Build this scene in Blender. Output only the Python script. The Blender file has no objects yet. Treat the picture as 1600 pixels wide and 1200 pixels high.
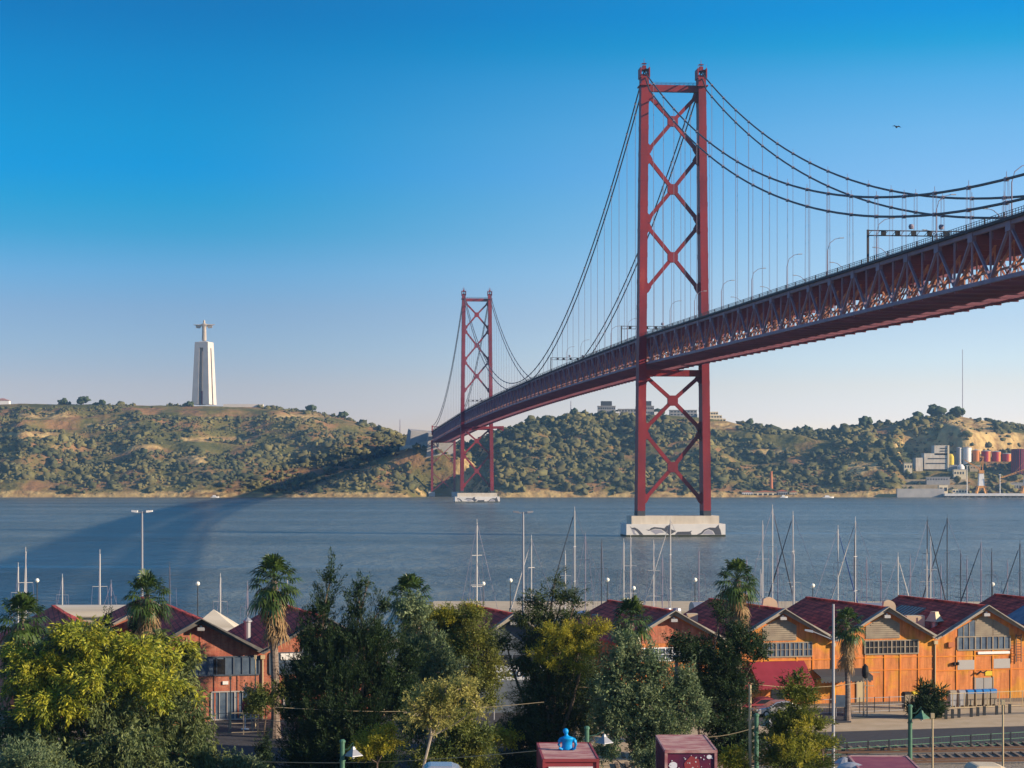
import bpy, math, random
import numpy as np
from mathutils import Vector, Matrix
from math import radians as R, sin, cos, pi, sqrt

rnd = random.Random(7)
rng = np.random.default_rng(11)
SC = bpy.context.scene
COL = SC.collection

# ------------------------------------------------------------------ camera
F = 3178.0; HC = 25.3                       # focal length in photo pixels, eye height
cd = bpy.data.cameras.new('camera'); cam = bpy.data.objects.new('camera', cd); COL.objects.link(cam)
cd.sensor_width = 36.0; cd.lens = 36.0 * F / 1600.0
cd.shift_y = 141.0 / 1600.0
cam.location = (0, 0, HC); cam.rotation_euler = (R(90), 0, 0)
cd.clip_start = 1.0; cd.clip_end = 30000
SC.camera = cam

# ------------------------------------------------------------------ light
SUN_EL, SUN_AZ = R(17.5), R(108)               # azimuth clockwise from +Y
to_sun = Vector((cos(SUN_EL) * sin(SUN_AZ), cos(SUN_EL) * cos(SUN_AZ), sin(SUN_EL)))
ld = bpy.data.lights.new('sun', 'SUN'); sun = bpy.data.objects.new('sun', ld); COL.objects.link(sun)
ld.energy = 5.0; ld.angle = R(0.5); ld.color = (1.0, 0.80, 0.57)
sun.rotation_euler = to_sun.to_track_quat('Z', 'Y').to_euler()
w = bpy.data.worlds.new('World'); SC.world = w; w.use_nodes = True
nt = w.node_tree; nt.nodes.clear()
def N(nt, t, **k):
    n = nt.nodes.new(t)
    for a, b in k.items(): setattr(n, a, b)
    return n
out = N(nt, 'ShaderNodeOutputWorld'); bg = N(nt, 'ShaderNodeBackground'); sky = N(nt, 'ShaderNodeTexSky')
sky.sky_type = 'NISHITA'; sky.sun_disc = False; sky.sun_elevation = SUN_EL; sky.sun_rotation = SUN_AZ
sky.air_density = 1.0; sky.dust_density = 0.6; sky.ozone_density = 2.0
tc = N(nt, 'ShaderNodeTexCoord'); mp = N(nt, 'ShaderNodeMapping'); mp.inputs['Scale'].default_value = (1, 1, 2.6)
nm = N(nt, 'ShaderNodeVectorMath', operation='NORMALIZE')
nt.links.new(tc.outputs['Generated'], mp.inputs['Vector']); nt.links.new(mp.outputs[0], nm.inputs[0])
nt.links.new(nm.outputs[0], sky.inputs['Vector'])
SKYL = [(0.028, 0.7537, 0.5516, 0.5923), (0.0434, 0.7958, 0.5937, 0.5918), (0.0618, 0.6854, 0.6481, 0.6765), (0.0802, 0.6163, 0.6705, 0.7372), (0.0985, 0.4301, 0.7446, 0.8662), (0.1167, 0.168, 0.7493, 0.8925), (0.1317, 0.061, 0.773, 0.9554), (0.1467, 0.0065, 0.7782, 1.076), (0.1645, 0.0065, 0.7964, 1.0707), (0.1939, 0.0065, 0.7414, 1.0645), (0.2198, 0.0065, 0.6356, 0.9937)]
SKYR = [(0.028, 1.4581, 1.1013, 1.1324), (0.0433, 1.6205, 1.1709, 1.0177), (0.0555, 1.5835, 1.2768, 1.118), (0.0739, 1.4974, 1.27, 1.1451), (0.0982, 1.4007, 1.3735, 1.2721), (0.1223, 1.2335, 1.3969, 1.3882), (0.1462, 1.0001, 1.3893, 1.4802), (0.164, 0.8229, 1.3993, 1.5073), (0.1874, 0.4416, 1.3235, 1.5153), (0.2048, 0.0605, 1.2003, 1.4086), (0.2192, 0.0065, 1.0676, 1.4905)]

HAZE_C = (0.34, 0.64, 1.0, 1); HAZE_D = 0.00007
sep = N(nt, 'ShaderNodeSeparateXYZ'); nt.links.new(tc.outputs['Generated'], sep.inputs[0])
def sky_ramp(tab):
    """colour multiplier on the sky by elevation above the horizon"""
    r = N(nt, 'ShaderNodeValToRGB'); nt.links.new(sep.outputs['Z'], r.inputs[0]); c = r.color_ramp
    t0, t1 = tab[0], tab[-1]
    c.elements[0].position = 0.0; c.elements[0].color = (t0[1] / 8, t0[2] / 8, t0[3] / 8, 1)
    c.elements[1].position = 0.8; c.elements[1].color = (0.10, 0.13, 0.16, 1)
    for z, a, b_, d in tab + [(0.36, t1[1] * .6 + .25, t1[2] * .95, t1[3] * .9)]:
        e = c.elements.new(z); e.color = (a / 8, b_ / 8, d / 8, 1)
    return r
rl_, rr_ = sky_ramp(SKYL), sky_ramp(SKYR)
azm = N(nt, 'ShaderNodeMath', operation='DIVIDE'); nt.links.new(sep.outputs['X'], azm.inputs[0]); nt.links.new(sep.outputs['Y'], azm.inputs[1])
azr = N(nt, 'ShaderNodeMapRange', interpolation_type='SMOOTHSTEP'); azr.inputs['From Min'].default_value = -0.18; azr.inputs['From Max'].default_value = 0.26
nt.links.new(azm.outputs[0], azr.inputs['Value'])
ramp = N(nt, 'ShaderNodeMix', data_type='RGBA'); nt.links.new(azr.outputs[0], ramp.inputs['Factor']); nt.links.new(rl_.outputs[0], ramp.inputs['A']); nt.links.new(rr_.outputs[0], ramp.inputs['B'])
gain = N(nt, 'ShaderNodeVectorMath', operation='SCALE'); gain.inputs['Scale'].default_value = 8.0; nt.links.new(ramp.outputs['Result'], gain.inputs[0])
mul = N(nt, 'ShaderNodeMix', data_type='RGBA', blend_type='MULTIPLY'); mul.inputs['Factor'].default_value = 1.0
nt.links.new(sky.outputs[0], mul.inputs['A']); nt.links.new(gain.outputs[0], mul.inputs['B'])
nt.links.new(mul.outputs['Result'], bg.inputs['Color']); bg.inputs['Strength'].default_value = 0.12
nt.links.new(bg.outputs[0], out.inputs['Surface'])
SC.view_settings.view_transform = 'Standard'; SC.view_settings.look = 'None'
SC.view_settings.exposure = 0.75; SC.view_settings.gamma = 1.0
SC.cycles.use_denoising = True
SC.cycles.max_bounces = 5; SC.cycles.diffuse_bounces = 2; SC.cycles.glossy_bounces = 2
SC.cycles.transmission_bounces = 2; SC.cycles.volume_bounces = 0; SC.cycles.transparent_max_bounces = 4

# ------------------------------------------------------------------ materials
MATS = {}
def mat(name, c1, c2=None, rough=0.8, scale=1.0, metal=0.0, spec=0.3, bump=0.0, bscale=None, detail=5, c3=None, lo=0.35, hi=0.65, stretch=None, trans=0.0, island=0.0):
    """Principled with a noise mix between two (three) colours; optional bump, leaf translucency and random value per leaf."""
    m = bpy.data.materials.new(name); m.use_nodes = True; t = m.node_tree; b = t.nodes['Principled BSDF']
    b.inputs['Roughness'].default_value = rough; b.inputs['Metallic'].default_value = metal
    b.inputs['Specular IOR Level'].default_value = spec
    tcn = N(t, 'ShaderNodeTexCoord'); src = tcn.outputs['Object']
    if stretch:
        mpn = N(t, 'ShaderNodeMapping'); mpn.inputs['Scale'].default_value = stretch
        t.links.new(src, mpn.inputs['Vector']); src = mpn.outputs[0]
    col = None
    if c2 is not None:
        nz = N(t, 'ShaderNodeTexNoise'); nz.inputs['Scale'].default_value = scale; nz.inputs['Detail'].default_value = detail
        t.links.new(src, nz.inputs['Vector'])
        rp = N(t, 'ShaderNodeValToRGB'); t.links.new(nz.outputs['Fac'], rp.inputs[0])
        rp.color_ramp.elements[0].position = lo; rp.color_ramp.elements[0].color = (*c1, 1)
        rp.color_ramp.elements[1].position = hi; rp.color_ramp.elements[1].color = (*c2, 1)
        if c3 is not None:
            e = rp.color_ramp.elements.new(min(0.99, hi + 0.08)); e.color = (*c3, 1)
        col = rp.outputs[0]
    else:
        b.inputs['Base Color'].default_value = (*c1, 1)
    if island > 0:
        gi = N(t, 'ShaderNodeNewGeometry'); mr = N(t, 'ShaderNodeMapRange')
        mr.inputs['To Min'].default_value = 1 - island; mr.inputs['To Max'].default_value = 1 + island
        t.links.new(gi.outputs['Random Per Island'], mr.inputs['Value'])
        hs = N(t, 'ShaderNodeHueSaturation'); t.links.new(mr.outputs[0], hs.inputs['Value'])
        if col is not None: t.links.new(col, hs.inputs['Color'])
        else: hs.inputs['Color'].default_value = (*c1, 1)
        col = hs.outputs[0]
    if col is not None: t.links.new(col, b.inputs['Base Color'])
    if bump > 0:
        n2 = N(t, 'ShaderNodeTexNoise'); n2.inputs['Scale'].default_value = bscale or scale * 4; n2.inputs['Detail'].default_value = 4
        t.links.new(src, n2.inputs['Vector'])
        bp = N(t, 'ShaderNodeBump'); bp.inputs['Strength'].default_value = bump; bp.inputs['Distance'].default_value = 0.1
        t.links.new(n2.outputs['Fac'], bp.inputs['Height']); t.links.new(bp.outputs[0], b.inputs['Normal'])
    if trans > 0:
        tl = N(t, 'ShaderNodeBsdfTranslucent'); mx = N(t, 'ShaderNodeMixShader'); mx.inputs[0].default_value = trans
        if col is not None: t.links.new(col, tl.inputs['Color'])
        else: tl.inputs['Color'].default_value = (*c1, 1)
        o = t.nodes['Material Output']
        t.links.new(b.outputs[0], mx.inputs[1]); t.links.new(tl.outputs[0], mx.inputs[2]); t.links.new(mx.outputs[0], o.inputs['Surface'])
    MATS[name] = m
    return m

def brick_mat(name, c1, c2, mortar, scale=4.0, bw=0.5, rh=0.25, msize=0.02, blot=None, rough=0.85):
    m = bpy.data.materials.new(name); m.use_nodes = True; t = m.node_tree; b = t.nodes['Principled BSDF']
    b.inputs['Roughness'].default_value = rough; b.inputs['Specular IOR Level'].default_value = 0.2
    tcn = N(t, 'ShaderNodeTexCoord'); sp = N(t, 'ShaderNodeSeparateXYZ'); cb = N(t, 'ShaderNodeCombineXYZ')
    ad = N(t, 'ShaderNodeMath', operation='ADD')
    t.links.new(tcn.outputs['Object'], sp.inputs[0]); t.links.new(sp.outputs['X'], ad.inputs[0]); t.links.new(sp.outputs['Y'], ad.inputs[1])
    t.links.new(ad.outputs[0], cb.inputs['X']); t.links.new(sp.outputs['Z'], cb.inputs['Y'])
    br = N(t, 'ShaderNodeTexBrick'); br.inputs['Scale'].default_value = scale
    br.inputs['Color1'].default_value = (*c1, 1); br.inputs['Color2'].default_value = (*c2, 1); br.inputs['Mortar'].default_value = (*mortar, 1)
    br.inputs['Brick Width'].default_value = bw; br.inputs['Row Height'].default_value = rh; br.inputs['Mortar Size'].default_value = msize
    t.links.new(cb.outputs[0], br.inputs['Vector'])
    col = br.outputs['Color']
    if blot:
        nz = N(t, 'ShaderNodeTexNoise'); nz.inputs['Scale'].default_value = 0.45; nz.inputs['Detail'].default_value = 6
        t.links.new(tcn.outputs['Object'], nz.inputs['Vector'])
        rp = N(t, 'ShaderNodeValToRGB'); rp.color_ramp.elements[0].position = 0.5; rp.color_ramp.elements[1].position = 0.6
        t.links.new(nz.outputs['Fac'], rp.inputs[0])
        mx = N(t, 'ShaderNodeMix', data_type='RGBA'); mx.inputs['B'].default_value = (*blot, 1)
        mu = N(t, 'ShaderNodeMath', operation='MULTIPLY'); mu.inputs[1].default_value = 0.65
        t.links.new(rp.outputs[0], mu.inputs[0]); t.links.new(mu.outputs[0], mx.inputs['Factor'])
        t.links.new(col, mx.inputs['A']); col = mx.outputs['Result']
    ms_ = N(t, 'ShaderNodeMapping'); ms_.inputs['Scale'].default_value = (1.6, 1.6, 0.22); t.links.new(tcn.outputs['Object'], ms_.inputs['Vector'])
    ns_ = N(t, 'ShaderNodeTexNoise'); ns_.inputs['Scale'].default_value = 1.3; ns_.inputs['Detail'].default_value = 9; ns_.inputs['Roughness'].default_value = 0.7; t.links.new(ms_.outputs[0], ns_.inputs['Vector'])
    mr_ = N(t, 'ShaderNodeMapRange'); mr_.inputs['From Min'].default_value = 0.3; mr_.inputs['From Max'].default_value = 0.62; mr_.inputs['To Min'].default_value = 0.5; mr_.inputs['To Max'].default_value = 1.08
    t.links.new(ns_.outputs['Fac'], mr_.inputs['Value']); hv_ = N(t, 'ShaderNodeHueSaturation'); t.links.new(mr_.outputs[0], hv_.inputs['Value']); t.links.new(col, hv_.inputs['Color']); col = hv_.outputs[0]
    t.links.new(col, b.inputs['Base Color'])
    bp = N(t, 'ShaderNodeBump'); bp.inputs['Strength'].default_value = 0.3; bp.inputs['Distance'].default_value = 0.02; bp.invert = True
    t.links.new(br.outputs['Fac'], bp.inputs['Height']); t.links.new(bp.outputs[0], b.inputs['Normal'])
    MATS[name] = m
    return m

def tile_mat(name, c1, c2, c3):
    """clay roof tiles: courses run along the roof's local Y, each course a step; colour varies tile by tile"""
    m = bpy.data.materials.new(name); m.use_nodes = True; t = m.node_tree; b = t.nodes['Principled BSDF']
    b.inputs['Roughness'].default_value = 0.75; b.inputs['Specular IOR Level'].default_value = 0.25
    tcn = N(t, 'ShaderNodeTexCoord'); sp = N(t, 'ShaderNodeSeparateXYZ'); cb = N(t, 'ShaderNodeCombineXYZ')
    t.links.new(tcn.outputs['Object'], sp.inputs[0]); t.links.new(sp.outputs['Y'], cb.inputs['X']); t.links.new(sp.outputs['X'], cb.inputs['Y'])
    br = N(t, 'ShaderNodeTexBrick'); br.inputs['Scale'].default_value = 1.0; br.offset = 0.5
    br.inputs['Brick Width'].default_value = 0.9; br.inputs['Row Height'].default_value = 0.42; br.inputs['Mortar Size'].default_value = 0.035
    br.inputs['Color1'].default_value = (*c1, 1); br.inputs['Color2'].default_value = (*c2, 1); br.inputs['Mortar'].default_value = (*c3, 1)
    t.links.new(cb.outputs[0], br.inputs['Vector'])
    nz = N(t, 'ShaderNodeTexNoise'); nz.inputs['Scale'].default_value = 0.9; nz.inputs['Detail'].default_value = 6
    t.links.new(tcn.outputs['Object'], nz.inputs['Vector'])
    hs = N(t, 'ShaderNodeHueSaturation'); mr = N(t, 'ShaderNodeMapRange'); mr.inputs['To Min'].default_value = 0.45; mr.inputs['To Max'].default_value = 1.7
    mr.inputs['From Min'].default_value = 0.3; mr.inputs['From Max'].default_value = 0.7
    t.links.new(nz.outputs['Fac'], mr.inputs['Value']); t.links.new(mr.outputs[0], hs.inputs['Value']); t.links.new(br.outputs['Color'], hs.inputs['Color'])
    t.links.new(hs.outputs[0], b.inputs['Base Color'])
    bp = N(t, 'ShaderNodeBump'); bp.inputs['Strength'].default_value = 0.8; bp.inputs['Distance'].default_value = 0.06; bp.invert = True
    t.links.new(br.outputs['Fac'], bp.inputs['Height']); t.links.new(bp.outputs[0], b.inputs['Normal'])
    MATS[name] = m
    return m

mat('bridge_red', (0.135, 0.009, 0.017), (0.22, 0.015, 0.022), rough=0.55, scale=0.15, spec=0.4, detail=10, c3=(0.30, 0.04, 0.03), stretch=(1, 1, .35))
mat('frame_maroon', (0.17, 0.065, 0.10), (0.24, 0.09, 0.13), rough=0.6, scale=0.15)
mat('truss_grey', (0.20, 0.145, 0.21), (0.27, 0.20, 0.27), rough=0.6, scale=0.2)
mat('deck_dark', (0.05, 0.045, 0.055), rough=0.8)
mat('inner_red', (0.30, 0.10, 0.075), (0.50, 0.26, 0.17), rough=0.6, scale=0.3)
mat('cable_grey', (0.05, 0.05, 0.06), rough=0.5)
mat('hanger_grey', (0.22, 0.2, 0.26), rough=0.5)
mat('concrete_pale', (0.62, 0.56, 0.47), (0.48, 0.42, 0.34), rough=0.9, scale=0.35, detail=8, stretch=(1, 1, 0.25))
mat('concrete_white', (0.58, 0.57, 0.56), (0.66, 0.64, 0.62), rough=0.85, scale=0.2)
mat('mural_dark', (0.07, 0.075, 0.095), rough=0.8)
mat('mural_white', (0.75, 0.76, 0.8), rough=0.8)
mat('mural_grey', (0.3, 0.3, 0.36), rough=0.8)
mat('algae', (0.03, 0.035, 0.02), rough=0.7)
mat('concrete_grey', (0.33, 0.32, 0.31), (0.42, 0.4, 0.38), rough=0.9, scale=0.1)
mat('statue_stone', (0.42, 0.36, 0.3), (0.5, 0.43, 0.35), rough=0.85, scale=0.3)
mat('pedestal_concrete', (0.52, 0.48, 0.44), (0.60, 0.55, 0.50), rough=0.9, scale=0.08)
mat('red_cloth', (0.35, 0.08, 0.1), rough=0.8)
mat('roof_dark', (0.05, 0.055, 0.065), rough=0.8)
mat('white_paint', (0.75, 0.73, 0.7), rough=0.5)
mat('cream_paint', (0.62, 0.52, 0.34), (0.68, 0.58, 0.4), rough=0.7, scale=0.5)
mat('grey_wall', (0.25, 0.25, 0.26), (0.32, 0.31, 0.3), rough=0.8, scale=0.4)
mat('glass_dark', (0.025, 0.03, 0.04), rough=0.15, spec=0.6)
mat('glass_blue', (0.06, 0.09, 0.14), (0.11, 0.15, 0.2), rough=0.25, spec=0.5, scale=1.2)
mat('silo_orange', (0.55, 0.17, 0.04), (0.6, 0.22, 0.06), rough=0.7, scale=0.05)
mat('silo_red', (0.42, 0.03, 0.05), rough=0.7)
mat('crane_orange', (0.6, 0.27, 0.06), rough=0.6)
mat('silver_grey', (0.42, 0.42, 0.43), rough=0.35, metal=0.4)
mat('galvanised', (0.30, 0.31, 0.34), rough=0.45, metal=0.3)
mat('dark_metal', (0.04, 0.045, 0.05), rough=0.5)
mat('green_metal', (0.05, 0.13, 0.09), (0.07, 0.17, 0.11), rough=0.55, scale=3)
mat('mast_white', (0.50, 0.48, 0.46), rough=0.35)
mat('mast_dark', (0.05, 0.06, 0.08), rough=0.4)
mat('sail_blue', (0.02, 0.06, 0.2), rough=0.8)
mat('hull_white', (0.75, 0.75, 0.74), rough=0.3, spec=0.5)
mat('hull_navy', (0.02, 0.04, 0.1), rough=0.3, spec=0.5)
mat('teak', (0.28, 0.17, 0.09), rough=0.7)
mat('bark', (0.10, 0.07, 0.05), (0.17, 0.13, 0.1), rough=0.95, scale=3, bump=0.5)
mat('bark_pale', (0.28, 0.23, 0.18), (0.38, 0.33, 0.27), rough=0.9, scale=3)
mat('bark_orange', (0.36, 0.17, 0.08), (0.28, 0.15, 0.09), rough=0.9, scale=3)
mat('palm_bark', (0.13, 0.10, 0.085), (0.25, 0.2, 0.17), rough=0.95, scale=2.0, bump=0.8, bscale=5, stretch=(1, 1, 4))
mat('leaf_willow_sunlit', (0.20, 0.25, 0.03), (0.42, 0.40, 0.035), rough=0.55, scale=0.9, trans=0.4, island=0.5, lo=0.4, hi=0.6)  # sunlight painted into the leaf colour of the weeping tree's top
mat('leaf_willow_shaded', (0.07, 0.11, 0.045), (0.16, 0.19, 0.06), rough=0.6, scale=0.5, trans=0.3, island=0.35)  # same tree's leaves, darker tone painted for its shaded lower crown
mat('leaf_dark', (0.014, 0.034, 0.012), (0.03, 0.06, 0.016), rough=0.65, scale=0.6, trans=0.2, island=0.4)
mat('leaf_olive', (0.08, 0.12, 0.03), (0.20, 0.20, 0.03), rough=0.6, scale=0.4, trans=0.3, island=0.4)
mat('leaf_grey', (0.09, 0.14, 0.065), (0.18, 0.23, 0.11), rough=0.6, scale=0.5, trans=0.3, island=0.4)
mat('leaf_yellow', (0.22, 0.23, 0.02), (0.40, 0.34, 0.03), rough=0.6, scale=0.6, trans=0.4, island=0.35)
mat('leaf_yellowpale', (0.3, 0.3, 0.08), (0.42, 0.38, 0.12), rough=0.6, scale=0.6, trans=0.4, island=0.35)
mat('leaf_pine', (0.022, 0.045, 0.015), (0.05, 0.075, 0.02), rough=0.65, scale=0.28, trans=0.2, island=0.35)
mat('leaf_conifer', (0.045, 0.075, 0.015), (0.16, 0.18, 0.02), rough=0.65, scale=0.5, trans=0.3, island=0.35)
mat('palm_leaf', (0.025, 0.06, 0.015), (0.07, 0.11, 0.02), rough=0.4, scale=0.8, spec=0.5, trans=0.25, island=0.35)
mat('palm_dead', (0.22, 0.14, 0.07), (0.34, 0.24, 0.13), rough=0.9, scale=1.5, trans=0.2, island=0.3)
mat('wall_orange', (0.62, 0.20, 0.035), (0.66, 0.24, 0.035), rough=0.85, scale=0.5, c3=(0.64, 0.30, 0.02), lo=0.45, hi=0.56, detail=7)
brick_mat('wall_brick', (0.42, 0.12, 0.07), (0.52, 0.18, 0.10), (0.36, 0.2, 0.15), scale=1.6, bw=0.5, rh=0.2, msize=0.03, blot=(0.36, 0.1, 0.07))
brick_mat('wall_orange_brick', (0.60, 0.20, 0.065), (0.62, 0.23, 0.075), (0.58, 0.24, 0.10), scale=1.6, bw=0.5, rh=0.2, msize=0.02, blot=(0.62, 0.30, 0.035))
tile_mat('roof_tiles', (0.50, 0.075, 0.045), (0.34, 0.05, 0.036), (0.13, 0.028, 0.024))
mat('verge_board', (0.23, 0.22, 0.2), (0.34, 0.31, 0.27), rough=0.85, scale=1.5)
mat('verge_dark', (0.09, 0.09, 0.095), (0.15, 0.14, 0.13), rough=0.85, scale=1.5)
mat('louver_grey', (0.24, 0.2, 0.16), (0.3, 0.26, 0.2), rough=0.8, scale=1.2)
mat('trim_cream', (0.45, 0.36, 0.22), rough=0.8)
mat('awning_red', (0.20, 0.018, 0.035), (0.24, 0.025, 0.045), rough=0.8, scale=1)
mat('blue_grey_wall', (0.06, 0.08, 0.11), (0.09, 0.11, 0.14), rough=0.8, scale=0.8)
mat('duct_cream', (0.55, 0.45, 0.3), (0.62, 0.52, 0.36), rough=0.6, scale=1)
mat('skylight', (0.25, 0.3, 0.3), (0.33, 0.37, 0.35), rough=0.3, scale=1, spec=0.5)
mat('blue_paint', (0.02, 0.16, 0.42), rough=0.5)
mat('statue_blue', (0.0, 0.26, 0.62), rough=0.45)
mat('yellow_paint', (0.6, 0.45, 0.03), rough=0.6)
mat('car_silver', (0.5, 0.5, 0.5), rough=0.25, metal=0.6, spec=0.6)
mat('rubber', (0.02, 0.02, 0.02), rough=0.9)
mat('roof_pink', (0.50, 0.34, 0.31), (0.33, 0.13, 0.14), rough=0.75, scale=1.6, detail=10, stretch=(0.6, 3, 1), lo=0.4, hi=0.58)
mat('container_red', (0.30, 0.045, 0.055), (0.24, 0.04, 0.045), rough=0.6, scale=1)
mat('container_purple', (0.07, 0.012, 0.05), (0.14, 0.015, 0.045), rough=0.6, scale=0.7)
mat('container_purple_roof', (0.22, 0.06, 0.10), (0.28, 0.09, 0.12), rough=0.65, scale=1.2)
mat('sign_white', (0.72, 0.74, 0.78), rough=0.6)
mat('ink', (0.01, 0.01, 0.012), rough=0.6)
mat('asphalt', (0.045, 0.045, 0.05), (0.06, 0.06, 0.065), rough=0.85, scale=2, detail=8)
mat('gravel', (0.20, 0.165, 0.12), (0.36, 0.30, 0.23), rough=0.95, scale=3.5, detail=10, bump=0.8, bscale=8)
mat('sand_path', (0.42, 0.32, 0.2), (0.5, 0.39, 0.26), rough=0.95, scale=0.6, detail=8)
mat('ground_near', (0.22, 0.19, 0.15), (0.14, 0.13, 0.11), rough=0.95, scale=0.12, detail=9, c3=(0.07, 0.1, 0.04))
mat('sleeper', (0.20, 0.155, 0.115), rough=0.95)
mat('rail_rust', (0.13, 0.075, 0.05), rough=0.6)
mat('rock_pale', (0.42, 0.34, 0.22), (0.28, 0.22, 0.14), rough=0.95, scale=0.15, detail=8)
mat('chimney_brick', (0.42, 0.15, 0.07), rough=0.9)
mat('quay_stone', (0.46, 0.37, 0.25), (0.55, 0.45, 0.31), rough=0.9, scale=0.3)
mat('white_roof', (0.42, 0.36, 0.27), (0.60, 0.54, 0.44), rough=0.7, scale=0.2, stretch=(0.3, 4, 1))
mat('lamp_glass', (0.85, 0.82, 0.72), rough=0.3)
mat('bird_feather', (0.1, 0.1, 0.11), rough=0.8)
mat('scrub_leaf', (0.04, 0.05, 0.02), (0.14, 0.125, 0.045), rough=0.9, scale=0.018, detail=10, island=0.32, lo=0.38, hi=0.62)
mat('crest_leaf', (0.03, 0.05, 0.022), (0.055, 0.075, 0.03), rough=0.85, scale=0.1)
M = MATS

# ------------------------------------------------------------------ helpers
ORG = {}
def tag(o, label=None, cat=None, group=None, kind=None):
    if label: o['label'] = label
    if cat: o['category'] = cat
    if group: o['group'] = group
    if kind: o['kind'] = kind
    return o
def empty(name, loc, label, cat, group=None, rz=0.0):
    o = bpy.data.objects.new(name, None); COL.objects.link(o); o.location = loc; o.rotation_euler = (0, 0, rz)
    o.empty_display_size = 0.5
    ORG[o.name] = Vector((0, 0, 0)) if rz else Vector(loc)
    return tag(o, label, cat, group)
def link_mesh(name, me, parent=None, loc=None):
    o = bpy.data.objects.new(name, me); COL.objects.link(o)
    if parent is not None: o.parent = parent; ORG[o.name] = ORG[parent.name]
    else: ORG[o.name] = Vector(loc) if loc is not None else Vector((0, 0, 0)); o.location = ORG[o.name]
    return o
def copy_tree(o, parent=None):
    c = o.copy(); COL.objects.link(c)
    if parent is not None: c.parent = parent
    for ch in list(CH.get(o.name, [])):
        cc = copy_tree(ch, c); CH.setdefault(c.name, []).append(cc)
    return c
CH = {}
class MB:
    def __init__(s): s.v = []; s.f = []; s.m = []; s.mi = 0
    def add(s, vs, fs):
        b = len(s.v); s.v.extend([tuple(p) for p in vs]); s.f.extend([tuple(b + i for i in f) for f in fs]); s.m.extend([s.mi] * len(fs)); return s
    def box(s, x0, x1, y0, y1, z0, z1):
        vs = [(x0, y0, z0), (x1, y0, z0), (x1, y1, z0), (x0, y1, z0), (x0, y0, z1), (x1, y0, z1), (x1, y1, z1), (x0, y1, z1)]
        return s.add(vs, [(0, 3, 2, 1), (4, 5, 6, 7), (0, 1, 5, 4), (1, 2, 6, 5), (2, 3, 7, 6), (3, 0, 4, 7)])
    def hexa(s, b, t):
        return s.add(list(b) + list(t), [(0, 3, 2, 1), (4, 5, 6, 7), (0, 1, 5, 4), (1, 2, 6, 5), (2, 3, 7, 6), (3, 0, 4, 7)])
    def beam(s, p0, p1, w, h, up=(0, 0, 1), w1=None, h1=None):
        p0, p1 = Vector(p0), Vector(p1); d = (p1 - p0).normalized(); up = Vector(up)
        if abs(d.dot(up)) > 0.98: up = Vector((0, 1, 0))
        a = d.cross(up).normalized(); b = a.cross(d).normalized()
        w1 = w if w1 is None else w1; h1 = h if h1 is None else h1
        q = lambda p, w, h: [p + a * (sx * w / 2) + b * (sy * h / 2) for sx, sy in ((-1, -1), (1, -1), (1, 1), (-1, 1))]
        return s.hexa(q(p0, w, h), q(p1, w1, h1))
    def cyl(s, p0, p1, r0, r1=None, n=8, cap=True):
        p0, p1 = Vector(p0), Vector(p1); d = (p1 - p0).normalized(); up = Vector((0, 0, 1)) if abs(d.z) < 0.98 else Vector((0, 1, 0))
        a = d.cross(up).normalized(); b = a.cross(d).normalized(); r1 = r0 if r1 is None else r1
        vs = [p + (a * cos(2 * pi * i / n) + b * sin(2 * pi * i / n)) * r for p, r in ((p0, r0), (p1, r1)) for i in range(n)]
        fs = [(i, (i + 1) % n, n + (i + 1) % n, n + i) for i in range(n)]
        if cap: fs += [tuple(reversed(range(n))), tuple(range(n, 2 * n))]
        return s.add(vs, fs)
    def tube(s, pts, r, n=6):
        """one continuous tube through the points; r a number or a list"""
        pts = [Vector(p) for p in pts]; k = len(pts); rs = r if isinstance(r, (list, tuple)) else [r] * k
        vs = []
        for i, p in enumerate(pts):
            d = (pts[min(k - 1, i + 1)] - pts[max(0, i - 1)]).normalized(); up = Vector((0, 0, 1)) if abs(d.z) < 0.95 else Vector((0, 1, 0))
            a = d.cross(up).normalized(); b = a.cross(d).normalized()
            vs += [p + (a * cos(2 * pi * j / n) + b * sin(2 * pi * j / n)) * rs[i] for j in range(n)]
        fs = [(i * n + j, i * n + (j + 1) % n, (i + 1) * n + (j + 1) % n, (i + 1) * n + j) for i in range(k - 1) for j in range(n)]
        fs += [tuple(reversed(range(n))), tuple(range((k - 1) * n, k * n))]
        return s.add(vs, fs)
    def lathe(s, prof, c=(0, 0, 0), n=12):
        vs = [(c[0] + r * cos(2 * pi * j / n), c[1] + r * sin(2 * pi * j / n), c[2] + z) for r, z in prof for j in range(n)]
        k = len(prof)
        fs = [(i * n + j, i * n + (j + 1) % n, (i + 1) * n + (j + 1) % n, (i + 1) * n + j) for i in range(k - 1) for j in range(n)]
        fs += [tuple(reversed(range(n))), tuple(range((k - 1) * n, k * n))]
        return s.add(vs, fs)
    def prism(s, poly, o, ax, ay, d):
        """flat polygon (list of (a,b)) at o with axes ax, ay, extruded by vector d"""
        o, ax, ay, d = Vector(o), Vector(ax), Vector(ay), Vector(d); n = len(poly)
        b = [o + ax * p[0] + ay * p[1] for p in poly]; t = [p + d for p in b]
        return s.add(b + t, [tuple(reversed(range(n))), tuple(range(n, 2 * n))] + [(i, (i + 1) % n, n + (i + 1) % n, n + i) for i in range(n)])
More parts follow.
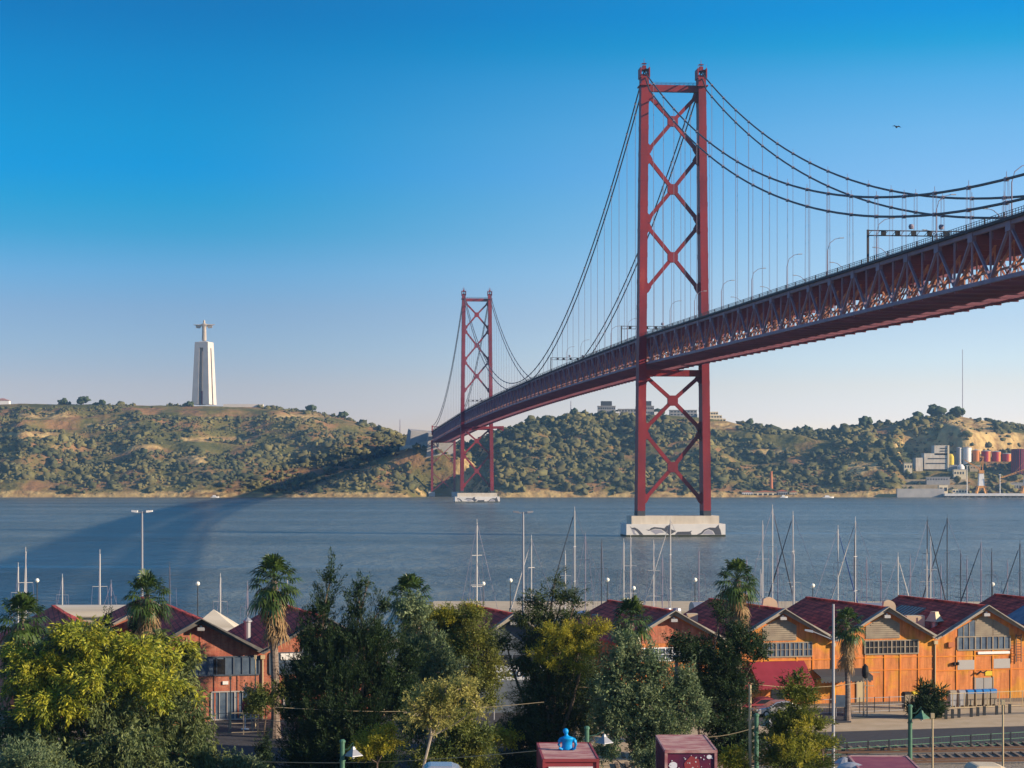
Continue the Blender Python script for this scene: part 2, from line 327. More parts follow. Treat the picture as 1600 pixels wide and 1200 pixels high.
    def build(s, name, mats, parent=None, loc=None, smooth=False, bevel=0.0):
        me = bpy.data.meshes.new(name)
        org = ORG[parent.name] if parent is not None else (Vector(loc) if loc is not None else Vector((0, 0, 0)))
        me.from_pydata([(p[0] - org.x, p[1] - org.y, p[2] - org.z) for p in s.v], [], s.f)
        ml = mats if isinstance(mats, list) else [mats]
        for m in ml: me.materials.append(M[m] if isinstance(m, str) else m)
        if len(ml) > 1: me.polygons.foreach_set('material_index', s.m)
        if smooth: me.polygons.foreach_set('use_smooth', [True] * len(me.polygons))
        me.update()
        o = link_mesh(name, me, parent, loc)
        if parent is not None: CH.setdefault(parent.name, []).append(o)
        if bevel > 0:
            b = o.modifiers.new('bevel', 'BEVEL'); b.width = bevel; b.segments = 2; b.limit_method = 'ANGLE'
        return o
def np_mesh(name, V, Fc, mt, parent=None, loc=None, smooth=False):
    """V (n,3) world coordinates, Fc (m,k) equal-sized faces"""
    org = ORG[parent.name] if parent is not None else (Vector(loc) if loc is not None else Vector((0, 0, 0)))
    V = np.asarray(V, dtype=np.float32) - np.array(org, dtype=np.float32); Fc = np.asarray(Fc, dtype=np.int32)
    me = bpy.data.meshes.new(name); me.vertices.add(len(V)); me.vertices.foreach_set('co', V.ravel())
    k = Fc.shape[1]; me.loops.add(Fc.size); me.loops.foreach_set('vertex_index', Fc.ravel())
    me.polygons.add(len(Fc)); me.polygons.foreach_set('loop_start', np.arange(0, Fc.size, k, dtype=np.int32))
    if smooth: me.polygons.foreach_set('use_smooth', np.ones(len(Fc), dtype=bool))
    me.materials.append(M[mt] if isinstance(mt, str) else mt); me.update(calc_edges=True)
    o = link_mesh(name, me, parent, loc)
    if parent is not None: CH.setdefault(parent.name, []).append(o)
    return o
def at(px, py, Y):
    """world point seen at photo pixel (px, py) at distance Y"""
    return Vector(((px - 800) * Y / F, Y, HC - (py - 741) * Y / F))
def X_at(px, Y): return (px - 800) * Y / F
def Z_at(py, Y): return HC - (py - 741) * Y / F

# numpy value noise
_tab = rng.random((256, 256)).astype(np.float64)
def vnoise(x, y):
    xi = np.floor(x).astype(int); yi = np.floor(y).astype(int); xf = x - xi; yf = y - yi
    xf = xf * xf * (3 - 2 * xf); yf = yf * yf * (3 - 2 * yf)
    a = _tab[xi & 255, yi & 255]; b = _tab[(xi + 1) & 255, yi & 255]; c = _tab[xi & 255, (yi + 1) & 255]; d = _tab[(xi + 1) & 255, (yi + 1) & 255]
    return (a * (1 - xf) + b * xf) * (1 - yf) + (c * (1 - xf) + d * xf) * yf
def fbm(x, y, o=4):
    s = 0; a = 0.5
    for i in range(o): s = s + a * vnoise(x * 2 ** i + 17.3 * i, y * 2 ** i + 5.1 * i); a *= 0.5
    return s / (1 - 0.5 ** o)
def smooth01(t): t = np.clip(t, 0, 1); return t * t * (3 - 2 * t)

# ------------------------------------------------------------------ far shore terrain
CREST = [(-300, 622), (0, 627), (120, 628), (250, 630), (330, 631), (400, 632), (480, 638), (540, 650), (600, 668), (640, 684), (690, 694), (740, 690), (780, 672),
         (830, 656), (880, 648), (940, 645), (1000, 646), (1060, 645), (1120, 650), (1160, 660), (1220, 670), (1280, 672), (1330, 664), (1400, 658), (1440, 650),
         (1480, 645), (1530, 652), (1600, 664), (1700, 660), (1900, 670)]
cu = np.array([c[0] for c in CREST], float); cv = np.array([c[1] for c in CREST], float)
SHORE = 2234.0
def crest_Y(u): return 2660 - 90 * smooth01((u - 500) / 300) - 20 * np.sin(u * 0.01)
def terrain_z(X, Y):
    X = np.asarray(X, float); Y = np.asarray(Y, float)
    u = 800 + F * X / Y
    Yc = crest_Y(u); Hc = HC + (741 - np.interp(u, cu, cv)) * Yc / F - 3.0
    sh = SHORE + 10 * (fbm(X * 0.012, X * 0 + 3.3, 3) - 0.5)
    sh = sh + 100 * np.exp(-((u - 703) / 50.0) ** 4)
    s = (Y - sh) / (Yc - sh); sc = np.clip(s, 0, 1)
    p = np.where(sc < 0.02, sc / 0.02 * 0.05, 0.05 + 0.95 * ((sc - 0.02) / 0.98) ** 0.86)
    z = Hc * p
    env = np.clip(4 * sc * (1 - sc), 0, 1)
    rid = np.abs(fbm(X * 0.0075 + 0.0012 * Y, Y * 0.0022, 3) - 0.5) * 2
    z = z + env * (34 * (0.42 - rid) + 16 * (fbm(X * 0.02, Y * 0.02, 4) - 0.5))
    ter = np.sin(z * 0.42 + 3 * fbm(X * 0.006, Y * 0.006, 2)) * 1.6 * env
    z = z + ter
    z = np.where(s > 1, Hc - (Y - Yc) * 0.03 + 0 * z, z)
    z = z + 2.5 * (fbm(X * 0.05, Y * 0.05, 3) - 0.5) * np.clip(s * 5, 0, 1)
    kn = 55 * smooth01((Y - 2330) / 26) * np.exp(-((u - 668) / 92.0) ** 4) + 3 * (fbm(X * 0.06, Y * 0.06, 2) - .5); z = np.where(kn > 6, np.log(np.exp(np.clip(z, -5, 120) / 8.0) + np.exp(kn / 8.0)) * 8.0 - 0.5, z)  # abutment knoll
    # plateau of the depot and its quarry cliff
    m = smooth01((u - 1398) / 22)
    zp = np.where(Y < 2262, 3.0, 3.0 + 27 * smooth01((Y - 2262) / 45))
    zp = zp + 10 * smooth01((u - 1490) / 30) * smooth01((Y - 2310) / 25)
    cl = 2440 - 55 * np.exp(-((u - 1515) / 42.0) ** 2) + 30 * (fbm(u * 0.03, u * 0 + 7, 3) - 0.5)
    up = smooth01((Y - cl) / 55)
    zz = zp * (1 - up) + np.maximum(z, zp + 6) * up
    z = z * (1 - m) + zz * m
    # saddle behind the bridge end
    z = np.where(Y < sh, -4 + 4 * smooth01((Y - sh + 12) / 12), z)
    return z
gx = np.arange(-1250, 1400, 7.0); gy = np.concatenate([np.arange(2205, 2300, 4.0), np.arange(2300, 2760, 6.0), np.arange(2760, 3300, 40.0)])
GX, GY = np.meshgrid(gx, gy); GZ = terrain_z(GX, GY)
V = np.stack([GX.ravel(), GY.ravel(), GZ.ravel()], 1)
nxx = len(gx); I = np.arange(len(gy) - 1)[:, None] * nxx + np.arange(nxx - 1)[None, :]
Fc = np.stack([I, I + 1, I + 1 + nxx, I + nxx], -1).reshape(-1, 4)
tm = bpy.data.materials.new('hill_ground'); tm.use_nodes = True; t = tm.node_tree; b = t.nodes['Principled BSDF']; b.inputs['Roughness'].default_value = 0.95
b.inputs['Specular IOR Level'].default_value = 0.1
tcn = N(t, 'ShaderNodeTexCoord'); at1 = N(t, 'ShaderNodeAttribute'); at1.attribute_name = 'rock'
n1 = N(t, 'ShaderNodeTexNoise'); n1.inputs['Scale'].default_value = 0.02; n1.inputs['Detail'].default_value = 8; t.links.new(tcn.outputs['Object'], n1.inputs['Vector'])
r1 = N(t, 'ShaderNodeValToRGB'); t.links.new(n1.outputs['Fac'], r1.inputs[0])
r1.color_ramp.elements[0].position = 0.34; r1.color_ramp.elements[0].color = (0.085, 0.09, 0.03, 1)
r1.color_ramp.elements[1].position = 0.59; r1.color_ramp.elements[1].color = (0.26, 0.145, 0.065, 1)
e = r1.color_ramp.elements.new(0.46); e.color = (0.15, 0.13, 0.04, 1)
n2 = N(t, 'ShaderNodeTexNoise'); n2.inputs['Scale'].default_value = 0.09; n2.inputs['Detail'].default_value = 8; t.links.new(tcn.outputs['Object'], n2.inputs['Vector'])
r2 = N(t, 'ShaderNodeValToRGB'); t.links.new(n2.outputs['Fac'], r2.inputs[0])
r2.color_ramp.elements[0].position = 0.35; r2.color_ramp.elements[0].color = (0.26, 0.16, 0.07, 1)
r2.color_ramp.elements[1].position = 0.6; r2.color_ramp.elements[1].color = (0.5, 0.36, 0.15, 1)
mx = N(t, 'ShaderNodeMix', data_type='RGBA'); t.links.new(at1.outputs['Fac'], mx.inputs['Factor']); t.links.new(r1.outputs[0], mx.inputs['A']); t.links.new(r2.outputs[0], mx.inputs['B'])
t.links.new(mx.outputs['Result'], b.inputs['Base Color'])
bp = N(t, 'ShaderNodeBump'); bp.inputs['Strength'].default_value = 1.0; bp.inputs['Distance'].default_value = 4.0
t.links.new(n2.outputs['Fac'], bp.inputs['Height']); t.links.new(bp.outputs[0], b.inputs['Normal'])
M['hill_ground'] = tm
hills = np_mesh('hills', V, Fc, 'hill_ground', smooth=True); tag(hills, kind='structure')
gzy, gzx = np.gradient(GZ, gy, gx); slope = np.sqrt(gzx ** 2 + gzy ** 2)
GU = 800 + F * GX / GY
rock = smooth01((slope - 0.72) / 0.35) * smooth01((fbm(GX * 0.02, GY * 0.02, 3) - 0.42) / 0.1)
def blobm(u, y, ru, rz):           # ochre scars seen on the slopes
    zc = GZ; yy = 741 - (zc - HC) * F / GY
    d = ((GU - u) / ru) ** 2 + ((yy - y) / rz) ** 2
    return smooth01((1.15 - d + 1.2 * (fbm(GX * 0.05, GY * 0.05, 3) - 0.5)) / 0.5)
for a in ((60, 648, 50, 7), (180, 665, 40, 5), (220, 700, 40, 6), (1450, 700, 26, 12), (1420, 690, 18, 8), (40, 680, 60, 7), (340, 686, 70, 4), (300, 718, 26, 9), (470, 652, 40, 8), (1195, 705, 40, 8), (1350, 728, 34, 7), (1330, 738, 24, 6), (1512, 678, 50, 30), (1580, 690, 44, 16), (1450, 668, 20, 6), (1120, 664, 40, 6)):
    rock = np.maximum(rock, blobm(*a))
rock = np.maximum(rock, (GY < SHORE + 9) * 0.9)
at_ = hills.data.attributes.new('rock', 'FLOAT', 'POINT'); at_.data.foreach_set('value', rock.ravel().astype(np.float32))

# scrub and woodland: thousands of irregular crowns, one mass
def ico(sub):
    import bmesh
    bm = bmesh.new(); bmesh.ops.create_icosphere(bm, subdivisions=sub, radius=1.0)
    vs = np.array([v.co[:] for v in bm.verts]); fs = np.array([[v.index for v in f.verts] for f in bm.faces]); bm.free()
    return vs, fs
ICO1, ICO2, ICO3 = ico(1), ico(2), ico(3)
def crowns(P, r, hz, base, amp=0.5):
    vs, fs = base; n = len(P); k = len(vs)
    V = np.repeat(vs[None], n, 0)
    ph = rng.random((n, 1, 3)) * 50
    q = V * 2.1 + ph
    d = 1 + amp * 2 * (vnoise(q[..., 0] + q[..., 2] * .7, q[..., 1] - q[..., 2] * .6) - 0.5) + amp * 1.6 * (rng.random((n, k)) - 0.5)
    an = rng.uniform(.7, 1.35, n); V = V * d[..., None] * np.stack([r * an, r / an, hz], -1)[:, None, :] + P[:, None, :]
    Fx = fs[None] + (np.arange(n) * k)[:, None, None]
    return V.reshape(-1, 3), Fx.reshape(-1, 3)
def scatter(n):
    X = rng.uniform(-800, 830, n); t = rng.random(n); Y = SHORE + 6 + (t ** 0.9) * 520
    u = 800 + F * X / Y; Yc = crest_Y(u)
    z = terrain_z(X, Y); s = (Y - SHORE) / (Yc - SHORE)
    dn = fbm(X * 0.011, Y * 0.016, 4)
    dens = np.interp(u, [0, 150, 420, 520, 640, 780, 960, 1040, 1120, 1250, 1330, 1420, 1600], [.50, .60, .54, .66, .84, .9, .8, .6, .46, .6, .84, .72, .62])
    dens = dens - np.where(u < 560, 0.22 * smooth01((s - 0.6) / 0.3), 0.05 * s) + 0.12 * (s < 0.35) + 0.3 * ((u > 590) & (u < 760) & (Y > 2325))
    keep = (dn < dens * 0.92 + 0.04) & (s < 1.03) & (s > 0.015)
    yy = 741 - (z - HC) * F / Y
    for (a, c, ra, rc) in ((40, 680, 55, 5), (340, 686, 60, 3), (300, 718, 20, 7), (470, 650, 36, 6), (1195, 705, 34, 4), (1350, 728, 28, 5), (1512, 678, 44, 28), (1580, 690, 34, 12), (1120, 664, 34, 5)):
        keep &= ~((((u - a) / ra) ** 2 + ((yy - c) / rc) ** 2 < 1) & (rng.random(n) < 0.9))
    keep &= ~((u > 1400) & (Y < 2266))                            # quay
    keep &= ~((u > 1425) & (u < 1500) & (Y > 2296) & (Y < 2345))  # works site
    keep &= ~((u > 1495) & (Y > 2325) & (Y < 2372))               # silo site
    keep &= ~((X > -135) & (X < -62) & (Y > 2356) & (Y < 2480)); keep &= z > 2
    return X[keep], Y[keep], z[keep], s[keep], u[keep]
X, Y, z, s, u = scatter(42000)
big = rng.random(len(X)) < 0.10 + 0.12 * ((u > 760) & (u < 1050))
r = np.where(big, rng.uniform(3.0, 6.0, len(X)), 0.9 + 2.4 * rng.random(len(X)) ** 1.5) * np.where((u < 560) & (s > 0.5), 0.62, 0.95)
hz = r * rng.uniform(0.5, 1.0, len(X))
P = np.stack([X, Y, z + hz * 0.4], 1)
V1, F1 = crowns(P[big], r[big], hz[big], ICO2); V2, F2 = crowns(P[~big], r[~big], hz[~big], ICO1)
V3 = np.concatenate([V1, V2]); F3 = np.concatenate([F1, F2 + len(V1)])
sc = np_mesh('scrub_woodland', V3, F3, 'scrub_leaf'); tag(sc, 'olive and dark green scrub and woodland covering the far shore hillsides', 'woodland', kind='stuff')

# single trees that stand out on the skyline
sky_trees = [(98, 630, 8, 'round dark bush standing alone near the white house on the left skyline'), (130, 629, 10, 'spreading dark tree on the left skyline between the white house and the monument'),
    (161, 629, 7, 'low dark tree midway along the crest between house and monument'), (296, 631, 7, 'round dark tree close against the left foot of the tall monument'),
    (486, 637, 9, 'dark tree on the hilltop where the left ridge starts to fall'), (535, 649, 8, 'dark tree on the falling ridge halfway between monument and bridge end'),
    (898, 645, 10, 'round pine on the skyline left of the flat hilltop apartment blocks'), (1030, 648, 10, 'dark round pine on the skyline between the near tower legs'),
    (1170, 662, 9, 'tall pine on the saddle just right of the near bridge tower'), (1262, 672, 9, 'umbrella pine on the low saddle right of the near tower'),
    (1353, 662, 13, 'broad domed umbrella pine alone on the right hand ridge'), (1434, 651, 10, 'small umbrella pine left of the ridge top pine grove'),
    (1462, 646, 15, 'broadest dark umbrella pine on the highest part of the right ridge'), (1497, 646, 13, 'umbrella pine at the foot of the thin radio mast')]
for (px, py, rr, lb) in sky_trees:
    Yc = float(crest_Y(np.array(float(px)))) - 8; X0 = X_at(px, Yc); z0 = float(terrain_z(X0, Yc)) - 0.5
    e = empty('pine_tree', (X0, Yc, z0), lb, 'tree', 'trees on the far skyline')
    MB().cyl((X0, Yc, z0), (X0 + .4, Yc, z0 + rr * 0.9), 0.5, 0.25, 7).build('trunk', 'bark', e)
    n = 9; a = rng.random(n) * 2 * pi; q = np.sqrt(rng.random(n)) * rr * 0.5
    Pc = np.stack([X0 + q * np.cos(a), Yc + q * np.sin(a), z0 + rr * 0.42 + rng.random(n) * rr * 0.4], 1)
    Vc, Fcx = crowns(Pc, np.full(n, rr * 0.36) * rng.uniform(.7, 1.2, n), np.full(n, rr * 0.32), ICO2)
    np_mesh('crown', Vc, Fcx, 'crest_leaf', e)

# ------------------------------------------------------------------ water
wm = bpy.data.materials.new('river_water'); wm.use_nodes = True; t = wm.node_tree; b = t.nodes['Principled BSDF']
b.inputs['Base Color'].default_value = (0.075, 0.112, 0.12, 1); b.inputs['Roughness'].default_value = 0.25; b.inputs['IOR'].default_value = 1.33
tcn = N(t, 'ShaderNodeTexCoord')
mpa = N(t, 'ShaderNodeMapping'); mpa.inputs['Scale'].default_value = (0.30, 0.5, 1); t.links.new(tcn.outputs['Object'], mpa.inputs['Vector'])
na = N(t, 'ShaderNodeTexNoise'); na.inputs['Scale'].default_value = 1.0; na.inputs['Detail'].default_value = 6; na.inputs['Roughness'].default_value = 0.62; t.links.new(mpa.outputs[0], na.inputs['Vector'])
mpb = N(t, 'ShaderNodeMapping'); mpb.inputs['Scale'].default_value = (0.0022, 0.011, 1); t.links.new(tcn.outputs['Object'], mpb.inputs['Vector'])
nb = N(t, 'ShaderNodeTexNoise'); nb.inputs['Scale'].default_value = 1.0; nb.inputs['Detail'].default_value = 5; t.links.new(mpb.outputs[0], nb.inputs['Vector'])
rb = N(t, 'ShaderNodeMapRange'); rb.inputs['From Min'].default_value = 0.35; rb.inputs['From Max'].default_value = 0.68; rb.inputs['To Min'].default_value = 1.0; rb.inputs['To Max'].default_value = 0.45
t.links.new(nb.outputs['Fac'], rb.inputs['Value'])
bp = N(t, 'ShaderNodeBump'); bp.inputs['Distance'].default_value = 1.3; 
mpc = N(t, 'ShaderNodeMapping'); mpc.inputs['Scale'].default_value = (0.07, 0.028, 1); t.links.new(tcn.outputs['Object'], mpc.inputs['Vector'])
nc = N(t, 'ShaderNodeTexNoise'); nc.inputs['Scale'].default_value = 1.0; nc.inputs['Detail'].default_value = 7; nc.inputs['Roughness'].default_value = 0.7; t.links.new(mpc.outputs[0], nc.inputs['Vector'])
md = N(t, 'ShaderNodeMath', operation='MULTIPLY_ADD'); md.inputs[1].default_value = 14.0; t.links.new(nc.outputs['Fac'], md.inputs[0]); t.links.new(na.outputs['Fac'], md.inputs[2])
t.links.new(md.outputs[0], bp.inputs['Height'])
mpd = N(t, 'ShaderNodeMapping'); mpd.inputs['Scale'].default_value = (0.0016, 0.028, 1); t.links.new(tcn.outputs['Object'], mpd.inputs['Vector'])
nd = N(t, 'ShaderNodeTexNoise'); nd.inputs['Scale'].default_value = 1.0; nd.inputs['Detail'].default_value = 3; t.links.new(mpd.outputs[0], nd.inputs['Vector'])
rd_ = N(t, 'ShaderNodeMapRange', interpolation_type='SMOOTHSTEP'); rd_.inputs['From Min'].default_value = 0.60; rd_.inputs['From Max'].default_value = 0.70; rd_.inputs['To Min'].default_value = 1.0; rd_.inputs['To Max'].default_value = 0.12
t.links.new(nd.outputs['Fac'], rd_.inputs['Value']); ms = N(t, 'ShaderNodeMath', operation='MULTIPLY'); t.links.new(rd_.outputs[0], ms.inputs[0]); t.links.new(rb.outputs[0], ms.inputs[1]); t.links.new(ms.outputs[0], bp.inputs['Strength'])
rc_ = N(t, 'ShaderNodeValToRGB'); rc_.color_ramp.elements[0].position = 0.36; rc_.color_ramp.elements[0].color = (0.07, 0.09, 0.09, 1); rc_.color_ramp.elements[1].position = 0.62; rc_.color_ramp.elements[1].color = (0.15, 0.165, 0.14, 1)
mc_ = N(t, 'ShaderNodeMath', operation='MULTIPLY_ADD'); mc_.inputs[1].default_value = 0.5; mh_ = N(t, 'ShaderNodeMath', operation='MULTIPLY'); mh_.inputs[1].default_value = 0.5
t.links.new(nb.outputs['Fac'], mh_.inputs[0]); t.links.new(nc.outputs['Fac'], mc_.inputs[0]); t.links.new(mh_.outputs[0], mc_.inputs[2]); t.links.new(mc_.outputs[0], rc_.inputs[0]); t.links.new(rc_.outputs[0], b.inputs['Base Color'])
t.links.new(bp.outputs[0], b.inputs['Normal'])
M['river_water'] = wm
river = MB().add([(-2500, 246, 0), (2500, 246, 0), (2500, 3400, 0), (-2500, 3400, 0)], [(0, 1, 2, 3)]).build('river', 'river_water'); tag(river, kind='structure')

# ------------------------------------------------------------------ suspension bridge
BX0, BY0 = 65.7, 832.0
th = math.atan(0.0968); AX = Vector((sin(th), -cos(th), 0)); LX = Vector((cos(th), sin(th), 0))     # along (towards the viewer's shore) and across (to the right)
LM, LS = 1013.0, 483.0
def bp_(t, l, z): return Vector((BX0, BY0, 0)) + AX * t + LX * l + Vector((0, 0, z))
def rail_z(t):
    if t >= 0: return 83 - 0.0155 * t
    if t >= -LM: q = (t + LM / 2) / (LM / 2); return 83 + 2.2 * (1 - q * q)
    return 83 + 0.0155 * (t + LM)
def cable_z(t, off):
    if t >= 0: return 190 - 0.433 * t + 0.000429 * t * t - off
    if t >= -LM: q = t + LM / 2; return 86.2 + (190 - 86.2) * (q / (LM / 2)) ** 2 - off
    t = -(t + LM); return 190 - 0.433 * t + 0.000429 * t * t - off
bridge = empty('suspension_bridge', bp_(0, 0, 0), 'long red steel suspension bridge crossing the river on two tall braced towers', 'bridge')
def pier(t):
    m = MB(); z = 0
    m.hexa([bp_(t + 8, -20.3, -5), bp_(t + 8, 20.3, -5), bp_(t - 8, 20.3, -5), bp_(t - 8, -20.3, -5)], [bp_(t + 8, -20.3, 5.1), bp_(t + 8, 20.3, 5.1), bp_(t - 8, 20.3, 5.1), bp_(t - 8, -20.3, 5.1)])
    p = m.build('pier', 'concrete_white', bridge)
    u_ = MB(); u_.hexa([bp_(t + 6.6, -18, 5.1), bp_(t + 6.6, 18, 5.1), bp_(t - 6.6, 18, 5.1), bp_(t - 6.6, -18, 5.1)], [bp_(t + 6.6, -18, 8.4), bp_(t + 6.6, 18, 8.4), bp_(t - 6.6, 18, 8.4), bp_(t - 6.6, -18, 8.4)])
    u_.build('pier_cap', 'concrete_pale', p)
    w_ = MB(); w_.hexa([bp_(t + 8.06, -20.36, -1), bp_(t + 8.06, 20.36, -1), bp_(t - 8.06, 20.36, -1), bp_(t - 8.06, -20.36, -1)], [bp_(t + 8.06, -20.36, .75), bp_(t + 8.06, 20.36, .75), bp_(t - 8.06, 20.36, .75), bp_(t - 8.06, -20.36, .75)])
    w_.build('waterline_band', 'algae', p)
    # dolphins painted on the face that looks up the frame (metres from the left edge, metres above water)
    D = [[(1.3, 4.5), (2.2, 3.6), (3.4, 3.8), (4.8, 3.2), (6.2, 1.9), (7.2, .8), (5.6, .8), (4.6, 2.0), (3.4, 2.9), (2.3, 3.0)],
         [(8.2, 2.9), (9.8, 2.8), (10.4, 3.5), (11.8, 3.95), (14.5, 3.7), (16.2, 3.4), (17.0, 4.4), (19.2, 5.0), (18.6, 4.0), (19.2, 2.9), (21.3, 2.3), (19.4, 1.2), (18.4, .8), (20.6, .8), (21.8, 2.0), (26.8, 2.1), (28.0, 2.5), (27.4, 1.6), (27.8, .8), (18.2, .8), (16.6, 2.0), (14.8, 3.0), (12.2, 3.2), (10.4, 2.7), (9.6, 2.4)],
         [(30.0, .8), (31.8, 1.6), (33.2, 2.9), (35.6, 3.7), (38.0, 3.6), (39.4, 4.9), (39.6, 3.6), (40.2, 2.6), (40.6, .8), (37.9, .8), (37.0, 2.3), (35.0, 3.0), (33.4, 2.3), (32.4, 1.1), (31.4, .8)]]
    g = 0.035
    for i, pl in enumerate(D):
        pl = [(a * 0.96, b_) for a, b_ in pl]
        MB().prism(pl, bp_(t + 8 + g, -20.3, 0), LX, (0, 0, 1), -AX * 0.03).build('dolphin_mural', 'mural_dark', p)
    W = [[(2.2, 2.9), (3.4, 2.8), (3.6, 1.6), (4.4, .9), (3.2, .9)], [(10.2, 2.5), (12.2, 3.0), (14.6, 2.8), (16.2, 1.7), (14.0, 1.5), (12.6, .9), (11.6, 1.6)], [(32.6, 1.0), (33.5, 2.1), (35.0, 2.8), (36.6, 2.2), (37.4, .9)]]
    for pl in W:
        pl = [(a * 0.96, b_) for a, b_ in pl]
        MB().prism(pl, bp_(t + 8 + g + .02, -20.3, 0), LX, (0, 0, 1), -AX * 0.03).build('dolphin_belly', 'mural_white' if pl is W[0] else 'mural_grey', p)
Zt = 190.0
def tower(t):
    def half(z): return 13.6 - (13.6 - 11.75) * (z - 8.4) / (Zt - 8.4)
    def dep(z): return 8.6 - (8.6 - 5.6) * (z - 8.4) / (Zt - 8.4)
    W2 = 1.55
    # portal struts and X bracing
    tw = MB()
    ht = half(183) - W2
    for l0, l1, z0, z1 in ((-ht, ht, 181.6, 184.3),): tw.beam(bp_(t, l0, (z0 + z1) / 2), bp_(t, l1, (z0 + z1) / 2), 2.2, z1 - z0)
    hb = half(68) - W2
    strut = tw.build('tower', 'bridge_red', bridge)
    MB().beam(bp_(t, -hb, 66.6), bp_(t, hb, 66.6), 3.4, 2.6).build('deck_strut', 'bridge_red', strut)
    rl = MB()
    for s_ in (-1, 1):
        for zz in (184.9, 185.4): rl.beam(bp_(t + s_ * 1.0, -ht, zz), bp_(t + s_ * 1.0, ht, zz), .08, .08)
        for k in range(12): l = -ht + (2 * ht) * k / 11; rl.beam(bp_(t + s_ * 1.0, l, 184.3), bp_(t + s_ * 1.0, l, 185.4), .08, .08)
    rl.build('strut_railing', 'cable_grey', strut)
    for zc, za, zb in ((169.6, 180.4, 157.2), (141.8, 155.0, 128.8), (114, 127.0, 100.6), (55.4, 65.6, 43.6), (28.2, 42.4, 14.6)):
        br = MB(); lt = half(za) - W2; lb = half(zb) - W2
        for s_ in (-1, 1):
            br.beam(bp_(t, -s_ * lt, za), bp_(t, 0, zc), 1.5, 1.35, up=AX); br.beam(bp_(t, 0, zc), bp_(t, s_ * lb, zb), 1.5, 1.35, up=AX)
        q = 2.1; br.prism([(-1.1, q), (1.1, q), (q, 1.1), (q, -1.1), (1.1, -q), (-1.1, -q), (-q, -1.1), (-q, 1.1)], bp_(t, 0, zc) - AX * .8, LX, (0, 0, 1), AX * 1.6)
        for s_ in (-1, 1):
            for (l, zz, dz) in ((lt, za, -1), (lb, zb, 1)):
                br.prism([(0, dz * 3.6), (0, -dz * 1.8), (-s_ * 1.2, -dz * .8), (-s_ * 2.3, dz * 1.2)][::1], bp_(t, s_ * l, zz) - AX * .78, LX, (0, 0, 1), AX * 1.56)
        br.build('cross_brace', 'bridge_red', strut)
    for s_ in (-1, 1):
        lg = MB(); zs = [8.4, 10.4] + [10.4 + k * (187.5 - 10.4) / 17 for k in range(1, 18)]
        for a, b_ in zip(zs[:-1], zs[1:]):
            f0 = [bp_(t + dep(a) / 2, s_ * half(a) - W2, a), bp_(t + dep(a) / 2, s_ * half(a) + W2, a), bp_(t - dep(a) / 2, s_ * half(a) + W2, a), bp_(t - dep(a) / 2, s_ * half(a) - W2, a)]
            f1 = [bp_(t + dep(b_) / 2, s_ * half(b_) - W2, b_), bp_(t + dep(b_) / 2, s_ * half(b_) + W2, b_), bp_(t - dep(b_) / 2, s_ * half(b_) + W2, b_), bp_(t - dep(b_) / 2, s_ * half(b_) - W2, b_)]
            lg.mi = 1 if a < 10 else 0
            lg.hexa(f0, f1)
        lg.mi = 0
        for k in range(1, 17):      # splice plates
            a = zs[k + 1]; d = dep(a) / 2 + .06; w_ = W2 + .06
            lg.hexa([bp_(t + d, s_ * half(a) - w_, a - 1.0), bp_(t + d, s_ * half(a) + w_, a - 1.0), bp_(t - d, s_ * half(a) + w_, a - 1.0), bp_(t - d, s_ * half(a) - w_, a - 1.0)],
                    [bp_(t + d, s_ * half(a) - w_, a + 1.0), bp_(t + d, s_ * half(a) + w_, a + 1.0), bp_(t - d, s_ * half(a) + w_, a + 1.0), bp_(t - d, s_ * half(a) - w_, a + 1.0)])
        leg = lg.build('tower_leg', ['bridge_red', 'roof_dark'], strut)
    # saddle housings, platforms and aviation beacons on top: part of each side
    for s_ in (-1, 1):
        hd = MB(); l = s_ * half(186)
        hd.beam(bp_(t, l, 183.6), bp_(t, l, 184.1), 4.4, 8.2, up=AX)
        for dl in (-1.75, 1.75):
            hd.beam(bp_(t, l + dl, 187), bp_(t, l + dl, 191.0), .5, 6.2, up=AX)
        hd.beam(bp_(t, l, 187.6), bp_(t, l, 188.4), 3.0, 4.0, up=AX)
        hd.beam(bp_(t, l, 190.2), bp_(t, l, 190.6), 3.6, 4.6, up=AX)
        hd.beam(bp_(t, l, 190.6), bp_(t, l, 192.2), 1.5, 1.6, up=AX); hd.cyl(bp_(t, l, 192.2), bp_(t, l, 195.2), .16, .06, 6)
        hd.beam(bp_(t - .9, l, 193.0), bp_(t + .9, l, 193.0), 1.9, .2)
        for dl in (-1.7, 1.7): hd.cyl(bp_(t + 2.5, l + dl, 191), bp_(t + 2.5, l + dl, 192.6), .07, .07, 5)
        hd.build('saddle_housing', 'bridge_red', strut)
for t in (0.0, -LM): pier(t)
for t in (0.0, -LM): tower(t)
# cables: an upper and a lower one on each side
for s_ in (-1, 1):
    for off in (0.0, 4.6):
        seg = []
        for t in np.linspace(483, 0, 40): seg.append(bp_(t, s_ * 11.75, cable_z(t, off if t > 12 else off * (0.3 + .7 * t / 12))))
        for t in np.linspace(0, -LM, 80)[1:]: seg.append(bp_(t, s_ * 11.75, cable_z(t, off)))
        for t in np.linspace(-LM, -LM - 483, 30)[1:]: seg.append(bp_(t, s_ * 11.75, cable_z(t, off)))
        MB().tube(seg, 0.29, 7).build('main_cable', 'cable_grey', bridge, smooth=True)
PAN = LM / 88
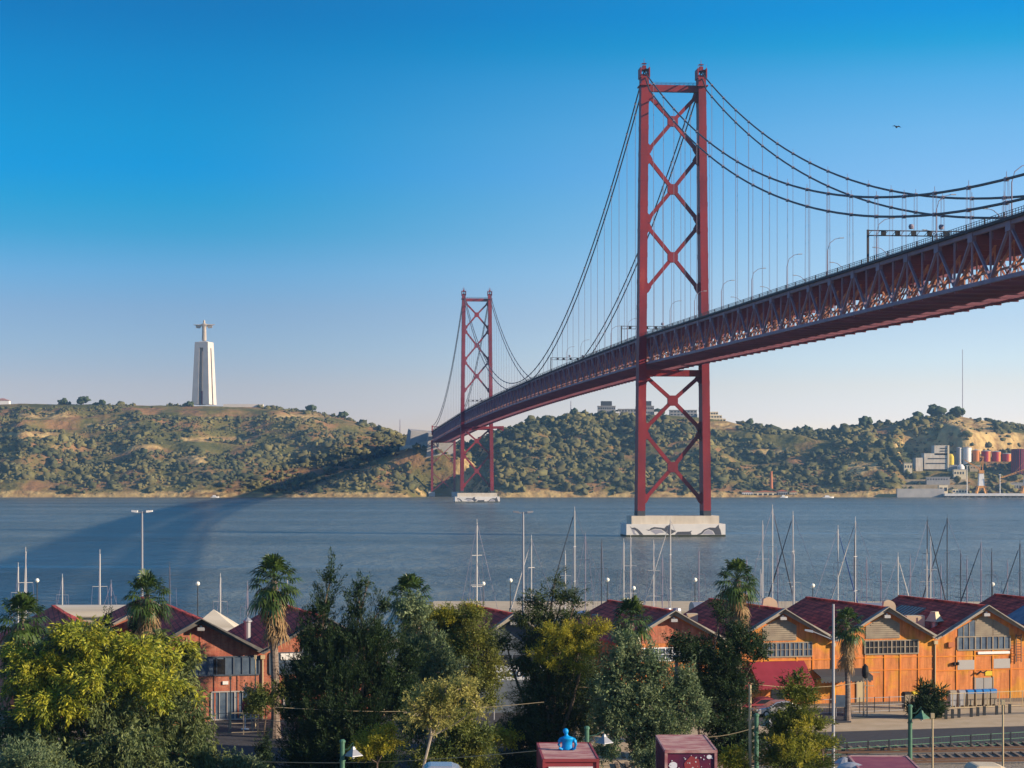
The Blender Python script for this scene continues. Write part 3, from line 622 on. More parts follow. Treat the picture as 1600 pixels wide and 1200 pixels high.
# hangers: pairs of ropes at every second panel point
hang = []
for s_ in (-1, 1):
    for i in range(-128, 42, 2):
        t = i * PAN
        if abs(t) < 4 or abs(t + LM) < 4 or t < -LM - 470 or t > 470: continue
        hang.append((abs(BY0 - t) if t <= 0 else BY0 - t, t, s_))
hang.sort()
rest = MB()
for k, (d, t, s_) in enumerate(hang):
    m = MB() if k < 99 else rest
    z1 = cable_z(t, 0); z0 = rail_z(t) - 1.8
    r_ = 0.062 if d < 700 else 0.085
    for dt in (-0.45, 0.45):
        for dl in ((-0.5, 0.5) if d < 560 else (0,)):
            m.beam(bp_(t + dt, s_ * 11.75 + dl, z0), bp_(t + dt * .7, s_ * 11.75 + dl * .7, z1), r_, r_)
    if z1 - z0 > 3:
        for zz in (z1, z1 - 4.6): m.beam(bp_(t - .6, s_ * 11.75, zz), bp_(t + .6, s_ * 11.75, zz), .74, .74)
        if d < 700: m.beam(bp_(t, s_ * 11.75, z1), bp_(t, s_ * 11.75, z1 + 1.5), .1, .1)
    if k < 99: m.build('hanger', 'hanger_grey', bridge)
o = rest.build('hanger', 'hanger_grey', bridge); o['kind'] = 'stuff'
# stiffening truss, deck and rails
T0, T1 = -LM - LS - 20, 495.0
NB = int((T1 - T0) / PAN)
ts = [i * PAN for i in range(-132, 50)]
for s_ in (-1, 1):
    ch = MB(); dg = MB(); cb_ = MB()
    for i in range(len(ts) - 1):
        a, c = ts[i], ts[i + 1]; l = s_ * 11.0
        za, zc = rail_z(a), rail_z(c)
        ch.beam(bp_(a, l, za - 2.0), bp_(c, l, zc - 2.0), .75, .8); cb_.beam(bp_(a, l, za - 12.4), bp_(c, l, zc - 12.4), .75, .85)
        j = round(a / PAN)
        if j % 2 == 0: dg.beam(bp_(a, l, za - 2.4), bp_(c, l, zc - 12.0), .5, .55, up=LX)
        else: dg.beam(bp_(a, l, za - 12.0), bp_(c, l, zc - 2.4), .5, .55, up=LX)
        dg.beam(bp_(a, l, za - 12.0), bp_(a, l, za - 2.4), .36, .36, up=LX)
        if j % 2 == 0:
            ch.beam(bp_(a - 1.5, l - s_ * -.08, za - 2.5), bp_(a + 1.5, l - s_ * -.08, za - 2.5), .9, 2.2)
    p = ch.build('stiffening_truss', 'truss_grey', bridge); dg.build('truss_web', 'truss_grey', p); cb_.build('bottom_chord', 'truss_grey', p)
dk = MB(); fl = MB(); rd = MB(); lo = MB(); rl = MB(); ltr = MB()
for i in range(len(ts) - 1):
    a, c = ts[i], ts[i + 1]; za, zc = rail_z(a), rail_z(c)
    dk.hexa([bp_(c, -12.3, zc - 1.6), bp_(c, 12.3, zc - 1.6), bp_(a, 12.3, za - 1.6), bp_(a, -12.3, za - 1.6)][::-1], [bp_(c, -12.3, zc - 1.05), bp_(c, 12.3, zc - 1.05), bp_(a, 12.3, za - 1.05), bp_(a, -12.3, za - 1.05)][::-1])
    fl.beam(bp_(a, -10.6, za - 3.0), bp_(a, 10.6, za - 3.0), .45, 2.2)
    lo.beam(bp_(a, -11, za - 12.6), bp_(a, 11, za - 12.6), .7, 1.3)
    lo.beam(bp_((a + c) / 2, -11, (za + zc) / 2 - 12.7), bp_((a + c) / 2, 11, (za + zc) / 2 - 12.7), .4, .6)
    for l in (-7.4, -4.2, -1.4, 1.4, 4.2, 7.4): fl.beam(bp_(a, l, za - 2.0), bp_(c, l, zc - 2.0), .3, .8)
    for l in (-5.2, -2.2, 2.2, 5.2): lo.beam(bp_(a, l, za - 11.7), bp_(c, l, zc - 11.7), .35, .9)
    rd.hexa([bp_(c, -5.8, zc - 11.2), bp_(c, 5.8, zc - 11.2), bp_(a, 5.8, za - 11.2), bp_(a, -5.8, za - 11.2)][::-1], [bp_(c, -5.8, zc - 10.9), bp_(c, 5.8, zc - 10.9), bp_(a, 5.8, za - 10.9), bp_(a, -5.8, za - 10.9)][::-1])
    lo.beam(bp_(a, -11, za - 12.5), bp_(c, 0, zc - 12.5), .45, .45); lo.beam(bp_(a, 11, za - 12.5), bp_(c, 0, zc - 12.5), .45, .45)
    for s_ in (-1, 1):
        ltr.beam(bp_(a, s_ * 10.6, za - 12.0), bp_(a, s_ * 6.0, za - 4.0), .4, .4, up=AX)
        ltr.beam(bp_(a, s_ * 6.2, za - 10.8), bp_(a, s_ * 6.2, za - 4.0), .3, .3, up=AX)
        ltr.beam(bp_(a, s_ * 6.2, za - 9.4), bp_(c, s_ * 6.2, zc - 9.4), .2, .5)
        ltr.beam(bp_(a, s_ * 6.2, za - 10.6), bp_(c, s_ * 6.2, zc - 5.0), .28, .28, up=LX)
        for zz in (0.0, .45, .9): rl.beam(bp_(a, s_ * 12.25, za - zz), bp_(c, s_ * 12.25, zc - zz), .09, .09)
        np_ = 7 if a > -200 else 3
        for q in range(np_):
            tt = a + (c - a) * q / np_; zz = rail_z(tt); rl.beam(bp_(tt, s_ * 12.25, zz - 1.1), bp_(tt, s_ * 12.25, zz + .05), .1 if q else .3, .1 if q else .3)
o = dk.build('road_deck', 'deck_dark', bridge); rl.build('railing', 'cable_grey', o)
o = fl.build('floor_beams', 'frame_maroon', bridge)
o = lo.build('lower_lateral_frame', 'frame_maroon', bridge); rd.build('rail_deck', 'inner_red', o); ltr.build('sway_frame', 'inner_red', o)
# maintenance gantry under the far tower
MB().beam(bp_(-LM + 26, -6, 66.5), bp_(-LM + 26, 22, 67.2), 5, 2.2).beam(bp_(-LM + 26, 16, 66.5), bp_(-LM + 26, 22, 64.6), 3, 1.2).build('maintenance_gantry', 'bridge_red', bridge)
# side-span end pier on the far shore
te = -LM - LS
for s_ in (-1, 1):
    m = MB(); m.beam(bp_(te, s_ * 12.8, 5.0), bp_(te, s_ * 12.8, 64), 2.6, 2.8, up=AX); leg = m.build('end_pier_leg', 'bridge_red', bridge)
    MB().beam(bp_(te, s_ * 13.4, -4), bp_(te, s_ * 13.4, 5.2), 7.2, 8, up=AX).build('end_pier_base', 'concrete_white', leg)
m = MB()
for z0, z1 in ((7, 26), (38, 60)):
    for s_ in (-1, 1): m.beam(bp_(te, s_ * 11.6, z0), bp_(te, -s_ * 11.6, z1), .8, .9, up=AX)
m.beam(bp_(te, -12, 62.4), bp_(te, 12, 62.4), 2, 2.4); m.build('end_pier_brace', 'bridge_red', bridge)
m = MB()
m.beam(bp_(te - 2, -12.6, 70), bp_(te - 2, -12.6, 81), 1.2, 2, up=AX); m.beam(bp_(te - 2, 12.6, 70), bp_(te - 2, 12.6, 81), 1.2, 2, up=AX); m.beam(bp_(te - 2, -12.6, 79.4), bp_(te - 2, 12.6, 79.4), 1, 1); m.build('end_portal', 'bridge_red', bridge)
# anchorage
anch = empty('anchorage_block', bp_(te - 60, -10, 40), 'pale concrete anchorage with sloping walls where the bridge meets the far hill', 'anchorage')
m = MB()
m.hexa([bp_(te - 30, -20, 22), bp_(te - 30, 14.2, 22), bp_(te - 140, 14.2, 30), bp_(te - 140, -20, 30)], [bp_(te - 30, -15, 72.5), bp_(te - 30, 14, 72.5), bp_(te - 140, 14, 78), bp_(te - 140, -15, 78)])
m.hexa([bp_(te - 60, -38, 30), bp_(te - 60, -14, 30), bp_(te - 130, -14, 30), bp_(te - 130, -44, 30)], [bp_(te - 60, -34, 76.2), bp_(te - 60, -14.2, 76.2), bp_(te - 130, -14.2, 78.2), bp_(te - 130, -34, 80.2)])
m.build('anchor_wall', 'concrete_grey', anch)
MB().hexa([bp_(te - 50, -34, 30), bp_(te - 50, -14, 30), bp_(te - 90, -14, 30), bp_(te - 90, -46, 30)], [bp_(te - 50, -32, 59.6), bp_(te - 50, -14, 65.2), bp_(te - 90, -14, 65.2), bp_(te - 90, -46, 57.6)]).build('access_ramp', 'concrete_pale', anch)

# lamps and sign gantries standing on the deck
def deck_lamp(t, l, hd, label):
    z = rail_z(t) - 1.0; b_ = bp_(t, l, z)
    e = empty('deck_lamp', b_, label, 'street lamp', 'curved lamps along the bridge deck')
    MB().tube([b_, b_ + Vector((0, 0, 6.5)), bp_(t, l + hd * .6, z + 8.6), bp_(t, l + hd * 2.0, z + 9.7), bp_(t, l + hd * 3.2, z + 10.0)], [.16, .12, .1, .09, .08], 6).build('lamp_pole', 'hanger_grey', e)
    MB().beam(bp_(t, l + hd * 3.2, z + 10.0), bp_(t, l + hd * 4.4, z + 10.05), .5, .2).build('lamp_head', 'silver_grey', e)
names = ['first', 'second', 'third', 'fourth', 'fifth', 'sixth', 'seventh', 'eighth', 'ninth', 'tenth', 'eleventh', 'twelfth']
for i, t in enumerate((60, 110, 158, 205, 252, 298, 345, 392, 440)):
    deck_lamp(t, -11.6, 1, 'curved lamp on the deck near edge, %s right of the near tower' % names[i])
    if t < 400: deck_lamp(t + 22, 11.6, -1, 'curved lamp on the deck far edge, %s right of the near tower' % names[i])
for i, t in enumerate((-45, -95, -145, -200, -260)):
    deck_lamp(t, -11.6, 1, 'curved lamp on the deck near edge, %s beyond the near tower' % names[i])
def gantry(t, label, full=True):
    z = rail_z(t) - 1.0
    e = empty('sign_gantry', bp_(t, 0, z), label, 'sign gantry', 'sign gantries over the bridge roadway')
    m = MB()
    for l in (-11.8, 11.8): m.beam(bp_(t, l, z - .6), bp_(t, l, z + 8.0), .5, .5, up=AX)
    for zz in (6.6, 7.8): m.beam(bp_(t, -11.8, z + zz), bp_(t, 11.8, z + zz), .25, .25)
    for k in range(12): m.beam(bp_(t, -11.8 + k * 2, z + 6.6), bp_(t, -10.8 + k * 2, z + 7.8), .12, .12, up=AX)
    m.build('gantry_frame', 'deck_dark', e)
    for l in (-8, -4.5, -.5, 3.5, 7.5): MB().beam(bp_(t + .3, l - .6, z + 7.2), bp_(t + .3, l + .6, z + 7.2), .4, 1.2).build('lane_signal', 'ink', e)
    for l in (-1, 6.5): MB().lathe([(.0, 0), (.55, .1), (.7, .7), (.5, 1.2), (0, 1.3)], bp_(t, l, z + 8.2), 10).build('beacon_housing', 'hanger_grey', e)
gantry(338, 'long flat sign gantry with dark signals over the deck near the right edge')
gantry(-62, 'sign gantry seen between the legs of the near tower')
gantry(-330, 'small distant sign gantry on the deck between the two towers')
gantry(-LM + 60, 'most distant sign gantry just right of the far tower')

# ------------------------------------------------------------------ monument
SY = 2670.0; SX = X_at(319, SY); SZ = float(terrain_z(SX, SY)) - 1
sz0 = 118.5
mon = empty('statue_monument', (SX, SY, sz0), 'tall four-legged concrete pedestal topped by a stone figure with outstretched arms', 'monument')
rot = R(-15); ca, sa = cos(rot), sin(rot)
def mp_(x, y, z): return (SX + x * ca - y * sa, SY + x * sa + y * ca, sz0 + z)
HP = 80.0
def hw(z): return 12.2 - 3.0 * z / HP
m = MB()
for sx in (-1, 1):
    for sy in (-1, 1):
        def leg(z):
            o_ = hw(z); i_ = 3.2 - 0.6 * z / HP
            return [mp_(sx * i_, sy * i_ * .6, z), mp_(sx * o_, sy * i_ * .6, z), mp_(sx * o_, sy * o_, z), mp_(sx * i_, sy * o_, z)]
        b0, b1 = leg(-2), leg(72.5)
        if sx * sy < 0: b0, b1 = b0[::-1], b1[::-1]
        m.hexa(b0, b1)
m.hexa([mp_(-hw(72.5), -hw(72.5), 72.5), mp_(hw(72.5), -hw(72.5), 72.5), mp_(hw(72.5), hw(72.5), 72.5), mp_(-hw(72.5), hw(72.5), 72.5)],
       [mp_(-hw(80), -hw(80), 80), mp_(hw(80), -hw(80), 80), mp_(hw(80), hw(80), 80), mp_(-hw(80), hw(80), 80)])
m.build('pedestal', 'pedestal_concrete', mon)
MB().box(0, 0, 0, 0, 0, 0) if False else None
m = MB(); m.hexa([mp_(-2.7, -3.9, -1), mp_(2.7, -3.9, -1), mp_(2.7, 3.9, -1), mp_(-2.7, 3.9, -1)], [mp_(-2.5, -3.7, 16), mp_(2.5, -3.7, 16), mp_(2.5, 3.7, 16), mp_(-2.5, 3.7, 16)]); m.build('pedestal_panel', 'red_cloth', mon)
m = MB(); m.hexa([mp_(-6, -5, 80), mp_(6, -5, 80), mp_(6, 5, 80), mp_(-6, 5, 80)], [mp_(-5, -4, 81), mp_(5, -4, 81), mp_(5, 4, 81), mp_(-5, 4, 81)]); m.build('plinth', 'pedestal_concrete', mon)
# figure, facing the camera: robe, torso, arms, head in one skin mesh
me = bpy.data.meshes.new('statue_figure')
S_ = [(0, 0, 81, 3.6, 2.6), (0, 0, 88, 3.3, 2.4), (0, 0, 95, 3.0, 2.2), (0, 0, 100, 3.3, 2.2), (0, 0, 103.2, 3.0, 1.9), (0, 0, 105.3, 1.2, 1.2), (0, -.2, 107.3, 1.6, 1.8), (0, -.2, 109.4, 1.2, 1.4),
      (-4.4, 0, 102.6, 1.9, 1.3), (-9, 0, 102.6, 1.7, .9), (-12.4, 0, 102.9, .8, .7), (-15, -.2, 103.1, .5, .35),
      (4.4, 0, 102.6, 1.9, 1.3), (9, 0, 102.6, 1.7, .9), (12.4, 0, 102.9, .8, .7), (15, -.2, 103.1, .5, .35)]
ed = [(0, 1), (1, 2), (2, 3), (3, 4), (4, 5), (5, 6), (6, 7), (4, 8), (8, 9), (9, 10), (10, 11), (4, 12), (12, 13), (13, 14), (14, 15)]
me.from_pydata([(x * .98, y, z - 0) for x, y, z, a, c in S_], ed, []); me.materials.append(M['statue_stone'])
fig = bpy.data.objects.new('statue_figure', me); COL.objects.link(fig); fig.parent = mon; CH.setdefault(mon.name, []).append(fig); fig.rotation_euler = (0, 0, R(-8))
sk = fig.modifiers.new('skin', 'SKIN')
for i, v in enumerate(me.skin_vertices[0].data): v.radius = (S_[i][3], S_[i][4]); v.use_root = (i == 0)
fig.modifiers.new('sub', 'SUBSURF').levels = 2; fig.modifiers['sub'].render_levels = 2
sl = MB()
for s_ in (-1, 1):
    sl.prism([(s_ * 3.6, 101.6), (s_ * 5.6, 98.2), (s_ * 11.0, 98.8), (s_ * 11.4, 102.6)], (SX, SY - .7, sz0), (cos(R(-8)), sin(R(-8)), 0), (0, 0, 1), (0, 1.3, 0))
sl.build('hanging_sleeves', 'statue_stone', mon)

# ------------------------------------------------------------------ buildings and works on the far shore
def block(e, name, X, Y, z0, w_, d, h, mt, win=None, rows=0, cols=0):
    MB().box(X - w_ / 2, X + w_ / 2, Y, Y + d, z0, z0 + h).build(name, mt, e)
    if rows:
        for r_ in range(rows):
            m = MB(); zz = z0 + h * (r_ + .5) / rows
            for c_ in range(cols):
                xx = X - w_ / 2 + w_ * (c_ + .5) / cols
                m.box(xx - w_ / cols * .32, xx + w_ / cols * .32, Y - .12, Y + .1, zz - h / rows * .22, zz + h / rows * .22)
            m.build('window_row', 'glass_dark', e)
def hill_base(px, dY=0): Yc = float(crest_Y(np.array(float(px)))) + dY; X_ = X_at(px, Yc); return X_, Yc, float(terrain_z(X_, Yc))
for (px, w_, h, dY, mt, lb, steps) in ((948, 22, 15, -14, 'grey_wall', 'grey hilltop apartment block with dark top box, left of the near tower', 1),
        (985, 30, 12, -10, 'grey_wall', 'long grey hilltop apartment block immediately left of the near tower', 0),
        (1012, 16, 16, -12, 'grey_wall', 'small dark topped hilltop block beside the near tower left leg', 1),
        (1068, 34, 11, -10, 'grey_wall', 'low grey stepped building on the hilltop inside the near tower right half', 0),
        (1118, 26, 10, -16, 'cream_paint', 'cream terraced building with window rows on the hilltop right of the near tower', 0)):
    X_, Y_, z_ = hill_base(px, dY)
    e = empty('apartment_block', (X_, Y_, z_ - 3), lb, 'building', 'apartment blocks on the far hilltop')
    if mt == 'cream_paint':
        for k in range(3): block(e, 'storey', X_ - 2 * k, Y_ + k * 3, z_ - 3 + k * 4.4, w_ - 5 * k, 12, 4.4, mt, rows=1, cols=7 - k)
    else:
        block(e, 'wall', X_, Y_, z_ - 3, w_, 14, h, mt, rows=3, cols=8)
        MB().box(X_ + w_ / 2, X_ + w_ / 2 + 5, Y_ - 4, Y_ + 10, z_ - 5, z_ - 3 + h * .55).build('white_end_wall', 'white_paint', e)
        MB().box(X_ - w_ / 2 - .5, X_ + w_ / 2 + .5, Y_ - .6, Y_ + 14.5, z_ - 3 + h, z_ - 2.4 + h).build('roof', 'concrete_grey', e)
        if steps: MB().box(X_ - w_ * .32, X_ + w_ * .3, Y_ + 1, Y_ + 11, z_ - 2.4 + h, z_ + 3.5 + h).build('roof_box', 'roof_dark', e)
X_, Y_, z_ = hill_base(8, -4)
e = empty('house', (X_, Y_, z_), 'small white house with low pitched roof on the left end of the skyline', 'house')
MB().box(X_ - 12, X_ + 5, Y_, Y_ + 9, z_ - 2, z_ + 5).build('wall', 'white_paint', e)
MB().prism([(-13, 0), (6, 0), (-3.5, 3.2)], (X_, Y_ - .5, z_ + 5), (1, 0, 0), (0, 0, 1), (0, 10, 0)).build('roof', 'roof_pink', e)
X_, Y_, z_ = hill_base(375, -10)
e = tag(MB().box(X_ - 22, X_ + 30, Y_, Y_ + 8, z_ - 2, z_ + 4.0).build('sanctuary_wall', 'pedestal_concrete', loc=(X_, Y_, z_)), 'long low pale wall on the hilltop right of the monument', 'wall')
# masts
for (px, y0, y1, dY, lb) in ((1504, 546, 648, 60, 'very tall thin radio mast rising above the right ridge'), (625, 655, 684, 30, 'thin mast on the ridge left of the bridge end'), (892, 626, 650, 20, 'short dark mast rising behind the hill under the deck')):
    X_, Y_, z_ = hill_base(px, dY); zt = Z_at(y0, Y_)
    m = MB(); m.cyl((X_, Y_, z_ - 4), (X_, Y_, zt), .55 if px == 1504 else .8, .35, 5)
    for k in range(6): zz = z_ + (zt - z_) * (k + 1) / 7; m.beam((X_ - .8, Y_, zz), (X_ + .8, Y_, zz), .2, .2)
    tag(m.build('radio_mast', 'hanger_grey', loc=(X_, Y_, z_)), lb, 'mast')
# small things at the foot of the hills
Yb = SHORE + 22; X_ = X_at(1205, Yb); z_ = float(terrain_z(X_, Yb))
m = MB(); m.cyl((X_, Yb, z_ - 1), (X_, Yb, Z_at(737, Yb)), 2.2, 1.3, 10).cyl((X_, Yb, Z_at(738, Yb)), (X_, Yb, Z_at(736.5, Yb)), 1.7, 1.7, 10)
tag(m.build('brick_chimney', 'chimney_brick', loc=(X_, Yb, z_)), 'old tapering brick chimney at the waterside right of the near tower', 'chimney')
for (px, w_, h, mt, lb) in ((1196, 28, 5, 'cream_paint', 'long pale shed on the far waterline below the brick chimney'), (1168, 12, 5, 'white_paint', 'small white shed on the far waterline left of the brick chimney'),
        (1222, 12, 6, 'grey_wall', 'grey quayside shed right of the brick chimney'), (1240, 9, 5, 'cream_paint', 'small cream hut farthest right of the chimney sheds')):
    Yb = SHORE + 5; X_ = X_at(px, Yb)
    e = empty('waterside_shed', (X_, Yb, 1), lb, 'shed', 'sheds on the far waterline')
    block(e, 'wall', X_, Yb, 0.5, w_, 6, h, mt, rows=1, cols=5)
    MB().prism([(-w_ / 2 - .6, 0), (w_ / 2 + .6, 0), (0, 2)], (X_, Yb - .6, h + .5), (1, 0, 0), (0, 0, 1), (0, 7.2, 0)).build('roof', 'chimney_brick', e)
# wharf
m = MB(); zq = 4.2; Yq = SHORE - 16
xq0, xq1 = X_at(1476, Yq), X_at(1800, Yq)
m.box(xq0, xq1, Yq, Yq + 40, 1.6, zq)
tag(m.build('wharf', 'concrete_white', loc=(xq0, Yq, 0)), 'white edged concrete wharf along the far right waterline', 'wharf')
wh = bpy.data.objects['wharf']
for k in range(22):
    x_ = xq0 + 4 + k * 7.5; wh2 = MB().box(x_ - 1.2, x_ + 1.2, Yq + .4, Yq + 5, -3, 1.6); 
    o_ = bpy.data.meshes.new('pile'); 
    wh2.build('pile', 'roof_dark', wh)
x0_, x1_ = X_at(1402, Yq + 8), X_at(1475.5, Yq + 8)
ww = MB(); ww.box(x0_, x1_, Yq + 8, Yq + 14, -3, 9.5)
e = tag(ww.build('retaining_wall', 'concrete_grey', loc=(x0_, Yq + 8, 0)), 'long grey concrete retaining wall on the waterline below the terraces', 'wall')
for k, zz in enumerate((13, 19, 25)):
    Yt = 2270 + k * 13
    tag(MB().box(X_at(1408 + 3 * k, Yt), X_at(1515 - 6 * k, Yt), Yt, Yt + 2, zz - 5, zz + .6).build('terrace_wall', 'rock_pale', loc=(X_at(1460, Yt), Yt, zz)), ('lowest', 'middle', 'uppermost')[k] + ' of the stepped stone terrace walls under the white works building', 'wall', 'terrace walls')
# works building
Yw = 2302; X_ = X_at(1455, Yw); z_ = 29.0
e = empty('works_building', (X_, Yw, z_), 'pale stepped industrial building with dark window bands above the terraces', 'building')
for (a, c, h0, h1) in ((1431, 1442, 0, 15), (1444, 1480, 4, 20), (1460, 1480, 20, 29)):
    MB().box(X_at(a, Yw), X_at(c, Yw), Yw, Yw + 16, z_ + h0 - 2, z_ + h1).build('wall', 'concrete_pale', e)
MB().box(X_at(1443, Yw), X_at(1482, Yw), Yw + 2, Yw + 17, z_ - 2, z_ + 2).build('undercroft', 'roof_dark', e)
for zz, a, c in ((8.0, 1447, 1478), (13.5, 1450, 1479), (22, 1469, 1479.4), (25, 1469, 1479.4)):
    MB().box(X_at(a, Yw), X_at(c, Yw), Yw - .3, Yw + .2, z_ + zz, z_ + zz + 1.1).build('window_band', 'glass_dark', e)
MB().box(X_at(1480.4, Yw), X_at(1483, Yw), Yw - 1, Yw + 14, z_ - 1, z_ + 29).build('stair_tower', 'cream_paint', e)
e = empty('tank', (X_at(1490, Yw), Yw, z_), 'squat yellow and white process plant beside the works stair tower', 'plant')
MB().lathe([(3.6, 0), (3.6, 9), (2, 12), (0, 12.6)], (X_at(1486.5, Yw), Yw + 3, z_ - 1 + 8), 14).build('tank_shell', 'yellow_paint', e)
MB().lathe([(4.2, -8), (4.2, 0), (2, 2.5), (0, 3)], (X_at(1500, Yw), Yw - 4, z_ + 5), 14).build('storage_sphere', 'white_paint', e)
MB().box(X_at(1484, Yw), X_at(1496, Yw), Yw, Yw + 8, z_ - 3, z_ + 7).build('plant_frame', 'grey_wall', e)
Ys = 2340; zs_ = 38.5
for (a, c, y0, y1, m1, lb) in ((1494, 1503, 700, 722, 'grey_wall', 'grey storage silo with white top, leftmost of the row'), (1504, 1518, 699.5, 722, 'white_paint', 'wide white and grey silo left of the orange ones'),
        (1519, 1531, 703.5, 722, 'silo_orange', 'bright orange silo next to the white silo'), (1533, 1548, 705, 722, 'silo_red', 'crimson and orange silo, second of the coloured silos'),
        (1549, 1564, 706, 722, 'silo_red', 'crimson and orange silo in the middle of the coloured silos'), (1565, 1580, 709, 724, 'silo_red', 'low crimson and orange silo left of the big tank')):
    cx = X_at((a + c) / 2, Ys); rr = (c - a) / 2 * Ys / F * .97; zt = Z_at(y0, Ys); zb = Z_at(y1, Ys) - 3
    e = empty('silo', (cx, Ys, zb), lb, 'silo', 'silos above the far wharf')
    n = 20; vs = []; 
    body = MB()
    for k in range(n):
        a0, a1 = 2 * pi * k / n, 2 * pi * (k + 1) / n
        body.mi = 1 if cos((a0 + a1) / 2 - R(-28)) > 0.62 else 0
        body.add([(cx + rr * cos(a0), Ys + rr * sin(a0), zb), (cx + rr * cos(a1), Ys + rr * sin(a1), zb), (cx + rr * cos(a1), Ys + rr * sin(a1), zt), (cx + rr * cos(a0), Ys + rr * sin(a0), zt)], [(0, 1, 2, 3)])
    alt = 'silo_orange' if m1 in ('silo_red', 'silo_orange') else 'white_paint'
    body.build('silo_wall', [m1, alt], e)
    MB().lathe([(rr + .15, 0), (rr + .15, .5), (0, 1.4)], (cx, Ys, zt - .2), 20).build('silo_roof', 'concrete_grey', e)
cx = X_at(1593, 2296); e = empty('storage_tank', (cx, 2296, 20), 'large dark maroon ribbed tank cut by the right edge above the wharf', 'tank')
rr = 9; zt = Z_at(701, 2296); m = MB(); m.lathe([(rr, 26), (rr, zt - .5), (0, zt)], (cx, 2296, 0), 24); m.build('tank_wall', mat('maroon', (0.13, 0.03, 0.055), rough=.7) and 'maroon', e)
m = MB()
for k in range(24): a0 = 2 * pi * k / 24; m.beam((cx + (rr + .1) * cos(a0), 2296 + (rr + .1) * sin(a0), 26), (cx + (rr + .1) * cos(a0), 2296 + (rr + .1) * sin(a0), zt - .5), .35, .35)
m.build('tank_ribs', 'silo_red', e)
for (px, Y_, w_, d_, y0, h, mt, lb) in ((1419, 2290, 9, 8, 724, 9, 'cream_paint', 'small cream annex left of the pale stepped works building'), (1466, 2272, 26, 6, 746, 5, 'grey_wall', 'long grey lean-to on the middle terrace below the works'), (1500, 2284, 14, 8, 734, 9, 'cream_paint', 'cream block below the white storage sphere'),
        (1548, 2290, 20, 8, 752, 8, 'concrete_grey', 'grey dockside block behind the orange crane'), (1586, 2276, 22, 8, 755, 10, 'grey_wall', 'dark grey dockside block below the ribbed maroon tank'), (1524, 2300, 12, 6, 728, 5, 'rock_pale', 'pale stone ramp block under the orange silo')):
    X_ = X_at(px, Y_); z_ = Z_at(y0, Y_); e = empty('works_annex', (X_, Y_, z_ - h), lb, 'building', 'annexes around the far works')
    block(e, 'wall', X_, Y_, z_ - h - 6, w_, d_, h + 6, mt); 
    m = MB()
    k = X_ - w_ / 2 + 1
    while k < X_ + w_ / 2 - 1.5: m.box(k, k + 1.4, Y_ - .15, Y_ + .1, z_ - h * .55, z_ - h * .25); k += 3
    m.build('window_row', 'glass_dark', e)
    MB().box(X_ - w_ / 2 - .4, X_ + w_ / 2 + .4, Y_ - .4, Y_ + d_ + .4, z_, z_ + .6).build('roof', 'concrete_grey', e)
# cranes
def crane(px, jib, label):
    Yk = Yq + 14; X_ = X_at(px, Yk); zt = zq
    e = empty('harbour_crane', (X_, Yk, zt), label, 'crane', 'orange cranes on the far wharf')
    m = MB()
    for sx in (-1, 1):
        for sy in (-1, 1): m.beam((X_ + sx * 5.5, Yk + sy * 4, zt), (X_ + sx * 3.2, Yk + sy * 3, zt + 8), 1.3, 1.3)
    m.box(X_ - 5, X_ + 5, Yk - 3.6, Yk + 3.6, zt + 6, zt + 8.4); m.build('portal', 'crane_orange', e)
    MB().hexa([(X_ - 3.3, Yk - 3, zt + 8.4), (X_ + 3.3, Yk - 3, zt + 8.4), (X_ + 3.3, Yk + 3, zt + 8.4), (X_ - 3.3, Yk + 3, zt + 8.4)], [(X_ - 2.4, Yk - 2.4, zt + 22), (X_ + 2.4, Yk - 2.4, zt + 22), (X_ + 2.4, Yk + 2.4, zt + 22), (X_ - 2.4, Yk + 2.4, zt + 22)]).build('tower', 'white_paint', e)
    MB().box(X_ - 2.8, X_ + 2.8, Yk - 3, Yk + 3, zt + 22, zt + 25.5).build('cab', 'crane_orange', e)
    p0 = Vector((X_ - .5, Yk, zt + 25)); p1 = Vector((X_at(jib[0], Yk), Yk, Z_at(jib[1], Yk)))
    m = MB()
    for dz in (0, 2.0): m.beam(p0 + Vector((0, 0, dz)), p1 + Vector((0, 0, dz * .3)), .5, .5)
    for k in range(9): q0 = p0.lerp(p1, k / 9); q1 = p0.lerp(p1, (k + 1) / 9); m.beam(q0, q1 + Vector((0, 0, 2 * (1 - .7 * (k + 1) / 9))), .3, .3)
    m.build('jib', 'crane_orange', e)
    m = MB(); tp = Vector((X_ + 2.2, Yk, Z_at(714, Yk))); m.beam(Vector((X_ + 1.6, Yk, zt + 25)), tp, .8, .8); m.beam(tp - Vector((4, 0, 0)), tp + Vector((1, 0, 0)), .8, 1); m.beam(tp, Vector((X_ - 2, Yk, zt + 25)), .5, .5); m.beam(tp, p0.lerp(p1, .5), .15, .15)
    m.build('back_mast', 'crane_orange', e)
crane(1533, (1507, 719), 'orange harbour crane with its jib raised to the left, on the far wharf')
crane(1604, (1563, 747), 'orange harbour crane with a long low jib, cut by the right edge')
for px, y0, lb in ((1511, 728, 'thin white lamp mast on the wharf left of the crane'), (1562.5, 742, 'white lamp mast on the wharf between the two cranes')):
    X_ = X_at(px, Yq + 6); tag(MB().cyl((X_, Yq + 6, zq), (X_, Yq + 6, Z_at(y0, Yq + 6)), .5, .35, 6).box(X_ - 1.4, X_ + 1.4, Yq + 5.6, Yq + 6.4, Z_at(y0, Yq + 6), Z_at(y0, Yq + 6) + .5).build('mast_lamp', 'white_paint', loc=(X_, Yq + 6, zq)), lb, 'lamp')
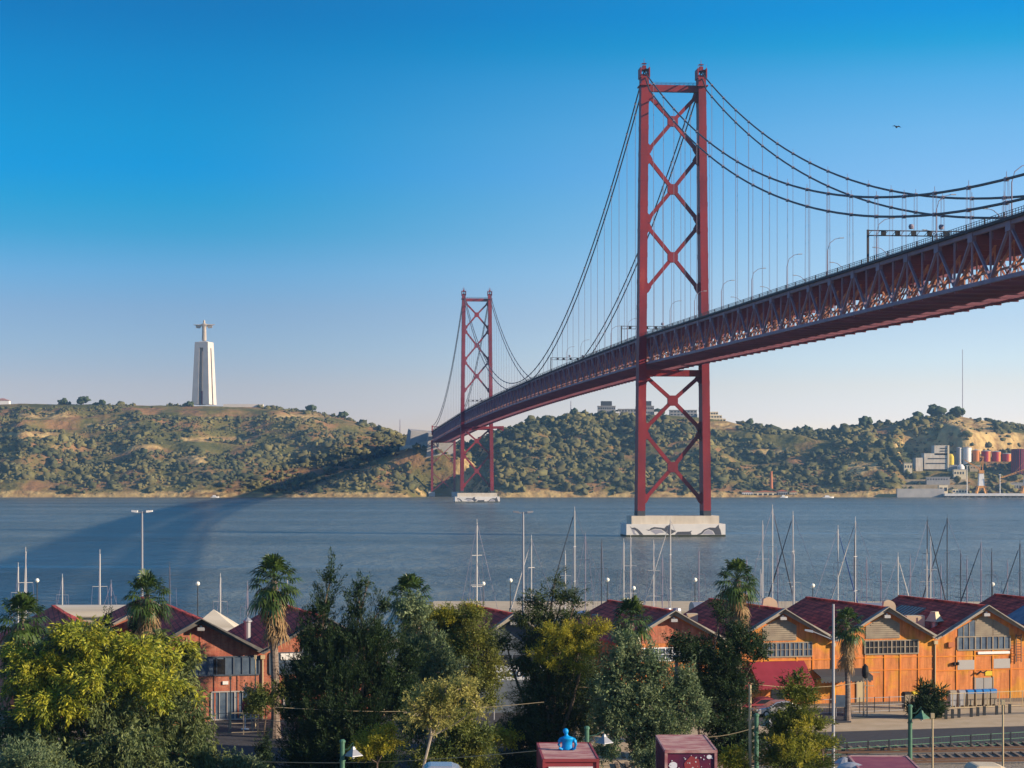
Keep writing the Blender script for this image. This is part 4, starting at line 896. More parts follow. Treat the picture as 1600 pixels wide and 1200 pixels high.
for k, (px, w_, h) in enumerate(((1474, 10, 9), (1500, 16, 4.5))):
    X_ = X_at(px, Yq + 18); e = empty('wharf_hut', (X_, Yq + 18, zq), ('cream hut with a dark opening at the left end of the wharf', 'long low cream shed on the wharf left of the crane')[k], 'hut', 'huts on the far wharf')
    block(e, 'wall', X_, Yq + 18, zq, w_, 6, h, 'cream_paint', rows=1, cols=2 + k * 3)
# boats by the far shore
def small_boat(px, py, L, label, rz=0.0, mtop='white_paint'):
    Yb = (HC) * F / (py - 741); X_ = X_at(px, Yb)
    e = empty('motor_boat', (X_, Yb, 0), label, 'boat')
    h = []; n = 9
    m = MB(); rows_ = []
    for i in range(n):
        t_ = i / (n - 1); x_ = -L / 2 + L * t_; w_ = L * .16 * (1 - max(0, (t_ - .5) / .5) ** 2.2); zt = .9 + .5 * t_
        rows_.append([(X_ + x_, Yb - w_, zt), (X_ + x_, Yb - w_ * .7, -.3), (X_ + x_, Yb + w_ * .7, -.3), (X_ + x_, Yb + w_, zt)])
    vs = [p for r_ in rows_ for p in r_]; fs = []
    for i in range(n - 1):
        for j in range(3): fs.append((i * 4 + j, i * 4 + 4 + j, i * 4 + 5 + j, i * 4 + 1 + j))
        fs.append((i * 4 + 3, i * 4 + 7, i * 4 + 4, i * 4))
    m.add(vs, fs + [(0, 1, 2, 3)]); m.build('hull', 'hull_white', e)
    MB().hexa([(X_ - L * .3, Yb - L * .1, 1.0), (X_ + L * .15, Yb - L * .1, 1.1), (X_ + L * .15, Yb + L * .1, 1.1), (X_ - L * .3, Yb + L * .1, 1.0)], [(X_ - L * .28, Yb - L * .08, 2.7), (X_ + L * .05, Yb - L * .08, 2.7), (X_ + L * .05, Yb + L * .08, 2.7), (X_ - L * .28, Yb + L * .08, 2.7)]).build('cabin', mtop, e)
small_boat(336, 777.6, 9, 'tiny white motor boat close to the far shore below the left hill')
small_boat(1294, 778, 12, 'white motor boat with cabin near the far shore on the right')
small_boat(1225, 777.6, 8, 'small white boat moored in front of the far waterside sheds')

# bird
bv = at(1401, 199, 120)
MB_ = MB(); B = bv
MB_.add([B + Vector((-.28, 0, .06)), B + Vector((-.12, -.05, .12)), B + Vector((0, -.06, .03)), B + Vector((.12, -.05, .1)), B + Vector((.28, 0, -.02)), B + Vector((.1, .06, .04)), B + Vector((0, .08, 0)), B + Vector((-.12, .06, .08))], [(0, 1, 7), (1, 2, 6, 7), (2, 3, 5, 6), (3, 4, 5)])
MB_.tube([B + Vector((0, .22, .0)), B + Vector((0, .08, .02)), B + Vector((0, -.08, .02)), B + Vector((0, -.2, .03)), B + Vector((0, -.26, .02))], [.01, .05, .06, .03, .01], 6)
tag(MB_.build('gull', 'bird_feather', loc=B), 'small dark gull gliding alone in the blue sky upper right', 'bird')

# ------------------------------------------------------------------ near shore: ground, quay, breakwater, road, tracks
GZ0 = 3.0
def sheet(name, pts, z, mt, lb=None, cat=None, kind='structure', thick=0.0):
    """flat polygon at height z (pts in world x,y)"""
    m = MB(); n = len(pts)
    if thick:
        m.add([(x, y, z) for x, y in pts] + [(x, y, z - thick) for x, y in pts], [tuple(range(n)), tuple(reversed(range(n, 2 * n)))] + [(i, n + i, n + (i + 1) % n, (i + 1) % n) for i in range(n)])
    else: m.add([(x, y, z) for x, y in pts], [tuple(range(n))])
    o = m.build(name, mt, loc=(pts[0][0], pts[0][1], z)); return tag(o, lb, cat, kind=kind)
sheet('ground', [(-700, -60), (700, -60), (700, 256), (-700, 232)], GZ0, 'ground_near', thick=6)
sheet('terrace', [(-120, -60), (120, -60), (120, 112), (-120, 112)], 8.7, 'ground_near', thick=5.6)
sheet('breakwater', [(-14, 341), (30, 336), (190, 336), (190, 360), (30, 364), (-14, 364)], 2.6, 'quay_stone', thick=6)
# road and tracks run parallel, slightly rising to the right in depth
def strip(name, a, b_, z, mt, kind='structure', **k):
    """a = (near px,y)->world at ground for both ends; b_ far edge"""
    def g(px, py): Y = (HC - z) * F / (py - 741); return (X_at(px, Y), Y)
    p = [g(*a[0]), g(*a[1]), g(*b_[1]), g(*b_[0])]
    return sheet(name, p, z, mt, kind=kind, **k)
strip('road', ((900, 1190), (1760, 1150)), ((900, 1156), (1760, 1130)), GZ0 + .012, 'asphalt')
strip('verge', ((900, 1155), (1760, 1129.5)), ((900, 1136), (1760, 1111)), GZ0 + .02, 'sand_path')
strip('track_bed', ((900, 1245), (1760, 1215)), ((900, 1196), (1760, 1166)), GZ0 + .02, 'gravel')
strip('pavement', ((700, 1135), (1760, 1109)), ((700, 1118), (1760, 1092)), GZ0 + .016, 'sand_path')
strip('yard', ((1120, 1135.5), (1330, 1129)), ((1120, 1112), (1330, 1105)), GZ0 + .03, 'asphalt')
strip('parking', ((330, 1210), (900, 1195)), ((330, 1120), (900, 1110)), GZ0 + .02, 'asphalt')
strip('footpath', ((800, 1300), (1180, 1260)), ((800, 1160), (1180, 1140)), GZ0 + .03, 'sand_path')
# rails
for k, (y0, y1) in enumerate(((1186, 1170), (1190.5, 1174.5), (1203, 1187), (1207.5, 1191))):
    Y0, Y1 = (HC - GZ0) * F / (y0 - 741), (HC - GZ0) * F / (y1 - 741)
    p0 = (X_at(1000, Y0 + 8), Y0 + 2, GZ0 + .25); p1 = (X_at(1740, Y1), Y1, GZ0 + .25)
    tag(MB().beam(p0, p1, .12, .16).build('rail', 'rail_rust', loc=p0), 'rusty running rail, number %s of the four counted from the fence toward the vans' % ('one', 'two', 'three', 'four')[k], 'rail', 'railway rails at the lower right', kind='structure')
m = MB()
for k in range(60):
    q = k / 59; Yc_ = 157 + 9 * q; X_ = 8 + 46 * q
    for dy in (-2.0, 3.6): m.box(X_ - .12, X_ + .12, Yc_ + dy - 1.4, Yc_ + dy + 1.4, GZ0 + .04, GZ0 + .17)
tag(m.build('sleepers', 'sleeper', loc=(30, 160, GZ0)), 'worn sleepers half buried in the gravel of the tracks', 'sleepers', kind='stuff')
# marina pontoons and small basin details
tag(MB().box(-60, 120, 300, 302.5, .3, .9).build('pontoon', 'quay_stone', loc=(0, 300, .3)), 'long floating pontoon in the marina behind the warehouses', 'pontoon')

# ------------------------------------------------------------------ warehouses (local coordinates: x along the front, y back, z up)
RA = R(14); RU = Vector((cos(RA), sin(RA), 0)); RB = Vector((-sin(R(18)), cos(R(18)), 0))
L0 = Vector((46.9, 202.0, GZ0))
def on_row(px, back=0.0):
    # facade line point seen at px
    k = (px - 800) / F
    s = (L0.x - k * L0.y) / (cos(RA) - k * sin(RA)); p = L0 - RU * s
    return p
def barn(px, half, label, wall, depth=16, eave=6.1, ridge=9.0, roofmat='roof_tiles', front='orange', feat=None, rz=R(14), skew=None, base=None, verge='verge_board'):
    p = base if base is not None else on_row(px)
    e = empty('warehouse', p, label, 'warehouse', 'gabled dockside warehouses', rz=rz)
    sk = math.tan(R(4)) if skew is None else skew       # side walls are not quite square to the front
    W = half; Sx = -sk * depth
    m = MB(); P = [(-W, 0), (W, 0), (W, eave), (0, ridge), (-W, eave)]
    m.prism(P, (0, 0, 0), (1, 0, 0), (0, 0, 1), (Sx, depth, 0)); m.build('wall', wall, e)
    ov = .55; th_ = .22; r = MB()
    sl = (ridge - eave) / W
    for s_ in (-1, 1):
        a0 = (s_ * (W + (.0 if True else ov)), eave); a1 = (0, ridge)
        q = [(a0[0], -ov, a0[1] + .02), (0, -ov, ridge + .02), (Sx, depth + .3, ridge + .02), (a0[0] + Sx, depth + .3, a0[1] + .02)]
        if s_ > 0: q = q[::-1]
        r.hexa(q[::-1] if True else q, [(x, y, z + th_) for x, y, z in (q[::-1])])
    rf = r.build('roof', roofmat, e)
    v = MB()
    for s_ in (-1, 1):
        v.beam((s_ * (W + .05), -ov - .07, eave + .1), (0, -ov - .07, ridge + .14), .12, .42)
        v.beam((s_ * (W - .4), -ov - .35, eave + .30), (0, -ov - .35, ridge + .36), .55, .08)
    v.build('verge_board', verge, e)
    rc = MB(); rc.beam((0, -ov, ridge + .26), (Sx, depth, ridge + .26), .4, .16); rc.build('ridge_cap', roofmat, rf)
    lm = MB(); lm.box(-.32, .32, -.75, -.3, ridge - .75, ridge - .45); lm.box(-.1, .1, -.6, 0, ridge - .5, ridge - .3); lm.build('floodlight', 'silver_grey', e)
    gp = MB(); gp.cyl((W - .0, -.12, 0), (W - .0, -.12, eave - .3), .07, .07, 6); gp.box(W - .2, W + .2, -.35, 0, eave - .55, eave - .2); gp.build('downpipe', 'trim_cream', e)
    return e, W, eave, ridge
def window_band(e, x0, x1, z0, z1, n, glass='glass_blue', fr='louver_grey', rows=1, y=-.05):
    f = MB(); 
    f.box(x0, x1, y - .06, .02, z0 - .12, z0); f.box(x0, x1, y - .06, .02, z1, z1 + .1)
    for k in range(n + 1): xx = x0 + (x1 - x0) * k / n; w_ = .13 if k % 3 == 0 else .06; f.box(xx - w_ / 2, xx + w_ / 2, y - .07, .02, z0, z1)
    for r_ in range(1, rows): zz = z0 + (z1 - z0) * r_ / rows; f.box(x0, x1, y - .05, .02, zz - .03, zz + .03)
    o = f.build('window', fr, e)
    MB().box(x0, x1, y + .01, .01, z0, z1).build('pane', glass, o)
    return o
def panel(e, name, poly, mt, t=.05, y=0):
    return MB().prism(poly, (0, y - t, 0), (1, 0, 0), (0, 0, 1), (0, t, 0)).build(name, mt, e)
def louvers(e, x0, x1, z0, f, mt='louver_grey'):
    """louvred panel whose top follows f(x)"""
    p = MB(); p.prism([(x0, z0), (x1, z0), (x1, f(x1)), (x0, f(x0))] if not (x0 < 0 < x1) else [(x0, z0), (x1, z0), (x1, f(x1)), (0, f(0)), (x0, f(x0))], (0, -.04, 0), (1, 0, 0), (0, 0, 1), (0, .05, 0))
    zt = max(f(x0), f(x1), f(0) if x0 < 0 < x1 else -9); zz = z0 + .1
    while zz < zt - .1:
        # keep the slat inside the sloping top
        xs = [x for x in np.linspace(x0, x1, 15) if f(x) > zz + .1]
        if len(xs) > 1: p.box(min(xs), max(xs), -.1, -.03, zz, zz + .07)
        zz += .2
    return p.build('louvre_panel', mt, e)
def pilasters(e, xs, z1, mt='wall_orange', zs=()):
    m = MB()
    for x in xs: m.box(x - .07, x + .07, -.07, 0.01, 0, z1(x))
    m.build('pilaster', mt, e)
    if zs:
        m = MB()
        W_ = max(abs(x) for x in xs)
        for z in zs: m.box(-W_, W_, -.05, .01, z - .05, z + .05)
        m.build('string_course', mt, e)

g = lambda ev, rg, W: (lambda x: rg - (rg - ev) * abs(x) / W)
# R1: the large orange gable at right
e, W, ev, rg = barn(1537, 5.35, 'orange gabled warehouse with wall ladder and glazed upper gable', 'wall_orange_brick', depth=17)
f = lambda x: g(ev, rg, W)(x) - .55
louvers(e, -.95, .95, 6.25, lambda x: f(x) - .1)
louvers(e, 1.0, 2.75, 6.25, f, 'louver_grey')
panel(e, 'gable_glazing', [(-2.8, 6.25), (-1.0, 6.25), (-1.0, f(1)), (-2.8, f(2.8) + .05)], 'leaf_yellowpale' if False else 'glass_blue', .05)
mm = MB()
for x in (-2.2, -1.6): mm.box(x - .04, x + .04, -.1, -.02, 6.25, f(x))
mm.build('glazing_bar', 'louver_grey', e)
window_band(e, -2.85, 2.85, 4.95, 6.15, 9, 'glass_blue', 'louver_grey')
MB().box(-.7, 2.75, -.2, -.02, 4.45, 4.7).build('strip_lamp', 'white_paint', e)
for x0, x1, z0, z1 in ((-2.85, -1.05, 2.95, 3.9), (1.05, 2.85, 3.0, 3.95)): MB().box(x0, x1, -.08, .01, z0, z1).build('wall_panel', 'concrete_grey', e)
d = MB().box(-.95, .95, -.06, .01, 0.05, 2.1).build('door', 'grey_wall', e)
MB().box(-.02, .02, -.09, -.05, .05, 2.1).box(-1.05, -.95, -.1, .01, 0, 2.2).box(.95, 1.05, -.1, .01, 0, 2.2).build('door_frame', 'louver_grey', d)
panel(e, 'sign_board', [(.15, 2.3), (.95, 2.3), (.95, 2.75), (.15, 2.75)], 'yellow_paint', .06)
MB().tube([(-.9, -.3, 2.5), (-.5, -.35, 2.75), (-.2, -.3, 2.6), (.2, -.35, 2.85)], [.06, .1, .08, .03], 6).build('wall_ornament', 'ink', e)
lad = MB()
for x in (3.35, 3.9): lad.cyl((x, -.35, 3.6), (x, -.35, 6.4), .05, .05, 5)
for k in range(10): lad.cyl((3.35, -.35, 3.8 + k * .27), (3.9, -.35, 3.8 + k * .27), .03, .03, 5)
lad.build('ladder', 'dark_metal', e)
MB().box(-3.9, -3.3, -.25, 0, 5.2, 5.7).build('vent_box', 'chimney_brick', e)
for x in (-3.3, -2.9): MB().lathe([(0, 0), (.16, .05), (.16, .3), (0, .35)], (x, -.2, 3.4), 8).build('wall_lamp', 'ink', e)
pilasters(e, (-5.2, -2.95, -.98, .98, 2.95), lambda x: 4.9 if abs(x) < 5 else 5.9, zs=(2.9, 4.3))
sky1 = MB(); 
W_, Dp = 5.35, 17
def on_roof(x, y, s_=None, up=.25, W=5.35, ev=6.1, rg=9.0, sk=.07): return (x - sk * y, y, rg - (rg - ev) * abs(x) / W + up)
q = [on_roof(-4.3, 8.5), on_roof(-1.6, 8.5), on_roof(-1.6, 13.5), on_roof(-4.3, 13.5)]
sky1.hexa([(x, y, z) for x, y, z in q], [(x, y, z + .12) for x, y, z in q]); sk_ = sky1.build('skylight', 'skylight', e)
sb = MB()
for k in range(8):
    y = 8.5 + 5 * k / 7; sb.beam(on_roof(-4.3, y, up=.42), on_roof(-1.6, y, up=.42), .08, .08)
sb.build('skylight_bar', 'louver_grey', sk_)
# R2
e, W, ev, rg = barn(1382, 5.35, 'orange gabled warehouse with brown louvred gable and pale side door, behind the short fan palm', 'wall_orange_brick', depth=17)
f = lambda x: g(ev, rg, W)(x) - .5
louvers(e, -2.0, 1.6, 6.2, f, 'louver_grey')
window_band(e, -2.1, 3.55, 4.75, 5.95, 12, 'glass_dark', 'louver_grey', rows=2)
pilasters(e, (-5.2, -2.05, 0, 1.65, 3.6), lambda x: 4.7, zs=(3.1, 4.35))
d = MB().box(-2.9, -1.9, -.06, .01, .05, 2.3).build('door', 'trim_cream', e); MB().box(-3.0, -2.9, -.1, .01, 0, 2.4).box(-1.9, -1.8, -.1, .01, 0, 2.4).build('door_frame', 'louver_grey', d)
def awning(e, x0, x1, z0, z1, out_, mt, name='awning'):
    m = MB(); m.hexa([(x0, -out_, z0), (x1, -out_, z0), (x1, -.02, z1), (x0, -.02, z1)], [(x0, -out_, z0 + .06), (x1, -out_, z0 + .06), (x1, -.02, z1 + .06), (x0, -.02, z1 + .06)])
    m.box(x0, x1, -out_ - .03, -out_, z0 - .4, z0 + .05)
    n = int((x1 - x0) / .35)
    for k in range(n): m.box(x0 + .05 + k * .35, x0 + .3 + k * .35, -out_ - .028, -out_ - .004, z0 - .52, z0 - .4)
    a = m.build(name, mt, e); fr = MB()
    for x in (x0, x1): fr.beam((x, -out_, z0), (x, -.02, z0 - .5), .05, .05)
    fr.build('awning_arm', 'dark_metal', a); return a
awning(e, -7.6, -2.2, 2.75, 3.3, 2.2, 'roof_dark')
# R3
e, W, ev, rg = barn(1220, 5.4, 'orange gabled warehouse in dappled tree shade with crimson awnings, left of the short fan palm', 'wall_orange_brick', depth=17)
f = lambda x: g(ev, rg, W)(x) - .5
louvers(e, -1.9, 1.6, 6.2, f, 'louver_grey')
window_band(e, -1.9, 3.2, 4.7, 5.95, 11, 'glass_blue', 'louver_grey', rows=2)
pilasters(e, (-5.2, -2.0, 1.65, 3.3), lambda x: 4.6, zs=(4.3,))
awning(e, -3.3, 2.4, 2.3, 4.15, 2.6, 'awning_red')
awning(e, -5.3, -3.35, 2.2, 3.6, 2.2, 'awning_red')
d = MB().box(-1, .4, -.06, .01, .05, 2.1).build('door', 'glass_dark', e)
# R4 and the bays at either end
e, W, ev, rg = barn(1050, 5.5, 'pink and orange brick gabled warehouse with cooling tanks on its ridge', 'wall_orange_brick', depth=17)
panel(e, 'gable_face', [(-5.2, 6.2), (5.2, 6.2), (0, 8.7)], 'wall_brick', .04)
window_band(e, -4.2, 4.2, 4.6, 5.7, 12, 'glass_blue', 'sign_white', rows=2)
pilasters(e, (-3.5, -1.2, 1.2, 3.5), lambda x: 4.5)
e, W, ev, rg = barn(1697, 5.35, 'warehouse at the right edge of the frame showing only its maroon roof and blue skylight', 'wall_orange_brick', depth=17)
q = [on_roof(-4.4, 3.5), on_roof(-1.2, 3.5), on_roof(-1.2, 9), on_roof(-4.4, 9)]
MB().hexa(q, [(x, y, z + .12) for x, y, z in q]).build('skylight', 'glass_blue', e)
# B: blue-grey gable
e, W, ev, rg = barn(800, 4.6, 'blue grey gabled building with a white floodlight, between the golden acacia and the lit pine', 'blue_grey_wall', depth=15)
window_band(e, -3.4, 3.4, 3.9, 5.4, 6, 'glass_dark', 'blue_grey_wall')
# C: red brick pair at left
e, W, ev, rg = barn(505, 5.6, 'red brick warehouse with blue glazed gable, half hidden behind the big dark cypress', 'wall_brick', depth=20, verge='verge_dark')
for x0, x1 in ((-4.9, -2.0), (-1.9, 1.9), (2.0, 4.9)): window_band(e, x0, x1, 4.2, 6.0 + (0 if abs(x0 + x1) > 3 else 1.3), 4, 'glass_blue', 'blue_grey_wall', rows=2)
MB().box(-3.9, -2.0, -.12, .01, 5.4, 6.0).build('white_panel', 'white_paint', e)
window_band(e, -3.6, -2.4, .2, 2.6, 2, 'glass_blue', 'concrete_grey')
MB().box(2.2, 3.0, 5, 5.8, 7.6, 9.2).build('roof_vent', 'louver_grey', e) if False else MB().box(-3.2, -2.5, 11, 11.8, 7.2, 8.7).build('roof_vent', 'galvanised', e)
e, W, ev, rg = barn(313, 5.6, 'red brick warehouse with a dark window strip, right of the big yellow green tree', 'wall_brick', depth=21, verge='verge_dark')
window_band(e, -1.6, 5.3, 4.2, 5.75, 9, 'glass_blue', 'blue_grey_wall')
MB().box(1.2, 2.25, -.09, .01, 4.25, 5.6).build('open_shutter', 'ink', e)
window_band(e, 1.0, 5.2, .2, 2.6, 6, 'glass_blue', 'concrete_grey')
MB().box(2.0, 2.5, -.12, 0, 3.3, 3.6).build('notice', 'white_paint', e)
pilasters(e, (-3, -.8, 1.3, 3.4), lambda x: 4.1 if True else 0, 'wall_brick')
panel(e, 'gable_seam', [(-.06, 5.9), (.06, 5.9), (.06, 8.4), (-.06, 8.4)], 'wall_brick', .05)
e, W, ev, rg = barn(120, 5.7, 'left end warehouse, only its red roof showing above the yellow green tree', 'wall_brick', depth=22)
# raised rear roof behind the brick pair
pr = on_row(285) + RB * 19
e, W, ev, rg = barn(0, 4.6, 'smaller red tiled gable standing behind the left brick warehouse roof', 'wall_brick', depth=8, eave=7.2, ridge=9.4, base=pr)
# dome chimney pipe and flues on the brick roofs
def flue(px, py, Y, h, r_, label, mt='galvanised', cap=True):
    p = at(px, py, Y); m = MB(); m.cyl(p - Vector((0, 0, .6)), p + Vector((0, 0, h)), r_, r_, 10)
    if cap: m.lathe([(r_ * 1.5, 0), (r_ * 1.5, .12), (.02, .45)], p + Vector((0, 0, h + .05)), 10)
    return tag(m.build('flue', mt, loc=p), label, 'flue')
flue(387, 991, 189, 1.1, .28, 'stout metal flue in the valley between the two brick warehouse roofs')
# roof plant
def cowl(px, py, Y, s_, label):
    """curved sheet-metal duct: a drum with a bent hood"""
    p = at(px, py, Y); e = empty('roof_duct', p, label, 'duct', 'cream roof ducts')
    pts = [(-s_ * .95, 0)] + [(-s_ * .3 + s_ * .9 * cos(a), s_ * .15 + s_ * .8 * sin(a)) for a in np.linspace(R(125), R(0), 8)] + [(s_ * .6, -s_ * .5), (-s_ * .95, -s_ * .5)]
    MB().prism(pts, (p.x, p.y, p.z), (1, 0, 0), (0, 0, 1), (0, 1.1 * s_, 0)).build('hood', 'duct_cream', e)
    MB().box(p.x - s_ * .85, p.x - s_ * .35, p.y - .06, p.y, p.z - s_ * .35, p.z + s_ * .1).build('opening', 'ink', e)
    MB().box(p.x - s_ * .9, p.x + s_ * .5, p.y + .02, p.y + s_, p.z - s_ * 1.5, p.z - s_ * .5).build('base', 'yellow_paint' if px < 1250 else 'duct_cream', e)
cowl(1206, 948, 206, 1.0, 'cream curved roof duct standing left of the middle orange gable')
cowl(1392, 950, 209, .85, 'small cream curved roof duct behind the louvred gable peak')
p = at(1431, 971, 203.5); tag(MB().box(p.x - .9, p.x + .9, p.y, p.y + 1.2, p.z - 1, p.z + .55).box(p.x + .2, p.x + .8, p.y - .06, p.y, p.z - .5, p.z + .4).build('air_conditioner', 'duct_cream', loc=p), 'cream boxy air conditioning unit in the roof valley beside the pointed vent', 'air conditioner')
p = at(1460, 972, 203.5); e = empty('roof_vent', p, 'yellow capped pointed roof vent between the two largest orange gables', 'vent')
MB().lathe([(1.0, 0), (.85, .12), (.45, .75), (.42, .95)], p + Vector((0, 0, .1)), 4).build('cap', 'duct_cream', e)
MB().lathe([(.12, -1.5), (.5, -.9), (.5, -.75)], p, 8).cyl(p + Vector((0, 0, -.75)), p + Vector((0, 0, .1)), .35, .35, 8).build('shaft', 'silver_grey', e)
for px, py, Y, w_, h, mt, lb in ((937, 971, 206, 1.5, 1.3, 'louver_grey', 'grey box cooler on the red roof beside the lit pine'), (1082, 966, 207, 1.1, .9, 'duct_cream', 'cream box unit on the ridge right of the pink brick gable'),
        (1118, 984, 205, .8, 1.0, 'white_paint', 'white roof box low in the valley left of the tallest palm'), (1172, 967, 206, .7, .45, 'white_paint', 'small white cap on the roof beside the tallest palm trunk')):
    p = at(px, py, Y); m = MB(); m.box(p.x - w_ / 2, p.x + w_ / 2, p.y, p.y + w_, p.z - h, p.z + h * .5); m.box(p.x - w_ * .4, p.x + w_ * .4, p.y - .05, p.y, p.z - h * .3, p.z + h * .3)
    tag(m.build('rooftop_unit', mt, loc=p), lb, 'rooftop unit')
for px, lb in ((1043, 'left of two small blue grey cooling tanks on the pink gable ridge'), (1057.5, 'right of two small blue grey cooling tanks on the pink gable ridge')):
    p = at(px, 958, 204); m = MB(); m.lathe([(.42, -.6), (.46, .25), (.4, .5), (0, .55)], p, 10); tag(m.build('cooling_tank', 'galvanised', loc=p), lb, 'tank', 'cooling tanks on the pink gable')
# grey long sheds behind the row and the white buildings at left
def shed(px0, px1, Y, ytop, d, h, mt, roofm, label):
    zt = Z_at(ytop, Y); x0, x1 = X_at(px0, Y), X_at(px1, Y)
    e = empty('quay_shed', ((x0 + x1) / 2, Y, GZ0), label, 'shed', 'long sheds on the quay')
    MB().box(x0, x1, Y, Y + d, GZ0, zt - h).build('wall', mt, e)
    n = 6; pts = [(-.3, 0)] + [(d / 2 - (d / 2 + .3) * cos(a), h * sin(a)) for a in np.linspace(0.0, pi, n + 1)] + [(d + .3, -.12), (-.3, -.12)]
    MB().prism(pts[1:], (x0 - .3, Y, zt - h), (0, 1, 0), (0, 0, 1), (x1 - x0 + .6, 0, 0)).build('roof', roofm, e)
    m = MB()
    k = x0 + 1
    while k < x1 - 1.4: m.box(k, k + 1, Y - .06, Y, GZ0 + .8, GZ0 + 2); k += 2.2
    m.build('window_row', 'glass_dark', e)
shed(1090, 1190, 232, 944, 8, 1.2, 'grey_wall', 'galvanised', 'low grey roofed shed behind the warehouses near the tallest palm')
shed(1345, 1400, 232, 945, 8, 1.0, 'grey_wall', 'galvanised', 'grey roofed shed behind the warehouses near the short palm')
shed(80, 196, 236, 948, 7, 1.1, 'quay_stone', 'white_roof', 'long low building with streaked white roof behind the yellow green tree')
pt = at(328, 985, 228); e = empty('marquee', pt, 'white peaked canvas marquee on the quay between the brick roofs', 'marquee')
tp = at(338, 952, 230)
MB().add([(tp.x - 3.5, 227, pt.z - .6), (tp.x + 3.6, 227, pt.z - .6), (tp.x + 3.6, 233, pt.z - .6), (tp.x - 3.5, 233, pt.z - .6), (tp.x - .3, 230, tp.z)], [(0, 1, 4), (1, 2, 4), (2, 3, 4), (3, 0, 4), (3, 2, 1, 0)]).build('canopy', 'white_roof', e)
m = MB()
for x in (-3.3, 3.4):
    for y in (227.2, 232.8): m.cyl((tp.x + x, y, GZ0), (tp.x + x, y, pt.z - .5), .08, .08, 6)
m.box(tp.x - 3.3, tp.x + 3.4, 227.2, 232.8, GZ0, GZ0 + 2.4)
m.build('side_wall', 'quay_stone', e)

# banner with script lettering (only the last letters clear the trees)
pb = on_row(822); e = empty('banner', (pb.x, 184.5, GZ0), 'white banner with black script lettering strung below the blue grey gable', 'banner')
b0, b1 = at(770, 1040, 184.5), at(872, 1060, 184.5)
MB().box(b0.x, b1.x, 184.5, 184.56, b1.z - .15, b0.z).build('cloth', 'sign_white', e)
m = MB()
for x in (b0.x + .1, b1.x - .1): m.cyl((x, 184.64, GZ0), (x, 184.64, b0.z + .2), .07, .07, 6)
m.build('support_post', 'galvanised', e)
fc = bpy.data.curves.new('lettering', 'FONT'); fc.body = 'cios'; fc.size = 1.25; fc.extrude = .01; fc.offset = .022; fc.shear = .3; fc.space_character = 1.05
fo = bpy.data.objects.new('lettering', fc); COL.objects.link(fo); fo.parent = e; CH.setdefault(e.name, []).append(fo)
fp = at(790, 1057, 184.44); fo.location = (fp.x - pb.x, -.04, fp.z - GZ0); fo.rotation_euler = (R(90), 0, 0); fc.materials.append(M['ink'])
dg_ = bpy.context.evaluated_depsgraph_get(); lm_ = bpy.data.meshes.new_from_object(fo.evaluated_get(dg_)); lo_ = bpy.data.objects.new('lettering', lm_); COL.objects.link(lo_); lo_.parent = e; lo_.location = fo.location; lo_.rotation_euler = fo.rotation_euler; bpy.data.objects.remove(fo)
# long pale storage building under the banner trees
shed(640, 860, 196, 1050, 6, .6, 'sign_white', 'galvanised', 'white walled low building behind the acacia under the script banner')

